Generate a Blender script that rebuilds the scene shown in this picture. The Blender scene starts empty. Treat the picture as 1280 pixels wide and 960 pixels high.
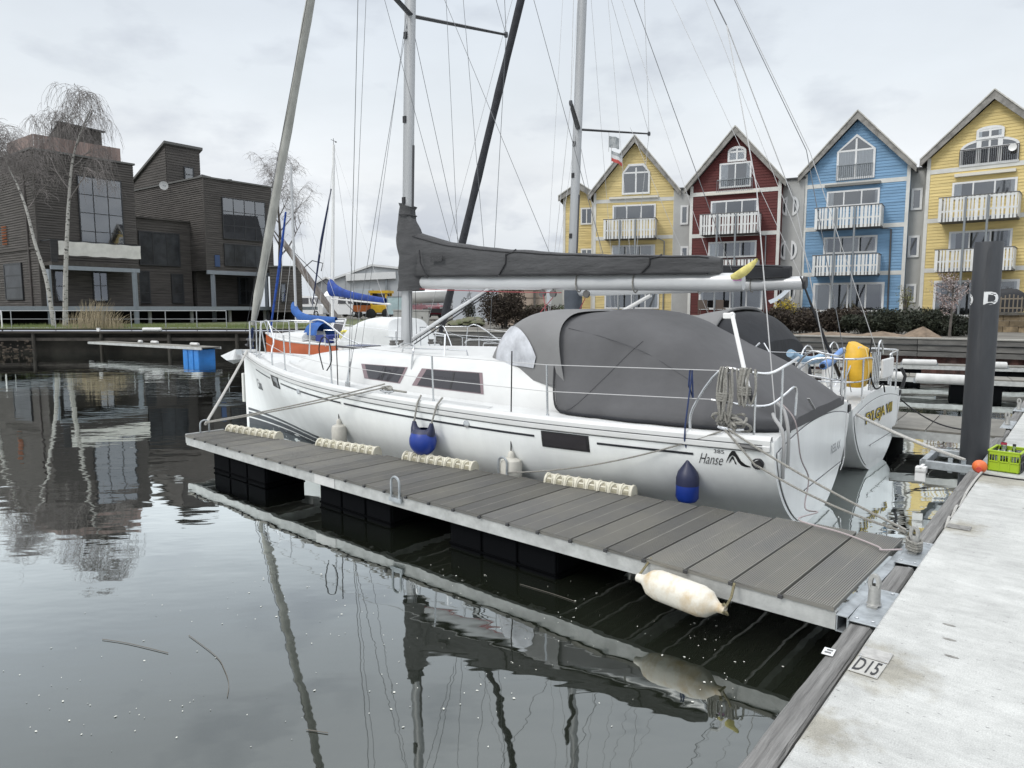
import bpy, math, random
from mathutils import Vector, Matrix, noise as mnoise
random.seed(7)
PI = math.pi
R = math.radians
scene = bpy.context.scene
COL = scene.collection

# ------------------------------------------------------------------ camera
CAM_H = 2.35
PITCH = math.atan(95 / 880)
cam_d = bpy.data.cameras.new("camera")
cam = bpy.data.objects.new("camera", cam_d)
COL.objects.link(cam)
cam_d.sensor_width = 36.0
cam_d.lens = 36.0 * 880 / 1280
cam_d.clip_start = 0.05
cam_d.clip_end = 6000
cam.location = (0, 0, CAM_H)
cam.rotation_euler = (PI / 2 - PITCH, 0, 0)
scene.camera = cam

# ------------------------------------------------------------------ light
SUN_EL, SUN_AZ = 42.0, -125.0        # azimuth from +Y, clockwise positive
scene.view_settings.view_transform = 'Standard'
scene.view_settings.look = 'None'
scene.view_settings.exposure = 0.0
scene.view_settings.gamma = 1.0
world = bpy.data.worlds.new("World")
scene.world = world
world.use_nodes = True


def build_world():
    nt = world.node_tree
    N, L = nt.nodes, nt.links
    N.clear()
    out = N.new('ShaderNodeOutputWorld')
    bg = N.new('ShaderNodeBackground')
    bg.inputs['Strength'].default_value = 0.1
    sky = N.new('ShaderNodeTexSky')
    sky.sky_type = 'NISHITA'
    sky.sun_disc = False
    sky.sun_elevation = R(SUN_EL)
    sky.sun_rotation = R(SUN_AZ)
    tc = N.new('ShaderNodeTexCoord')
    sep = N.new('ShaderNodeSeparateXYZ')
    L.new(tc.outputs['Generated'], sep.inputs[0])
    # overcast deck: brightness by elevation, overhead part raised above the view to brighten the scene, ten times the shown radiance
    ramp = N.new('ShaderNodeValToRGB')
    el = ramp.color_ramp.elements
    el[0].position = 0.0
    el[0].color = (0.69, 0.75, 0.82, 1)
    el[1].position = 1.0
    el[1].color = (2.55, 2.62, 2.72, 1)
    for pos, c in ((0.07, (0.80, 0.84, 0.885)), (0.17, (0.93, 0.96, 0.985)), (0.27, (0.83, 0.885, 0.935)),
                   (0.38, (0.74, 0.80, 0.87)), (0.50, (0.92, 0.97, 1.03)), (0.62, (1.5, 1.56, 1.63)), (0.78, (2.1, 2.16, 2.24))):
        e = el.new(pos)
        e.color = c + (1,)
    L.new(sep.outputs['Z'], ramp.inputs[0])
    # cloud lumps, flattened towards the horizon
    den = N.new('ShaderNodeMath'); den.operation = 'ADD'
    L.new(sep.outputs['Z'], den.inputs[0]); den.inputs[1].default_value = 0.22
    div = N.new('ShaderNodeVectorMath'); div.operation = 'DIVIDE'
    comb = N.new('ShaderNodeCombineXYZ')
    for i in range(3):
        L.new(den.outputs[0], comb.inputs[i])
    L.new(tc.outputs['Generated'], div.inputs[0]); L.new(comb.outputs[0], div.inputs[1])
    n1 = N.new('ShaderNodeTexNoise')
    n1.inputs['Scale'].default_value = 1.1
    n1.inputs['Detail'].default_value = 7
    n1.inputs['Roughness'].default_value = 0.55
    L.new(div.outputs[0], n1.inputs['Vector'])
    r1 = N.new('ShaderNodeMapRange')
    r1.inputs['From Min'].default_value = 0.34; r1.inputs['From Max'].default_value = 0.66
    r1.inputs['To Min'].default_value = 0.93; r1.inputs['To Max'].default_value = 1.05
    L.new(n1.outputs['Fac'], r1.inputs['Value'])
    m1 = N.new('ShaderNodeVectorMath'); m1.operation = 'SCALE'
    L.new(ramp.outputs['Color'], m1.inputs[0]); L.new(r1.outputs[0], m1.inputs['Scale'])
    # heavier lumps of cumulus low over the horizon
    n2 = N.new('ShaderNodeTexNoise')
    n2.inputs['Scale'].default_value = 6.5
    n2.inputs['Detail'].default_value = 8
    n2.inputs['Roughness'].default_value = 0.52
    mp = N.new('ShaderNodeMapping'); mp.inputs['Scale'].default_value = (1, 1, 2.2)
    mp.inputs['Location'].default_value = (0.35, 0.1, 0.2)
    L.new(tc.outputs['Generated'], mp.inputs['Vector']); L.new(mp.outputs[0], n2.inputs['Vector'])
    r2 = N.new('ShaderNodeMapRange')
    r2.inputs['From Min'].default_value = 0.47; r2.inputs['From Max'].default_value = 0.585
    L.new(n2.outputs['Fac'], r2.inputs['Value'])
    low = N.new('ShaderNodeMapRange')
    low.inputs['From Min'].default_value = 0.21; low.inputs['From Max'].default_value = 0.08
    L.new(sep.outputs['Z'], low.inputs['Value'])
    mm = N.new('ShaderNodeMath'); mm.operation = 'MULTIPLY'
    L.new(r2.outputs[0], mm.inputs[0]); L.new(low.outputs[0], mm.inputs[1])
    mm2 = N.new('ShaderNodeMath'); mm2.operation = 'MULTIPLY'; mm2.inputs[1].default_value = 0.85
    L.new(mm.outputs[0], mm2.inputs[0])
    r3 = N.new('ShaderNodeMapRange')
    r3.inputs['From Min'].default_value = 0.55; r3.inputs['From Max'].default_value = 0.72; r3.inputs['To Max'].default_value = 0.45
    L.new(n2.outputs['Fac'], r3.inputs['Value'])
    mx3 = N.new('ShaderNodeMath'); mx3.operation = 'MAXIMUM'
    L.new(mm2.outputs[0], mx3.inputs[0]); L.new(r3.outputs[0], mx3.inputs[1]); mm2 = mx3
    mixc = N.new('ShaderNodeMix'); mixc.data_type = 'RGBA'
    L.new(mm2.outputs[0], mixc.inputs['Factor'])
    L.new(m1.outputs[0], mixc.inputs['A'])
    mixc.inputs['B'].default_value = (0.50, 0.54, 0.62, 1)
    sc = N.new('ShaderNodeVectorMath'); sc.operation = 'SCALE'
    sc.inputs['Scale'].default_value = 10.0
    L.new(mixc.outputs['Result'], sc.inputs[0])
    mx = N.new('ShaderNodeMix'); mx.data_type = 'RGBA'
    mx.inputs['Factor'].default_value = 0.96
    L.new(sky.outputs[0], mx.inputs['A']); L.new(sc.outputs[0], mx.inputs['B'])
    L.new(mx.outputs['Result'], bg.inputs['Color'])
    L.new(bg.outputs[0], out.inputs['Surface'])


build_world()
sun_d = bpy.data.lights.new("sun", 'SUN')
sun_d.energy = 1.5
sun_d.angle = R(18)
sun_d.color = (1.0, 0.96, 0.9)
sun = bpy.data.objects.new("sun", sun_d)
COL.objects.link(sun)
sun.rotation_euler = (R(90 - SUN_EL), 0, R(180 - SUN_AZ) + PI * 0)
# lamp looks along its -Z: point it from the sun towards the scene
_d = Vector((math.sin(R(SUN_AZ)) * math.cos(R(SUN_EL)), math.cos(R(SUN_AZ)) * math.cos(R(SUN_EL)), math.sin(R(SUN_EL))))
sun.rotation_euler = (-_d).to_track_quat('-Z', 'Y').to_euler()

# ------------------------------------------------------------------ materials
MATS = {}


def mat(name, color, rough=0.6, metal=0.0, var=0.0, vscale=4.0, bump=0.0, bscale=40.0, stretch=None,
        color2=None, spec=0.5, coat=0.0, objvar=0.0, detail=5, mixlo=0.35, mixhi=0.65, bstretch=None):
    """Principled material with noise colour variation and noise bump in object space."""
    if name in MATS:
        return MATS[name]
    m = bpy.data.materials.new(name)
    m.use_nodes = True
    nt = m.node_tree
    N, L = nt.nodes, nt.links
    b = N['Principled BSDF']
    b.inputs['Roughness'].default_value = rough
    b.inputs['Metallic'].default_value = metal
    b.inputs['Specular IOR Level'].default_value = spec
    b.inputs['Coat Weight'].default_value = coat
    b.inputs['Coat Roughness'].default_value = 0.08
    c = tuple(color) + (1,)
    b.inputs['Base Color'].default_value = c
    tc = N.new('ShaderNodeTexCoord')
    src = tc.outputs['Object']
    if objvar > 0:      # repeats that share a mesh must not share the pattern
        oj = N.new('ShaderNodeObjectInfo')
        om = N.new('ShaderNodeVectorMath'); om.operation = 'MULTIPLY_ADD'
        cb = N.new('ShaderNodeCombineXYZ')
        for i in range(3): L.new(oj.outputs['Random'], cb.inputs[i])
        L.new(cb.outputs[0], om.inputs[0]); om.inputs[1].default_value = (37, 53, 71); L.new(src, om.inputs[2])
        src = om.outputs[0]
    col_out = None
    if var > 0 or color2:
        mp = N.new('ShaderNodeMapping')
        mp.inputs['Scale'].default_value = stretch or (1, 1, 1)
        L.new(src, mp.inputs['Vector'])
        n = N.new('ShaderNodeTexNoise')
        n.inputs['Scale'].default_value = vscale
        n.inputs['Detail'].default_value = detail
        n.inputs['Roughness'].default_value = 0.62
        L.new(mp.outputs[0], n.inputs['Vector'])
        rm = N.new('ShaderNodeMapRange')
        rm.inputs['From Min'].default_value = mixlo
        rm.inputs['From Max'].default_value = mixhi
        L.new(n.outputs['Fac'], rm.inputs['Value'])
        mx = N.new('ShaderNodeMix'); mx.data_type = 'RGBA'
        L.new(rm.outputs[0], mx.inputs['Factor'])
        if color2:
            mx.inputs['A'].default_value = c
            mx.inputs['B'].default_value = tuple(color2) + (1,)
        else:
            mx.inputs['A'].default_value = tuple(max(0, x * (1 - var)) for x in color) + (1,)
            mx.inputs['B'].default_value = tuple(min(1, x * (1 + var)) for x in color) + (1,)
        col_out = mx.outputs['Result']
    if objvar > 0:
        oi = N.new('ShaderNodeObjectInfo')
        rr = N.new('ShaderNodeMapRange')
        rr.inputs['To Min'].default_value = 1 - objvar
        rr.inputs['To Max'].default_value = 1 + objvar
        L.new(oi.outputs['Random'], rr.inputs['Value'])
        sc = N.new('ShaderNodeVectorMath'); sc.operation = 'SCALE'
        if col_out is not None:
            L.new(col_out, sc.inputs[0])
        else:
            sc.inputs[0].default_value = color
        L.new(rr.outputs[0], sc.inputs['Scale'])
        col_out = sc.outputs[0]
    if col_out is not None:
        L.new(col_out, b.inputs['Base Color'])
    if bump > 0:
        mpb = N.new('ShaderNodeMapping')
        mpb.inputs['Scale'].default_value = bstretch or stretch or (1, 1, 1)
        L.new(src, mpb.inputs['Vector'])
        nb = N.new('ShaderNodeTexNoise')
        nb.inputs['Scale'].default_value = bscale
        nb.inputs['Detail'].default_value = 4
        L.new(mpb.outputs[0], nb.inputs['Vector'])
        bp = N.new('ShaderNodeBump')
        bp.inputs['Strength'].default_value = min(1.0, bump)
        bp.inputs['Distance'].default_value = 0.02 if bump <= 1 else 0.02 * bump
        L.new(nb.outputs['Fac'], bp.inputs['Height'])
        L.new(bp.outputs[0], b.inputs['Normal'])
    MATS[name] = m
    return m


def glass_mat(name, tint=(0.9, 0.93, 0.95), rough=0.02, thick=0.25):
    """thin window glass: mirror by fresnel over a see-through pane"""
    if name in MATS:
        return MATS[name]
    m = bpy.data.materials.new(name)
    m.use_nodes = True
    nt = m.node_tree
    N, L = nt.nodes, nt.links
    N.remove(N['Principled BSDF'])
    out = N['Material Output']
    fr = N.new('ShaderNodeFresnel'); fr.inputs['IOR'].default_value = 1.5
    add = N.new('ShaderNodeMath'); add.operation = 'ADD'; add.inputs[1].default_value = thick * 0.35
    L.new(fr.outputs[0], add.inputs[0])
    t = N.new('ShaderNodeBsdfTransparent'); t.inputs['Color'].default_value = tuple(tint) + (1,)
    g = N.new('ShaderNodeBsdfGlossy'); g.inputs['Roughness'].default_value = rough
    g.inputs['Color'].default_value = (0.85, 0.88, 0.92, 1)
    nz = N.new('ShaderNodeTexNoise'); nz.inputs['Scale'].default_value = 0.9
    tc = N.new('ShaderNodeTexCoord'); L.new(tc.outputs['Object'], nz.inputs['Vector'])
    bp = N.new('ShaderNodeBump'); bp.inputs['Strength'].default_value = 0.06
    L.new(nz.outputs['Fac'], bp.inputs['Height']); L.new(bp.outputs[0], g.inputs['Normal'])
    mx = N.new('ShaderNodeMixShader')
    L.new(add.outputs[0], mx.inputs[0]); L.new(t.outputs[0], mx.inputs[1]); L.new(g.outputs[0], mx.inputs[2])
    L.new(mx.outputs[0], out.inputs['Surface'])
    MATS[name] = m
    return m


GEL = mat('gelcoat_white', (0.82, 0.84, 0.835), 0.28, var=0.045, vscale=2.2, stretch=(1.4, 1.4, 0.3), coat=0.12)
DECK = mat('deck_gelcoat', (0.556, 0.562, 0.556), 0.4, var=0.04, vscale=3)
NONSLIP = mat('deck_nonslip', (0.44, 0.448, 0.448), 0.75, var=0.08, vscale=5, bump=0.3, bscale=300)
STRIPE = mat('stripe_dark', (0.018, 0.02, 0.026), 0.35)
BOOT = mat('boot_grey', (0.06, 0.068, 0.078), 0.4, var=0.15)
BLACK = mat('black_plastic', (0.012, 0.012, 0.014), 0.45)
SMOKE = mat('smoked_acrylic', (0.028, 0.026, 0.030), 0.08, coat=0.6)
SMOKE_EDGE = mat('smoked_acrylic_edge', (0.20, 0.15, 0.16), 0.15)
CANVAS = mat('canvas_grey', (0.0775, 0.0775, 0.0809), 0.9, var=0.12, vscale=1.4, bump=0.25, bscale=7)
CANVAS_L = mat('canvas_light_grey', (0.167, 0.167, 0.168), 0.9, var=0.08, vscale=1.4, bump=0.2, bscale=6)
CANVAS_SAIL = mat('sail_cover_grey', (0.0504, 0.051, 0.0534), 0.85, var=0.2, vscale=2.2, bump=2.2, bscale=5, stretch=(0.5, 1, 1.6))
CANVAS_D = mat('canvas_charcoal', (0.014, 0.0154, 0.0189), 0.85, var=0.2, vscale=2, bump=0.4, bscale=8)
PIPING = mat('piping_black', (0.01, 0.01, 0.012), 0.6)
ALU = mat('mast_aluminium', (0.368, 0.376, 0.384), 0.42, metal=0.35, var=0.08, vscale=2, stretch=(1, 1, 0.15))
BOOMW = mat('boom_silver', (0.468, 0.476, 0.484), 0.35, metal=0.25, var=0.04, vscale=1)
ALUD = mat('spreader_dark', (0.07, 0.072, 0.078), 0.4, metal=0.5)
STEEL = mat('stainless', (0.62, 0.63, 0.64), 0.22, metal=0.9)
WIRE = mat('rig_wire', (0.13, 0.135, 0.14), 0.45, metal=0.5)
WIREL = mat('rig_line_light', (0.42, 0.42, 0.42), 0.6)
WIRED = mat('rig_line_dark', (0.03, 0.032, 0.036), 0.6)
SAILW = mat('furled_sail_white', (0.32, 0.32, 0.296), 0.85, var=0.15, vscale=5, stretch=(1, 1, 0.4), bump=0.5, bscale=14)
SAILD = mat('furled_sail_dark', (0.024, 0.025, 0.03), 0.85, var=0.3, vscale=5, bump=0.4, bscale=12)
ROPEG = mat('rope_grey', (0.272, 0.264, 0.24), 0.9, var=0.25, vscale=60, bump=0.8, bscale=160)
ROPEW = mat('rope_white', (0.468, 0.459, 0.433), 0.9, var=0.2, vscale=60, bump=0.8, bscale=160)
ROPEB = mat('rope_navy', (0.02, 0.035, 0.10), 0.9, var=0.2, vscale=60)
ROPEK = mat('rope_black', (0.014, 0.014, 0.016), 0.85)
ROPER = mat('rope_red', (0.28, 0.05, 0.06), 0.85)
FENDW = mat('fender_white', (0.527, 0.51, 0.459), 0.5, var=0.10, vscale=7)
FENDOLD = mat('fender_old', (0.595, 0.57, 0.501), 0.55, color2=(0.425, 0.315, 0.17), vscale=4.5, stretch=(1.6, 1, 1), mixlo=0.47, mixhi=0.72, bump=0.15, bscale=30)
FENDBLUE = mat('fender_blue', (0.0096, 0.036, 0.24), 0.38, var=0.1)
FENDNAVY = mat('fender_navy', (0.012, 0.016, 0.05), 0.45)
BUMPER = mat('bumper_cream', (0.561, 0.535, 0.442), 0.55, color2=(0.425, 0.408, 0.306), vscale=9, mixlo=0.5, mixhi=0.75)
GALV = mat('galvanised', (0.32, 0.344, 0.36), 0.48, metal=0.45, var=0.22, vscale=9, detail=3)
GALVB = mat('galvanised_beam', (0.4, 0.408, 0.4), 0.6, metal=0.2, var=0.16, vscale=7, bump=0.1, bscale=60)
FLOATK = mat('float_black', (0.0032, 0.0036, 0.0044), 0.9, spec=0.05)
WPC = mat('composite_plank', (0.132, 0.130, 0.124), 0.75, color2=(0.185, 0.177, 0.150), vscale=1.7, mixlo=0.35, mixhi=0.75, objvar=0.24)
WPCL = mat('composite_plank_worn', (0.216, 0.209, 0.188), 0.75, var=0.15, vscale=9)
WOODG = mat('weathered_timber', (0.215, 0.212, 0.205), 0.85, color2=(0.085, 0.083, 0.080), vscale=12, stretch=(0.10, 2.4, 2.4), bump=1.2, bscale=26,
            bstretch=(0.06, 2.2, 2.2), mixlo=0.35, mixhi=0.7)
WHITEP = mat('white_paint', (0.612, 0.62, 0.62), 0.5, var=0.04)
WHITEPL = mat('white_plastic', (0.663, 0.663, 0.654), 0.45, var=0.03)
PANEM = mat('pane_matt', (0.035, 0.038, 0.042), 0.3, spec=0.25, var=0.5, vscale=0.7)
GLASS = glass_mat('window_glass', thick=0.55)
GLASSD = glass_mat('window_glass_dark', (0.55, 0.58, 0.6), thick=0.15)
DARKROOM = mat('interior_dark', (0.022, 0.024, 0.028), 0.9, var=0.5, vscale=0.8)  # near-black, stands in for the shade of rooms behind the panes
CURTAIN = mat('curtain_white', (0.46, 0.47, 0.48), 0.95, var=0.25, vscale=9, stretch=(6, 6, 0.05))
BARK = mat('birch_bark', (0.336, 0.328, 0.304), 0.9, color2=(0.024, 0.0224, 0.0208), vscale=3.4, stretch=(1.2, 1.2, 3.0), mixlo=0.54, mixhi=0.62)
TWIG = mat('birch_twig', (0.16, 0.145, 0.138), 0.9, var=0.2)
BARKD = mat('bark_grey', (0.10, 0.09, 0.08), 0.9, var=0.3)
RUST = mat('sheet_pile_rust', (0.075, 0.03, 0.024), 0.9, color2=(0.035, 0.022, 0.02), vscale=2.0, stretch=(1, 1, 0.4))

# ------------------------------------------------------------------ mesh helpers
class MB:
    def __init__(self):
        self.v, self.f, self.m, self.s = [], [], [], []

    def add(self, verts, faces, mi=0, smooth=False):
        o = len(self.v)
        self.v.extend([tuple(p) for p in verts])
        for fc in faces:
            self.f.append(tuple(i + o for i in fc)); self.m.append(mi); self.s.append(smooth)
        return self

    def box(self, x0, x1, y0, y1, z0, z1, mi=0, fn=None):
        V = [(x, y, z) for x in (x0, x1) for y in (y0, y1) for z in (z0, z1)]
        if fn:
            V = [fn(*p) for p in V]
        return self.add(V, [(0, 1, 3, 2), (4, 6, 7, 5), (0, 4, 5, 1), (2, 3, 7, 6), (0, 2, 6, 4), (1, 5, 7, 3)], mi)

    def bar(self, p0, p1, w, h=None, up=(0, 0, 1), mi=0):
        p0, p1 = Vector(p0), Vector(p1)
        h = h or w
        d = (p1 - p0)
        if d.length < 1e-6:
            return self
        d.normalize()
        u = Vector(up)
        if abs(d.dot(u)) > 0.98:
            u = Vector((1, 0, 0)) if abs(d.x) < 0.9 else Vector((0, 1, 0))
        sd = d.cross(u).normalized(); u = sd.cross(d).normalized()
        V = []
        for p in (p0, p1):
            for a, b in ((-1, -1), (1, -1), (1, 1), (-1, 1)):
                V.append(p + sd * (a * w / 2) + u * (b * h / 2))
        return self.add(V, [(3, 2, 1, 0), (4, 5, 6, 7), (0, 1, 5, 4), (1, 2, 6, 5), (2, 3, 7, 6), (3, 0, 4, 7)], mi)

    def tube(self, pts, r, n=6, mi=0, cap=True, smooth=True, oval=None):
        pts = [Vector(p) for p in pts]
        k = len(pts)
        rs = r if isinstance(r, (list, tuple)) else [r] * k
        V = []
        nrm = None
        for i in range(k):
            t = (pts[min(i + 1, k - 1)] - pts[max(i - 1, 0)])
            if t.length < 1e-9:
                t = Vector((0, 0, 1))
            t.normalize()
            if nrm is None:
                ref = Vector((0, 0, 1)) if abs(t.z) < 0.9 else Vector((0, 1, 0))
                nrm = (ref - t * ref.dot(t)).normalized()
            else:
                nrm = (nrm - t * nrm.dot(t))
                nrm = nrm.normalized() if nrm.length > 1e-6 else t.orthogonal().normalized()
            bn = t.cross(nrm)
            for j in range(n):
                a = 2 * PI * j / n
                ca, sa = math.cos(a), math.sin(a)
                if oval:
                    ca *= oval[0]; sa *= oval[1]
                V.append(pts[i] + (nrm * ca + bn * sa) * rs[i])
        F = []
        for i in range(k - 1):
            for j in range(n):
                a, b = i * n + j, i * n + (j + 1) % n
                F.append((a, b, b + n, a + n))
        self.add(V, F, mi, smooth)
        if cap:
            o = len(self.v) - len(V)
            self.f.append(tuple(o + j for j in range(n))[::-1]); self.m.append(mi); self.s.append(False)
            self.f.append(tuple(o + (k - 1) * n + j for j in range(n))); self.m.append(mi); self.s.append(False)
        return self

    def lathe(self, prof, n=12, org=(0, 0, 0), axis=(0, 0, 1), mi=0, smooth=True):
        """prof: list of (radius, distance along axis)"""
        ax = Vector(axis).normalized(); o = Vector(org)
        u = ax.orthogonal().normalized(); w = ax.cross(u)
        V = []
        for r, t in prof:
            for j in range(n):
                a = 2 * PI * j / n
                V.append(o + ax * t + (u * math.cos(a) + w * math.sin(a)) * max(r, 1e-4))
        F = []
        for i in range(len(prof) - 1):
            for j in range(n):
                a, b = i * n + j, i * n + (j + 1) % n
                F.append((a, b, b + n, a + n))
        F.append(tuple(range(n))[::-1]); F.append(tuple((len(prof) - 1) * n + j for j in range(n)))
        return self.add(V, F, mi, smooth)

    def grid(self, rows, mi=0, smooth=True, closed=False):
        """rows: list of equal-length point lists"""
        n = len(rows[0]); V = [p for r in rows for p in r]; F = []
        for i in range(len(rows) - 1):
            for j in range(n if closed else n - 1):
                a, b = i * n + j, i * n + (j + 1) % n
                F.append((a, b, b + n, a + n))
        return self.add(V, F, mi, smooth)

    def prism(self, poly, fn, w0, w1, mi=0):
        """poly of (a,b) mapped with fn(a,b,w); extruded from w0 to w1"""
        n = len(poly)
        V = [fn(a, b, w0) for a, b in poly] + [fn(a, b, w1) for a, b in poly]
        F = [tuple(range(n))[::-1], tuple(range(n, 2 * n))]
        for i in range(n):
            j = (i + 1) % n
            F.append((i, j, j + n, i + n))
        return self.add(V, F, mi)

    def mesh(self, name, mats):
        me = bpy.data.meshes.new(name)
        me.from_pydata(self.v, [], self.f)
        for m in (mats if isinstance(mats, (list, tuple)) else [mats]):
            me.materials.append(m)
        me.polygons.foreach_set('material_index', self.m)
        me.polygons.foreach_set('use_smooth', self.s)
        me.update()
        if any(self.s):
            me.set_sharp_from_angle(angle=R(38))
        return me

    def build(self, name, mats, parent=None, loc=None, rot=None, bevel=0.0):
        me = self.mesh(name, mats)
        o = bpy.data.objects.new(name, me)
        COL.objects.link(o)
        if loc is not None:
            o.location = loc
        if rot is not None:
            o.rotation_euler = rot
        if parent is not None:
            o.parent = parent
        if bevel > 0:
            b = o.modifiers.new('bevel', 'BEVEL'); b.width = bevel; b.segments = 2; b.limit_method = 'ANGLE'
            b.angle_limit = R(40)
        return o


def _pieces(self, name, mats, parent=None, **kw):
    """each loose piece becomes an object of its own"""
    par = list(range(len(self.v)))
    def find(i):
        while par[i] != i:
            par[i] = par[par[i]]; i = par[i]
        return i
    for f in self.f:
        for i in f[1:]: par[find(i)] = find(f[0])
    grp = {}
    for k, f in enumerate(self.f): grp.setdefault(find(f[0]), []).append(k)
    o = None
    for ks in grp.values():
        ids = sorted({i for k in ks for i in self.f[k]}); re_ = {i: j for j, i in enumerate(ids)}
        q = MB(); q.v = [self.v[i] for i in ids]; q.f = [tuple(re_[i] for i in self.f[k]) for k in ks]; q.m = [self.m[k] for k in ks]; q.s = [self.s[k] for k in ks]
        o = q.build(name, mats, parent, **kw)
    return o


MB.pieces = _pieces


def tag(o, label=None, cat=None, group=None, kind=None):
    if label: o['label'] = label
    if cat: o['category'] = cat
    if group: o['group'] = group
    if kind: o['kind'] = kind
    return o


def thing(name, label, cat, loc=(0, 0, 0), rotz=0.0, group=None, scale=1.0):
    o = bpy.data.objects.new(name, None)
    o.empty_display_size = 0.2
    COL.objects.link(o)
    o.location = loc; o.rotation_euler = (0, 0, rotz); o.scale = (scale,) * 3
    return tag(o, label, cat, group)


def copy_tree(o, parent=None, label=None):
    c = o.copy(); COL.objects.link(c)
    if parent is not None: c.parent = parent
    if label: c['label'] = label
    for ch in o.children:
        copy_tree(ch, c)
    return c


def share(o, parent=None, loc=None, rot=None):
    """another piece with the same mesh"""
    c = o.copy(); COL.objects.link(c)
    if parent is not None: c.parent = parent
    if loc is not None: c.location = loc
    if rot is not None: c.rotation_euler = rot
    return c


_c, _s = math.cos(PITCH), math.sin(PITCH)


def ray(px, py):
    """direction from the standpoint towards a point measured in the photograph (1280 x 960)"""
    u, v = (px - 640) / 880.0, (py - 480) / 880.0
    return Vector((u, _c - v * _s, -_s - v * _c))


def at_z(px, py, z):
    r = ray(px, py); return Vector((0, 0, CAM_H)) + r * ((z - CAM_H) / r.z)


def at_y(px, py, y):
    r = ray(px, py); return Vector((0, 0, CAM_H)) + r * (y / r.y)


class Plane:
    """vertical plane through p0 along dir; local u along dir, w outwards (towards the water), z up"""
    def __init__(self, p0, d):
        self.p = Vector((p0[0], p0[1], 0)); self.d = Vector((d[0], d[1], 0)).normalized()
        self.n = Vector((self.d.y, -self.d.x, 0))
        if self.n.dot(self.p) > 0: self.n = -self.n

    def uz(self, px, py, w=0.0):
        r = ray(px, py); o = Vector((0, 0, CAM_H))
        q = self.p + self.n * w
        t = (q - o).dot(self.n) / r.dot(self.n)
        h = o + r * t
        return (h - self.p).dot(self.d), h.z

    def pt(self, u, w, z):
        return self.p + self.d * u + self.n * w + Vector((0, 0, z))


def spline(pts, k=6):
    P = [Vector(p) for p in pts]
    if len(P) < 3: 
        return P
    out = []
    for i in range(len(P) - 1):
        p0, p1, p2, p3 = P[max(i - 1, 0)], P[i], P[i + 1], P[min(i + 2, len(P) - 1)]
        for j in range(k):
            t = j / k
            out.append(0.5 * ((2 * p1) + (p2 - p0) * t + (2 * p0 - 5 * p1 + 4 * p2 - p3) * t * t + (3 * p1 - p0 - 3 * p2 + p3) * t ** 3))
    out.append(P[-1])
    return out


def sag(a, b, s, k=10):
    a, b = Vector(a), Vector(b)
    return [a.lerp(b, i / k) - Vector((0, 0, s * 4 * (i / k) * (1 - i / k))) for i in range(k + 1)]


def text_mesh(txt, size, shear=0.0, extrude=0.002, bold=0.0, spacing=1.0):
    cu = bpy.data.curves.new('lettering', 'FONT')
    cu.body = txt; cu.size = size; cu.shear = shear; cu.extrude = extrude; cu.offset = bold
    cu.space_character = spacing; cu.resolution_u = 3
    o = bpy.data.objects.new('lettering', cu)
    COL.objects.link(o)
    bpy.context.view_layer.update()
    dg = bpy.context.evaluated_depsgraph_get()
    me = bpy.data.meshes.new_from_object(o.evaluated_get(dg))
    bpy.data.objects.remove(o); bpy.data.curves.remove(cu)
    return me


def mesh_obj(name, me, m, parent=None, matrix=None):
    me.materials.clear(); me.materials.append(m)
    o = bpy.data.objects.new(name, me); COL.objects.link(o)
    if parent is not None: o.parent = parent
    if matrix is not None: o.matrix_local = matrix
    return o


def lerp_tab(tab, x):
    if x <= tab[0][0]: return tab[0][1]
    for (a, va), (b, vb) in zip(tab, tab[1:]):
        if x <= b:
            t = (x - a) / (b - a)
            return va + (vb - va) * t
    return tab[-1][1]


def smooth_tab(tab, x):
    """cubic through table points (Catmull-Rom in x)"""
    n = len(tab)
    if x <= tab[0][0]: return tab[0][1]
    if x >= tab[-1][0]: return tab[-1][1]
    for i in range(n - 1):
        if x <= tab[i + 1][0]:
            x1, y1 = tab[i]; x2, y2 = tab[i + 1]
            m1 = (tab[i + 1][1] - tab[max(i - 1, 0)][1]) / (tab[i + 1][0] - tab[max(i - 1, 0)][0])
            j = min(i + 2, n - 1)
            m2 = (tab[j][1] - tab[i][1]) / (tab[j][0] - tab[i][0])
            h = x2 - x1; t = (x - x1) / h
            return ((2 * t ** 3 - 3 * t * t + 1) * y1 + (t ** 3 - 2 * t * t + t) * h * m1 + (-2 * t ** 3 + 3 * t * t) * y2 + (t ** 3 - t * t) * h * m2)

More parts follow.
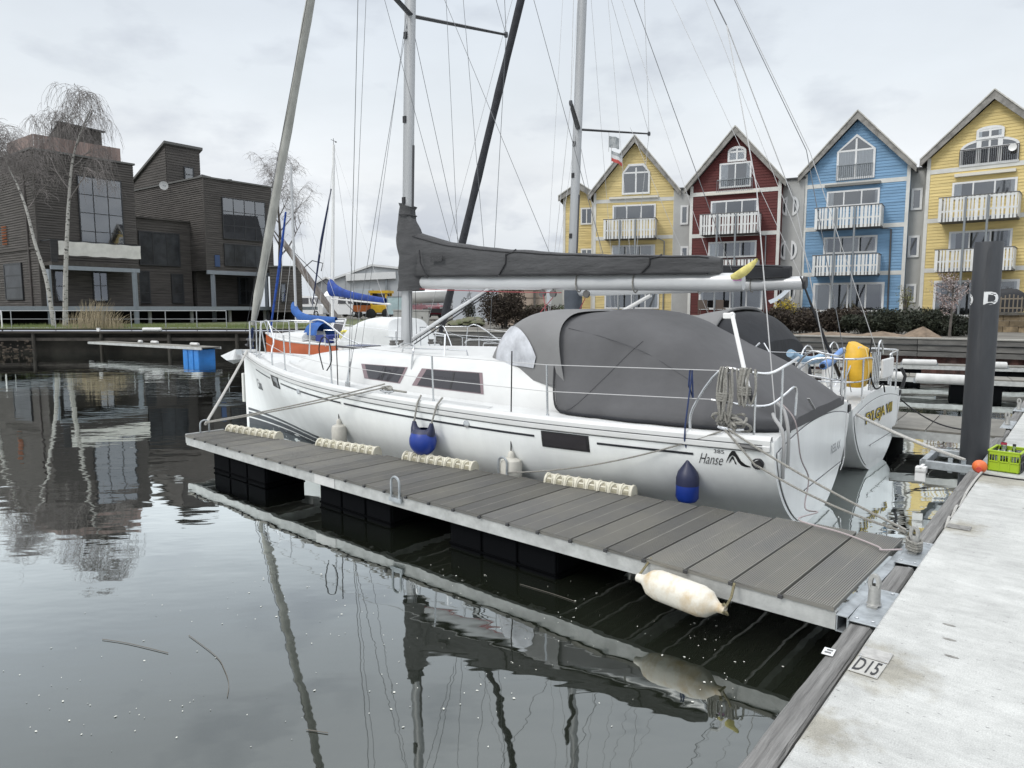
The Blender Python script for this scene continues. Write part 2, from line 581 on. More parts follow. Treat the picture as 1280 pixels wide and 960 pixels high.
# ------------------------------------------------------------------ setting: water, land, pier
def water_material():
    m = bpy.data.materials.new('harbour_water'); m.use_nodes = True
    nt = m.node_tree; N, L = nt.nodes, nt.links
    b = N['Principled BSDF']
    b.inputs['Base Color'].default_value = (0.010, 0.012, 0.008, 1)
    b.inputs['Roughness'].default_value = 0.015
    b.inputs['Specular IOR Level'].default_value = 0.0
    gl = N.new('ShaderNodeBsdfGlossy'); gl.inputs['Color'].default_value = (0.95, 0.985, 0.975, 1); gl.inputs['Roughness'].default_value = 0.02
    fr = N.new('ShaderNodeFresnel'); fr.inputs['IOR'].default_value = 1.33
    fm = N.new('ShaderNodeMath'); fm.operation = 'MULTIPLY'; fm.inputs[1].default_value = 4.3; fm.use_clamp = True
    L.new(fr.outputs[0], fm.inputs[0])
    ms = N.new('ShaderNodeMixShader')
    L.new(fm.outputs[0], ms.inputs[0]); L.new(b.outputs[0], ms.inputs[1]); L.new(gl.outputs[0], ms.inputs[2])
    L.new(ms.outputs[0], N['Material Output'].inputs['Surface'])
    tc = N.new('ShaderNodeTexCoord')
    def layer(scale, rot, strx, dist, detail):
        mp = N.new('ShaderNodeMapping'); mp.inputs['Scale'].default_value = strx
        mp.inputs['Rotation'].default_value = (0, 0, R(rot))
        L.new(tc.outputs['Object'], mp.inputs['Vector'])
        n = N.new('ShaderNodeTexNoise'); n.inputs['Scale'].default_value = scale; n.inputs['Detail'].default_value = detail
        n.inputs['Roughness'].default_value = 0.45
        L.new(mp.outputs[0], n.inputs['Vector'])
        mu = N.new('ShaderNodeMath'); mu.operation = 'MULTIPLY'; mu.inputs[1].default_value = dist
        L.new(n.outputs['Fac'], mu.inputs[0])
        return mu.outputs[0]
    a = layer(0.75, 12, (0.55, 1.25, 1), 0.013, 2)
    c = layer(3.2, -20, (0.6, 1.3, 1), 0.0034, 2)
    # ripple patches: some areas of the basin are glassy, some ruffled
    pn = N.new('ShaderNodeTexNoise'); pn.inputs['Scale'].default_value = 0.10; pn.inputs['Detail'].default_value = 2
    L.new(tc.outputs['Object'], pn.inputs['Vector'])
    pr = N.new('ShaderNodeMapRange'); pr.inputs['From Min'].default_value = 0.40; pr.inputs['From Max'].default_value = 0.65
    pr.inputs['To Min'].default_value = 0.40; pr.inputs['To Max'].default_value = 1.2
    L.new(pn.outputs['Fac'], pr.inputs['Value'])
    ad = N.new('ShaderNodeMath'); ad.operation = 'ADD'
    L.new(a, ad.inputs[0]); L.new(c, ad.inputs[1])
    mu = N.new('ShaderNodeMath'); mu.operation = 'MULTIPLY'
    L.new(ad.outputs[0], mu.inputs[0]); L.new(pr.outputs[0], mu.inputs[1])
    bp = N.new('ShaderNodeBump'); bp.inputs['Strength'].default_value = 1.0; bp.inputs['Distance'].default_value = 1.0
    L.new(mu.outputs[0], bp.inputs['Height']); L.new(bp.outputs[0], b.inputs['Normal']); L.new(bp.outputs[0], gl.inputs['Normal']); L.new(bp.outputs[0], fr.inputs['Normal'])
    return m


WATER = water_material()
mb = MB(); mb.add([(-400, -60, 0), (300, -60, 0), (300, 70, 0), (-400, 70, 0)], [(0, 1, 2, 3)])
tag(mb.build('water', WATER), kind='structure')

# quay line: the land begins behind it
QUAY = [(-140, 39), (-60, 37.6), (-13, 37.2), (-0.8, 34), (11.9, 29), (18, 24.7), (26, 17.5), (60, -20)]
QZ = 1.2
GRASS = mat('grass_ground', (0.0688, 0.0949, 0.0337), 0.95, color2=(0.13, 0.13, 0.0688), vscale=1.1, bump=0.6, bscale=20)
GRAVEL = mat('yard_gravel', (0.128, 0.12, 0.104), 0.95, var=0.25, vscale=0.6, bump=0.4, bscale=14)


def land(name, line, back, z, m):
    mb = MB(); n = len(line)
    V = [(x, y, z) for x, y in line] + [(x, y, z) for x, y in back]
    mb.add(V, [(i, i + 1, n + i + 1, n + i) for i in range(n - 1)])
    return tag(mb.build(name, m), kind='structure')


land('ground', [(x, y + 0.3) for x, y in QUAY], [(-2500, 3500), (-1400, 3500), (-500, 3500), (0, 3500), (500, 3500), (1200, 3500), (2500, 3500), (3500, 400)], QZ - 0.02, GRAVEL)
land('grass_bank', [(-140, 39.4), (-60, 38.0), (-13, 37.6), (-9, 38.5)], [(-140, 75), (-60, 75), (-22, 75), (-14, 70)], QZ + 0.05, GRASS)

# the concrete pontoon we stand on: local x along the pier, local y towards the water
PIER_A = R(39.5)
CONC = None


def concrete_material():
    m = bpy.data.materials.new('pontoon_concrete'); m.use_nodes = True
    nt = m.node_tree; N, L = nt.nodes, nt.links
    b = N['Principled BSDF']; b.inputs['Roughness'].default_value = 0.88
    b.inputs['Specular IOR Level'].default_value = 0.3
    tc = N.new('ShaderNodeTexCoord')
    def noise(scale, detail, rough=0.6, st=(1, 1, 1)):
        mp = N.new('ShaderNodeMapping'); mp.inputs['Scale'].default_value = st
        L.new(tc.outputs['Object'], mp.inputs['Vector'])
        n = N.new('ShaderNodeTexNoise'); n.inputs['Scale'].default_value = scale; n.inputs['Detail'].default_value = detail
        n.inputs['Roughness'].default_value = rough; L.new(mp.outputs[0], n.inputs['Vector'])
        return n.outputs['Fac']
    def rng(src, a, c, lo, hi):
        r = N.new('ShaderNodeMapRange'); r.inputs['From Min'].default_value = a; r.inputs['From Max'].default_value = c
        r.inputs['To Min'].default_value = lo; r.inputs['To Max'].default_value = hi; L.new(src, r.inputs['Value']); return r.outputs[0]
    big = rng(noise(1.3, 7, 0.68, (0.8, 1.6, 1)), 0.36, 0.64, 0.86, 1.05)
    brush = rng(noise(9, 6, 0.7, (1.0, 0.35, 1)), 0.32, 0.68, 0.80, 1.10)
    fine = rng(noise(150, 2), 0.25, 0.75, 0.78, 1.2)
    pit = rng(noise(38, 2, 0.5, (1.6, 0.7, 1)), 0.66, 0.74, 1.0, 0.5)
    def mul(a, c):
        n = N.new('ShaderNodeMath'); n.operation = 'MULTIPLY'; L.new(a, n.inputs[0]); L.new(c, n.inputs[1]); return n.outputs[0]
    f = mul(mul(big, brush), mul(fine, pit))
    # damp dirt collecting round the set-in plates and along the edge
    dirt = None
    for cx, cy, rad in ((1.13, -0.10, 0.30), (0.42, -0.05, 0.22), (4.15, -0.10, 0.26), (6.35, -0.22, 0.4), (-0.3, -0.05, 0.2)):
        d = N.new('ShaderNodeVectorMath'); d.operation = 'DISTANCE'; L.new(tc.outputs['Object'], d.inputs[0]); d.inputs[1].default_value = (cx, cy, 0.5)
        ad = N.new('ShaderNodeMath'); ad.operation = 'MULTIPLY_ADD'; ad.inputs[1].default_value = 0.5; L.new(noise(7, 4), ad.inputs[0]); L.new(d.outputs['Value'], ad.inputs[2])
        s = rng(ad.outputs[0], rad * 0.55 + 0.22, rad + 0.26, 1.0, 0.0)
        if dirt is None: dirt = s
        else:
            mxn = N.new('ShaderNodeMath'); mxn.operation = 'MAXIMUM'; L.new(dirt, mxn.inputs[0]); L.new(s, mxn.inputs[1]); dirt = mxn.outputs[0]
    c1 = N.new('ShaderNodeVectorMath'); c1.operation = 'SCALE'; c1.inputs[0].default_value = (0.445, 0.45, 0.435); L.new(f, c1.inputs['Scale'])
    c2 = N.new('ShaderNodeVectorMath'); c2.operation = 'SCALE'; c2.inputs[0].default_value = (0.27, 0.255, 0.21); L.new(f, c2.inputs['Scale'])
    mx = N.new('ShaderNodeMix'); mx.data_type = 'RGBA'
    dm = N.new('ShaderNodeMath'); dm.operation = 'MULTIPLY'; dm.inputs[1].default_value = 0.8; L.new(dirt, dm.inputs[0])
    L.new(dm.outputs[0], mx.inputs['Factor']); L.new(c1.outputs[0], mx.inputs['A']); L.new(c2.outputs[0], mx.inputs['B'])
    L.new(mx.outputs['Result'], b.inputs['Base Color'])
    bp = N.new('ShaderNodeBump'); bp.inputs['Strength'].default_value = 0.35; bp.inputs['Distance'].default_value = 0.006
    hh = N.new('ShaderNodeMath'); hh.operation = 'ADD'; L.new(fine, hh.inputs[0]); L.new(brush, hh.inputs[1])
    h2 = N.new('ShaderNodeMath'); h2.operation = 'ADD'; L.new(hh.outputs[0], h2.inputs[0]); L.new(pit, h2.inputs[1])
    L.new(h2.outputs[0], bp.inputs['Height']); L.new(bp.outputs[0], b.inputs['Normal'])
    return m


CONC = concrete_material()
pier = bpy.data.objects.new('pier', None); COL.objects.link(pier)
pier.location = (1.07, 2.66, 0); pier.rotation_euler = (0, 0, PI / 2 - PIER_A)
tag(pier, kind='structure')
PIER_M = Matrix.Translation(pier.location) @ Matrix.Rotation(PI / 2 - PIER_A, 4, 'Z')


def pier_pt(x, y, z):
    return PIER_M @ Vector((x, y, z))


rnd = random.Random(3)
for x0, x1 in ((-7.5, 6.52), (6.545, 20.5), (20.54, 36)):
    mb = MB()
    # ragged casting edge towards the water
    n = int((x1 - x0) / 0.07)
    top, bot = [], []
    for i in range(n + 1):
        x = x0 + (x1 - x0) * i / n
        top.append((x, -0.012 + rnd.uniform(-0.006, 0.006), 0.5)); bot.append((x, 0.0, 0.485))
    ins = [(p[0], -0.05, 0.5) for p in top]
    mb.grid([[(p[0], -5.5, 0.5) for p in top], ins, top, bot, [(p[0], 0.0, 0.12) for p in top]], smooth=False)
    mb.add([(x0, -5.5, 0.12), (x0, 0, 0.12), (x0, 0, 0.485), (x0, -5.5, 0.5)], [(0, 1, 2, 3)])
    mb.add([(x1, -5.5, 0.12), (x1, 0, 0.12), (x1, 0, 0.485), (x1, -5.5, 0.5)], [(0, 1, 2, 3)])
    mb.build('concrete_slab', CONC, pier)
mb = MB(); mb.box(-7.5, 36, -5.4, -0.03, -0.4, 0.117)
mb.build('pontoon_hull', mat('pontoon_hull_dark', (0.03, 0.03, 0.028), 0.9, var=0.3), pier)

PIERROT = PI / 2 - PIER_A
# small oval fixing pockets in the concrete
mb = MB()
for x, y in ((1.95, -0.33), (1.74, -0.36), (1.52, -0.40), (3.5, -0.9), (5.2, -0.5)):
    mb.lathe([(0.035, 0), (0.0, 0.0005)], 10, (0, 0, 0))
    k = len(mb.v) - 20
    for i in range(20):
        vx, vy, vz = mb.v[k + i]; mb.v[k + i] = (x + vx * 0.35, y + vy, 0.502 + vz)
mb.pieces('fixing_pocket', mat('pocket_mortar', (0.20, 0.195, 0.18), 0.9, var=0.3, vscale=20), pier)


# ---- timber rubbing beams along the pontoon edge
def beam(x0, x1, label):
    mb = MB(); n = max(2, int((x1 - x0) / 0.12))
    sec = [(0.028, 0.26), (0.036, 0.425), (0.05, 0.44), (0.158, 0.43), (0.17, 0.415), (0.172, 0.24)]
    rows = []
    for i in range(n + 1):
        x = x0 + (x1 - x0) * i / n
        rows.append([(x, y + rnd.uniform(-.0025, .0025), z + rnd.uniform(-.003, .003)) for y, z in sec])
    mb.grid(rows, smooth=False, closed=True)
    mb.add(rows[0], [tuple(range(6))[::-1]]); mb.add(rows[-1], [tuple(range(6))])
    cx = (x0 + x1) / 2
    mb.v = [(x - cx, y, z) for x, y, z in mb.v]
    o = mb.build('timber_edge_beam', WOODG, loc=pier_pt(cx, 0, 0), rot=(0, 0, PIERROT))
    tag(o, label, 'timber beam', 'weathered timber rubbing beams along the concrete pier')


beam(-3.2, 1.765, 'long cracked timber edge beam at the bottom of the picture beside the D15 plate')
beam(2.40, 3.03, 'short dark timber edge beam between the two cleat plates')
beam(3.70, 5.85, 'timber edge beam from the roped cleat plate towards the pile, nearer length')
beam(5.86, 7.02, 'timber edge beam ending at the orange buoy')
beam(8.55, 10.7, 'timber edge beam beyond the dark pile and lime crate')
beam(11.7, 19.0, 'farthest timber edge beam of the pier at the right picture edge')


# ---- cleats on galvanised bracket plates
def cleat(x, y, loc_label, plate=(-0.32, 0.32), grp='oval eye cleats on steel plates', yaw=0.0):
    t = thing('mooring_cleat', loc_label, 'cleat', pier_pt(x, y, 0.452), PIERROT, grp)
    mb = MB()
    # plate bent down over both sides of the beam
    th = 0.010
    x0, x1 = plate
    mb.box(x0, x1, -0.088, 0.066, -0.006, th - 0.006)
    mb.box(x0, x1, 0.066, 0.066 + th, -0.20, 0.0)
    mb.box(x0, x1, -0.098, -0.088, -0.05, th - 0.006)
    mb.build('bracket_plate', GALV, t, bevel=0.004)
    mb = MB()
    mb.box(-0.075, 0.075, -0.038, 0.038, 0.004, 0.022)
    # post, slightly tapered and fluted
    def oval(z, a, b, n=14):
        return [(a * math.cos(2 * PI * i / n), b * math.sin(2 * PI * i / n), z) for i in range(n)]
    mb.grid([oval(0.022, 0.060, 0.056), oval(0.035, 0.050, 0.046), oval(0.14, 0.044, 0.044), oval(0.178, 0.036, 0.046)], closed=True)
    mb.build('cleat_post', mat('cast_aluminium', (0.306, 0.306, 0.293), 0.5, metal=0.4, var=0.15, vscale=14), t, bevel=0.002)
    mb = MB()
    n = 22; rows = []
    for i in range(n):
        a = 2 * PI * i / n
        out = Vector((0, math.cos(a), math.sin(a)))
        c = Vector((0, 0.026 * math.cos(a), 0.203 + 0.052 * math.sin(a)))
        rows.append([c + out * k + Vector((q, 0, 0)) for k, q in ((0.016, -0.030), (0.023, -0.014), (0.023, 0.014), (0.016, 0.030), (-0.011, 0.026), (-0.011, -0.026))])
    rows.append(rows[0])
    mb.grid(rows, closed=True, smooth=True)
    o = mb.build('cleat_eye', MATS['cast_aluminium'], t)
    o.rotation_euler = (R(-4), R(14), 0); o.location = (-0.034, -0.008, -0.006)
    for q in t.children:
        if q.name.startswith('cleat'): q.scale = (0.8, 0.8, 0.8)
    mb = MB()
    for bx in (x0 + 0.05, x1 - 0.05):
        for by in (-0.055, 0.035):
            mb.lathe([(0.012, 0.004), (0.012, 0.012), (0.006, 0.014)], 6, (bx, by, 0))
    mb.pieces('bolt', STEEL, t)
    return t


cleat(2.08, 0.10, 'empty eye cleat on a bright steel plate at the near corner of the finger dock')
cleat(3.37, 0.10, 'eye cleat with grey mooring ropes and cable made fast at the dock root')
cleat(11.2, 0.12, 'small eye cleat on the pier edge beyond the lime crate, nearer of two', plate=(-0.45, 0.5))
cleat(13.45, 0.12, 'farthest eye cleat on the pier edge at the right picture border', plate=(-0.3, 0.3))

# ---- number plate set in the concrete, blank plate beside it
def flat_plate(name, label, cat_, x, y, w, d, m, txt=None, yaw=0.0, z=0.504):
    t = thing(name, label, cat_, pier_pt(x, y, z), PIERROT + yaw)
    mb = MB(); mb.box(-d / 2, d / 2, -w / 2, w / 2, -0.002, 0.004)
    mb.build('plate', m, t, bevel=0.003)
    mb = MB()
    for sx in (-1, 1):
        for sy in (-1, 1):
            mb.lathe([(0.006, 0.004), (0.006, 0.006), (0.002, 0.007)], 6, (sx * (d / 2 - 0.012), sy * (w / 2 - 0.012), 0))
    mb.pieces('screw', STEEL, t)
    if txt:
        me = text_mesh(txt, 0.125, extrude=0.0008, bold=0.001, spacing=1.05)
        o = mesh_obj('lettering', me, BLACK, t)
        xs = [v.co.x for v in me.vertices]; ys = [v.co.y for v in me.vertices]
        sx, sy = 0.112 / (max(xs) - min(xs)), 0.155 / (max(ys) - min(ys))
        o.scale = (sx, sy, 1.0)
        o.rotation_euler = (0, 0, -PI / 2)
        o.location = (-sy * (max(ys) + min(ys)) / 2, sx * (max(xs) + min(xs)) / 2, 0.0055)
    return t


PLATEW = mat('plate_dull_white', (0.37, 0.365, 0.34), 0.5, var=0.12, vscale=15)
PLATEG = mat('plate_grey', (0.34, 0.335, 0.32), 0.6, var=0.2, vscale=22)
flat_plate('berth_number_plate', 'white plate reading D15 set into the pier concrete', 'number plate', 1.105, -0.083, 0.14, 0.19, PLATEW, 'D15', yaw=R(-2))
flat_plate('blank_plate', 'grey worn plate on the concrete just beyond the D15 plate', 'plate', 1.275, -0.085, 0.145, 0.13, PLATEG)
flat_plate('blank_plate', 'dark grey plate in the concrete near the roped cleat', 'plate', 4.15, -0.10, 0.17, 0.13, mat('plate_dark', (0.17, 0.165, 0.155), 0.7, var=0.3, vscale=20))
t = thing('beam_tag', 'small white tag nailed to the timber beam near D15', 'tag', pier_pt(1.29, 0.155, 0.437), PIERROT + R(4))
mb = MB(); mb.box(-0.045, 0.045, -0.03, 0.03, 0.0, 0.004); mb.build('tag_plate', WHITEP, t, bevel=0.002)
mb = MB(); mb.box(-0.026, -0.006, -0.016, 0.018, 0.0045, 0.0055); mb.box(0.008, 0.026, -0.02, 0.012, 0.0045, 0.0055)
mb.pieces('print_mark', mat('print_grey', (0.12, 0.12, 0.12), 0.6), t)

# ------------------------------------------------------------------ tapered finger dock
DOCK_O = Vector((2.075, 4.325, 0)); DOCK_R = R(90 + 48.64)
DOCK_M = Matrix.Translation(DOCK_O) @ Matrix.Rotation(DOCK_R, 4, 'Z')
DL, DZ = 9.315, 0.45


def dock_rear(x):
    return -1.79 + x * (1.79 - 0.60) / 9.2


def dock_pt(x, y, z):
    return DOCK_M @ Vector((x, y, z))


dock = thing('finger_dock', 'long tapering finger dock of grey planks beside the white sailboat', 'dock', DOCK_O, DOCK_R)


def plank_mesh(name, pitch, rows=11, gap=0.014):
    """one plank of unit length: fine ribs along it and a worn pale joint in the middle"""
    mb = MB(); w = pitch - gap; x = gap / 2; prof = []; seams = []
    half = w / 2
    n = rows
    step = half / n
    for k in range(2):
        for i in range(n):
            a = x + k * half + i * step
            prof.append((a + step * 0.10, 0.0)); prof.append((a + step * 0.62, 0.0))
            prof.append((a + step * 0.68, -0.006)); prof.append((a + step * 1.04, -0.006))
    prof = [(x, -0.030), (x, -0.002)] + prof + [(x + w, -0.002), (x + w, -0.030)]
    r0 = [(a, 0.0, DZ + z) for a, z in prof]; r1 = [(a, -1.0, DZ + z) for a, z in prof]
    mb.grid([r0, r1], smooth=False)
    # worn rib in the middle keeps its own paler look
    for i, f in enumerate(mb.f):
        a = mb.v[f[0]][0]
        if abs(a - (x + half)) < step * 0.75 and mb.v[f[0]][2] > DZ - 0.001: mb.m[i] = 1
    nn = len(prof)
    mb.add(r0, [tuple(range(nn))[::-1]]); mb.add(r1, [tuple(range(nn))])
    return mb.mesh(name, [WPC, WPCL])


pm = plank_mesh('plank', DL / 27, gap=0.02)
for i in range(27):
    o = bpy.data.objects.new('plank', pm); COL.objects.link(o); o.parent = dock
    x = i * DL / 27
    o.location = (x, 0.018 + rnd.uniform(-0.004, 0.004) + 0.05 * math.sin(PI * i / 27), rnd.uniform(-0.002, 0.002))
    ln = -dock_rear(x + 0.17) + 0.02 + 0.05 * math.sin(PI * i / 27)
    o.scale = (1, ln, 1)
# frame: front beam in two lengths with a splice plate, rear beam, ends
SP = 5.62
n = 24
frame_front = MB()
for k in range(n):
    a, c = DL * k / n, DL * (k + 1) / n
    ya, yc = 0.05 * math.sin(PI * k / n), 0.05 * math.sin(PI * (k + 1) / n)
    def fb(x, y, z, a=a, c=c, ya=ya, yc=yc):
        t = (x - a) / (c - a); return (x, y + ya + (yc - ya) * t, z)
    frame_front.box(a, c, -0.045, 0.0, DZ - 0.155, DZ - 0.034, fn=fb)
frame_front.build('front_beam', GALVB, dock)
mb = MB(); mb.box(SP - 0.2, SP + 0.2, 0.045, 0.055, DZ - 0.150, DZ - 0.040); mb.build('splice_plate', mat('splice_paint', (0.5, 0.5, 0.49), 0.5, var=0.1), dock)
mb = MB()
mb.bar((0.0, dock_rear(0) + 0.03, DZ - 0.095), (DL, dock_rear(DL) + 0.03, DZ - 0.095), 0.045, 0.12); mb.build('rear_beam', GALVB, dock)
mb = MB()
mb.bar((DL + 0.01, 0.0, DZ - 0.06), (DL + 0.01, dock_rear(DL), DZ - 0.06), 0.03, 0.14); mb.build('end_beam', GALVB, dock)
mb = MB()
# hollow root beam: open end facing the viewer
y1 = dock_rear(0) - 0.02
mb.box(-0.075, -0.004, y1, 0.012, DZ - 0.155, DZ - 0.149); mb.box(-0.075, -0.004, y1, 0.012, DZ - 0.05, DZ - 0.044)
mb.box(-0.075, -0.069, y1, 0.012, DZ - 0.149, DZ - 0.05); mb.box(-0.010, -0.004, y1, 0.0, DZ - 0.149, DZ - 0.05)
mb.build('root_beam', GALV, dock)
mb = MB()
for yy in (-0.42, -0.52, -0.62, -1.42, -1.52, -1.62):
    mb.bar((-0.075, yy, DZ - 0.07), (-0.26, yy, DZ - 0.085), 0.012, 0.07)
for yy in (-0.52, -1.52):
    mb.tube([(-0.16, yy - 0.16, DZ - 0.1), (-0.16, yy + 0.16, DZ - 0.1)], 0.018, 8)
mb.pieces('hinge', GALV, dock)
mb = MB()
for k in range(9):
    x = 0.5 + k * 1.05
    mb.bar((x, -0.03, DZ - 0.09), (x, dock_rear(x) + 0.03, DZ - 0.09), 0.05, 0.09)
mb.pieces('cross_member', GALVB, dock)
# floats
for x0, x1 in ((7.15, 8.6), (4.55, 5.9), (2.3, 3.65)):
    mb = MB()
    yb = dock_rear((x0 + x1) / 2) + 0.12
    ns = 3
    for k in range(ns):
        a, c = x0 + (x1 - x0) * k / ns + 0.018, x0 + (x1 - x0) * (k + 1) / ns - 0.018
        mb.box(a, c, yb, -0.06, -0.25, DZ - 0.157)
    mb.box(x0 + 0.01, x1 - 0.01, yb + 0.02, -0.085, -0.24, DZ - 0.16)
    for k in range(3):
        mb.box(x0, x1, yb - 0.01, -0.052, 0.02 + k * 0.0, 0.05)
    mb.build('float', FLOATK, dock, bevel=0.012)
    mb = MB()
# bolt heads on the front edge of planks
mb = MB()
for i in range(1, 27):
    x = i * DL / 27
    y0 = 0.024 + 0.05 * math.sin(PI * i / 27)
    mb.box(x - 0.016, x + 0.016, y0, y0 + 0.014, DZ - 0.03, DZ - 0.006)
tag(mb.build('plank_clip', mat('clip_dark', (0.03, 0.03, 0.032), 0.5), dock), kind='stuff')


# moulded bumper strips on the berth side
def bumper(x0, x1, label):
    xm = (x0 + x1) / 2; L_ = x1 - x0
    y = dock_rear(xm)
    yaw = math.atan2(dock_rear(x1) - dock_rear(x0), x1 - x0)
    t = thing('dock_bumper', label, 'bumper', dock_pt(xm, y + 0.02, DZ + 0.003), DOCK_R + yaw, 'cream moulded bumper strips along the dock edge')
    mb = MB(); n = 10; r = 0.09
    def arc(x, rr, a0=-70, a1=180):
        # profile rises from the deck, over the edge and down the outer side
        return [(x, rr * math.cos(R(a)), max(rr * math.sin(R(a)), -0.09)) for a in [0 + (a1 - 0) * j / n for j in range(n + 1)]]
    def prof(x, rr):
        pts = []
        for j in range(n + 1):
            a = PI * j / n
            pts.append((x, rr * math.cos(a) - 0.03, rr * 1.15 * math.sin(a)))
        pts.append((x, -rr - 0.03, -0.11))
        return pts
    mb.grid([prof(-L_ / 2, r * 0.86), prof(L_ / 2, r * 0.86)], smooth=True)
    for sgn in (-1, 1):
        p = prof(sgn * L_ / 2, r * 0.86); mb.add(p, [tuple(range(len(p)))])
    mb.build('bumper_body', BUMPER, t)
    mb = MB(); k = 8
    for i in range(k + 1):
        x = -L_ / 2 + L_ * i / k
        x = max(-L_ / 2 + 0.014, min(L_ / 2 - 0.014, x))
        w = 0.012
        A = prof(x - w, r * .92); B = prof(x - w * 0.6, r * 0.96); C = prof(x + w * 0.6, r * 0.96); D = prof(x + w, r * .92)
        mb.grid([prof(x - w, r * 0.84), A, B, C, D, prof(x + w, r * 0.84)], smooth=True)
    mb.pieces('bumper_rib', BUMPER, t)
    mb = MB()
    for i in range(k):
        xc = -L_ / 2 + L_ * (i + 0.5) / k; w = L_ / k * 0.32
        # arched pocket on the deck side of each cell: a raised lip round a patch coloured dark like a shaded hollow
        pts = []
        for j in range(9):
            a = PI * j / 8
            pts.append((xc + w * math.cos(a), 0.026 + 0.060 * (math.sin(a) ** 0.9)))
        def on(x, z, off):
            zz = z / (r * 0.86 * 1.15); zz = min(0.999, zz)
            return (x, (r * 0.86) * math.sqrt(1 - zz * zz) - 0.03 + off, z + off * 0.6)
        lip = [on(px, pz, 0.006) for px, pz in [(xc + w, 0.0)] + pts + [(xc - w, 0.0)]]
        mb.tube(lip, 0.0065, 5)
    mb.pieces('pocket_lip', BUMPER, t)
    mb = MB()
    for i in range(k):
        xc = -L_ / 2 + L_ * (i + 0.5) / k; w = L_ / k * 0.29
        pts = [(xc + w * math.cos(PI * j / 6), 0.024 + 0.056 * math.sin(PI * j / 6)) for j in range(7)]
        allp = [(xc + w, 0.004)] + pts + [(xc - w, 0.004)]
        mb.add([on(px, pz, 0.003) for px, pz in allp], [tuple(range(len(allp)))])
    mb.pieces('pocket', mat('bumper_pocket_shade', (0.27, 0.25, 0.18), 0.8, var=0.3, vscale=18), t)  # flat patch, the shade of the hollow is in its colour


bumper(7.98, 9.18, 'cream ribbed bumper strip at the outer tip of the finger dock')
bumper(6.00, 7.12, 'cream ribbed bumper strip second from the dock tip, under the slim white fender')
bumper(4.42, 5.52, 'cream ribbed bumper strip below the blue ball fender')
bumper(2.40, 3.44, 'cream ribbed bumper strip nearest the viewer, left of the blue fender')


def mooring_ring(x, y, z, label, yaw=0.0, h=0.19, w=0.13):
    t = thing('mooring_ring', label, 'mooring ring', dock_pt(x, y, z), DOCK_R + yaw, 'steel mooring hoops on the dock')
    mb = MB()
    pts = [(-w / 2, 0, -0.05), (-w / 2, 0, h - w / 2)] + [(-w / 2 * math.cos(PI * j / 8), 0, h - w / 2 + w / 2 * math.sin(PI * j / 8)) for j in range(1, 8)] + [(w / 2, 0, h - w / 2), (w / 2, 0, -0.05)]
    mb.tube(pts, 0.013, 8); mb.build('hoop', GALV, t)
    mb = MB(); mb.box(-w / 2 - 0.03, w / 2 + 0.03, -0.014, 0.012, -0.075, -0.03); mb.build('foot', GALV, t, bevel=0.003)
    return t


mooring_ring(4.30, 0.08, DZ - 0.02, 'steel hoop on the front face of the dock, nearest of the hoops')
mooring_ring(4.05, dock_rear(4.05) - 0.03, DZ, 'steel hoop on the berth side of the dock beside the round white fender')
mooring_ring(9.30, -0.28, DZ, 'steel hoop at the outer tip of the dock holding the bow lines', yaw=R(80))

# two boards of the next finger docks beyond the second boat
def far_dock(name, label, P, d, L_, W, n, group, z=0.45, x0=0.0):
    d = Vector((d[0], d[1], 0)).normalized(); rz = math.atan2(d.y, d.x)
    t = thing(name, label, 'dock', (P[0], P[1], 0), rz, group)
    me = None
    for i in range(n):
        w = L_ / n
        if me is None:
            mb = MB(); mb.box(0.008, w - 0.008, -W, 0, z - 0.03, z); me = mb.mesh('plank', mat('plank_far', (0.155, 0.148, 0.13), 0.8, objvar=0.18, var=0.2, vscale=3))
        o = bpy.data.objects.new('plank', me); COL.objects.link(o); o.parent = t; o.location = (i * w, 0, rnd.uniform(-.003, .003))
    for yy in (-0.02, -W + 0.02):
        mb = MB(); mb.box(0, L_, yy - 0.025, yy + 0.025, z - 0.16, z - 0.033); mb.build('side_beam', GALVB, t)
    mb = MB(); mb.box(-0.03, 0.0, -W, 0, z - 0.16, z - 0.03); mb.box(L_, L_ + 0.03, -W, 0, z - 0.16, z - 0.03); mb.build('end_beam', GALVB, t)
    k = max(1, int(L_ / 3))
    for i in range(k):
        xx = L_ * (i + 0.5) / k
        mb = MB()
        for q in range(3): mb.box(xx - 0.6 + q * 0.4, xx - 0.22 + q * 0.4, -W + 0.1, -0.08, -0.25, z - 0.162)
        mb.build('float', FLOATK, t)
    return t

# ------------------------------------------------------------------ sailing yachts
B_TAB = [(0, 1.70), (1, 1.80), (2.5, 1.90), (4, 1.93), (5.2, 1.90), (6.2, 1.79), (7.2, 1.58), (8.2, 1.27), (9.2, 0.88), (10.0, 0.52), (10.6, 0.24), (10.95, 0.07), (11.1, 0.02)]
S_TAB = [(0, 1.10), (3, 1.11), (6, 1.20), (8.5, 1.31), (11.1, 1.44)]
K_TAB = [(0, -0.07), (1.5, -0.22), (4, -0.42), (7, -0.45), (9.5, -0.40), (10.7, -0.33), (11.1, -0.30)]
P_TAB = [(0, 1.80), (4, 2.1), (7, 1.75), (9, 1.35), (10.5, 1.15), (11.1, 1.1)]


def hb(x): return max(0.015, smooth_tab(B_TAB, x))
def hs(x): return smooth_tab(S_TAB, x)
def hk(x): return smooth_tab(K_TAB, x)
def hp(x): return smooth_tab(P_TAB, x)


def hull_y(x, z):
    s = (z - hk(x)) / (hs(x) - hk(x)); s = min(1, max(0, s))
    p = hp(x)
    return hb(x) * (1 - (1 - s) ** p) ** (1 / p)


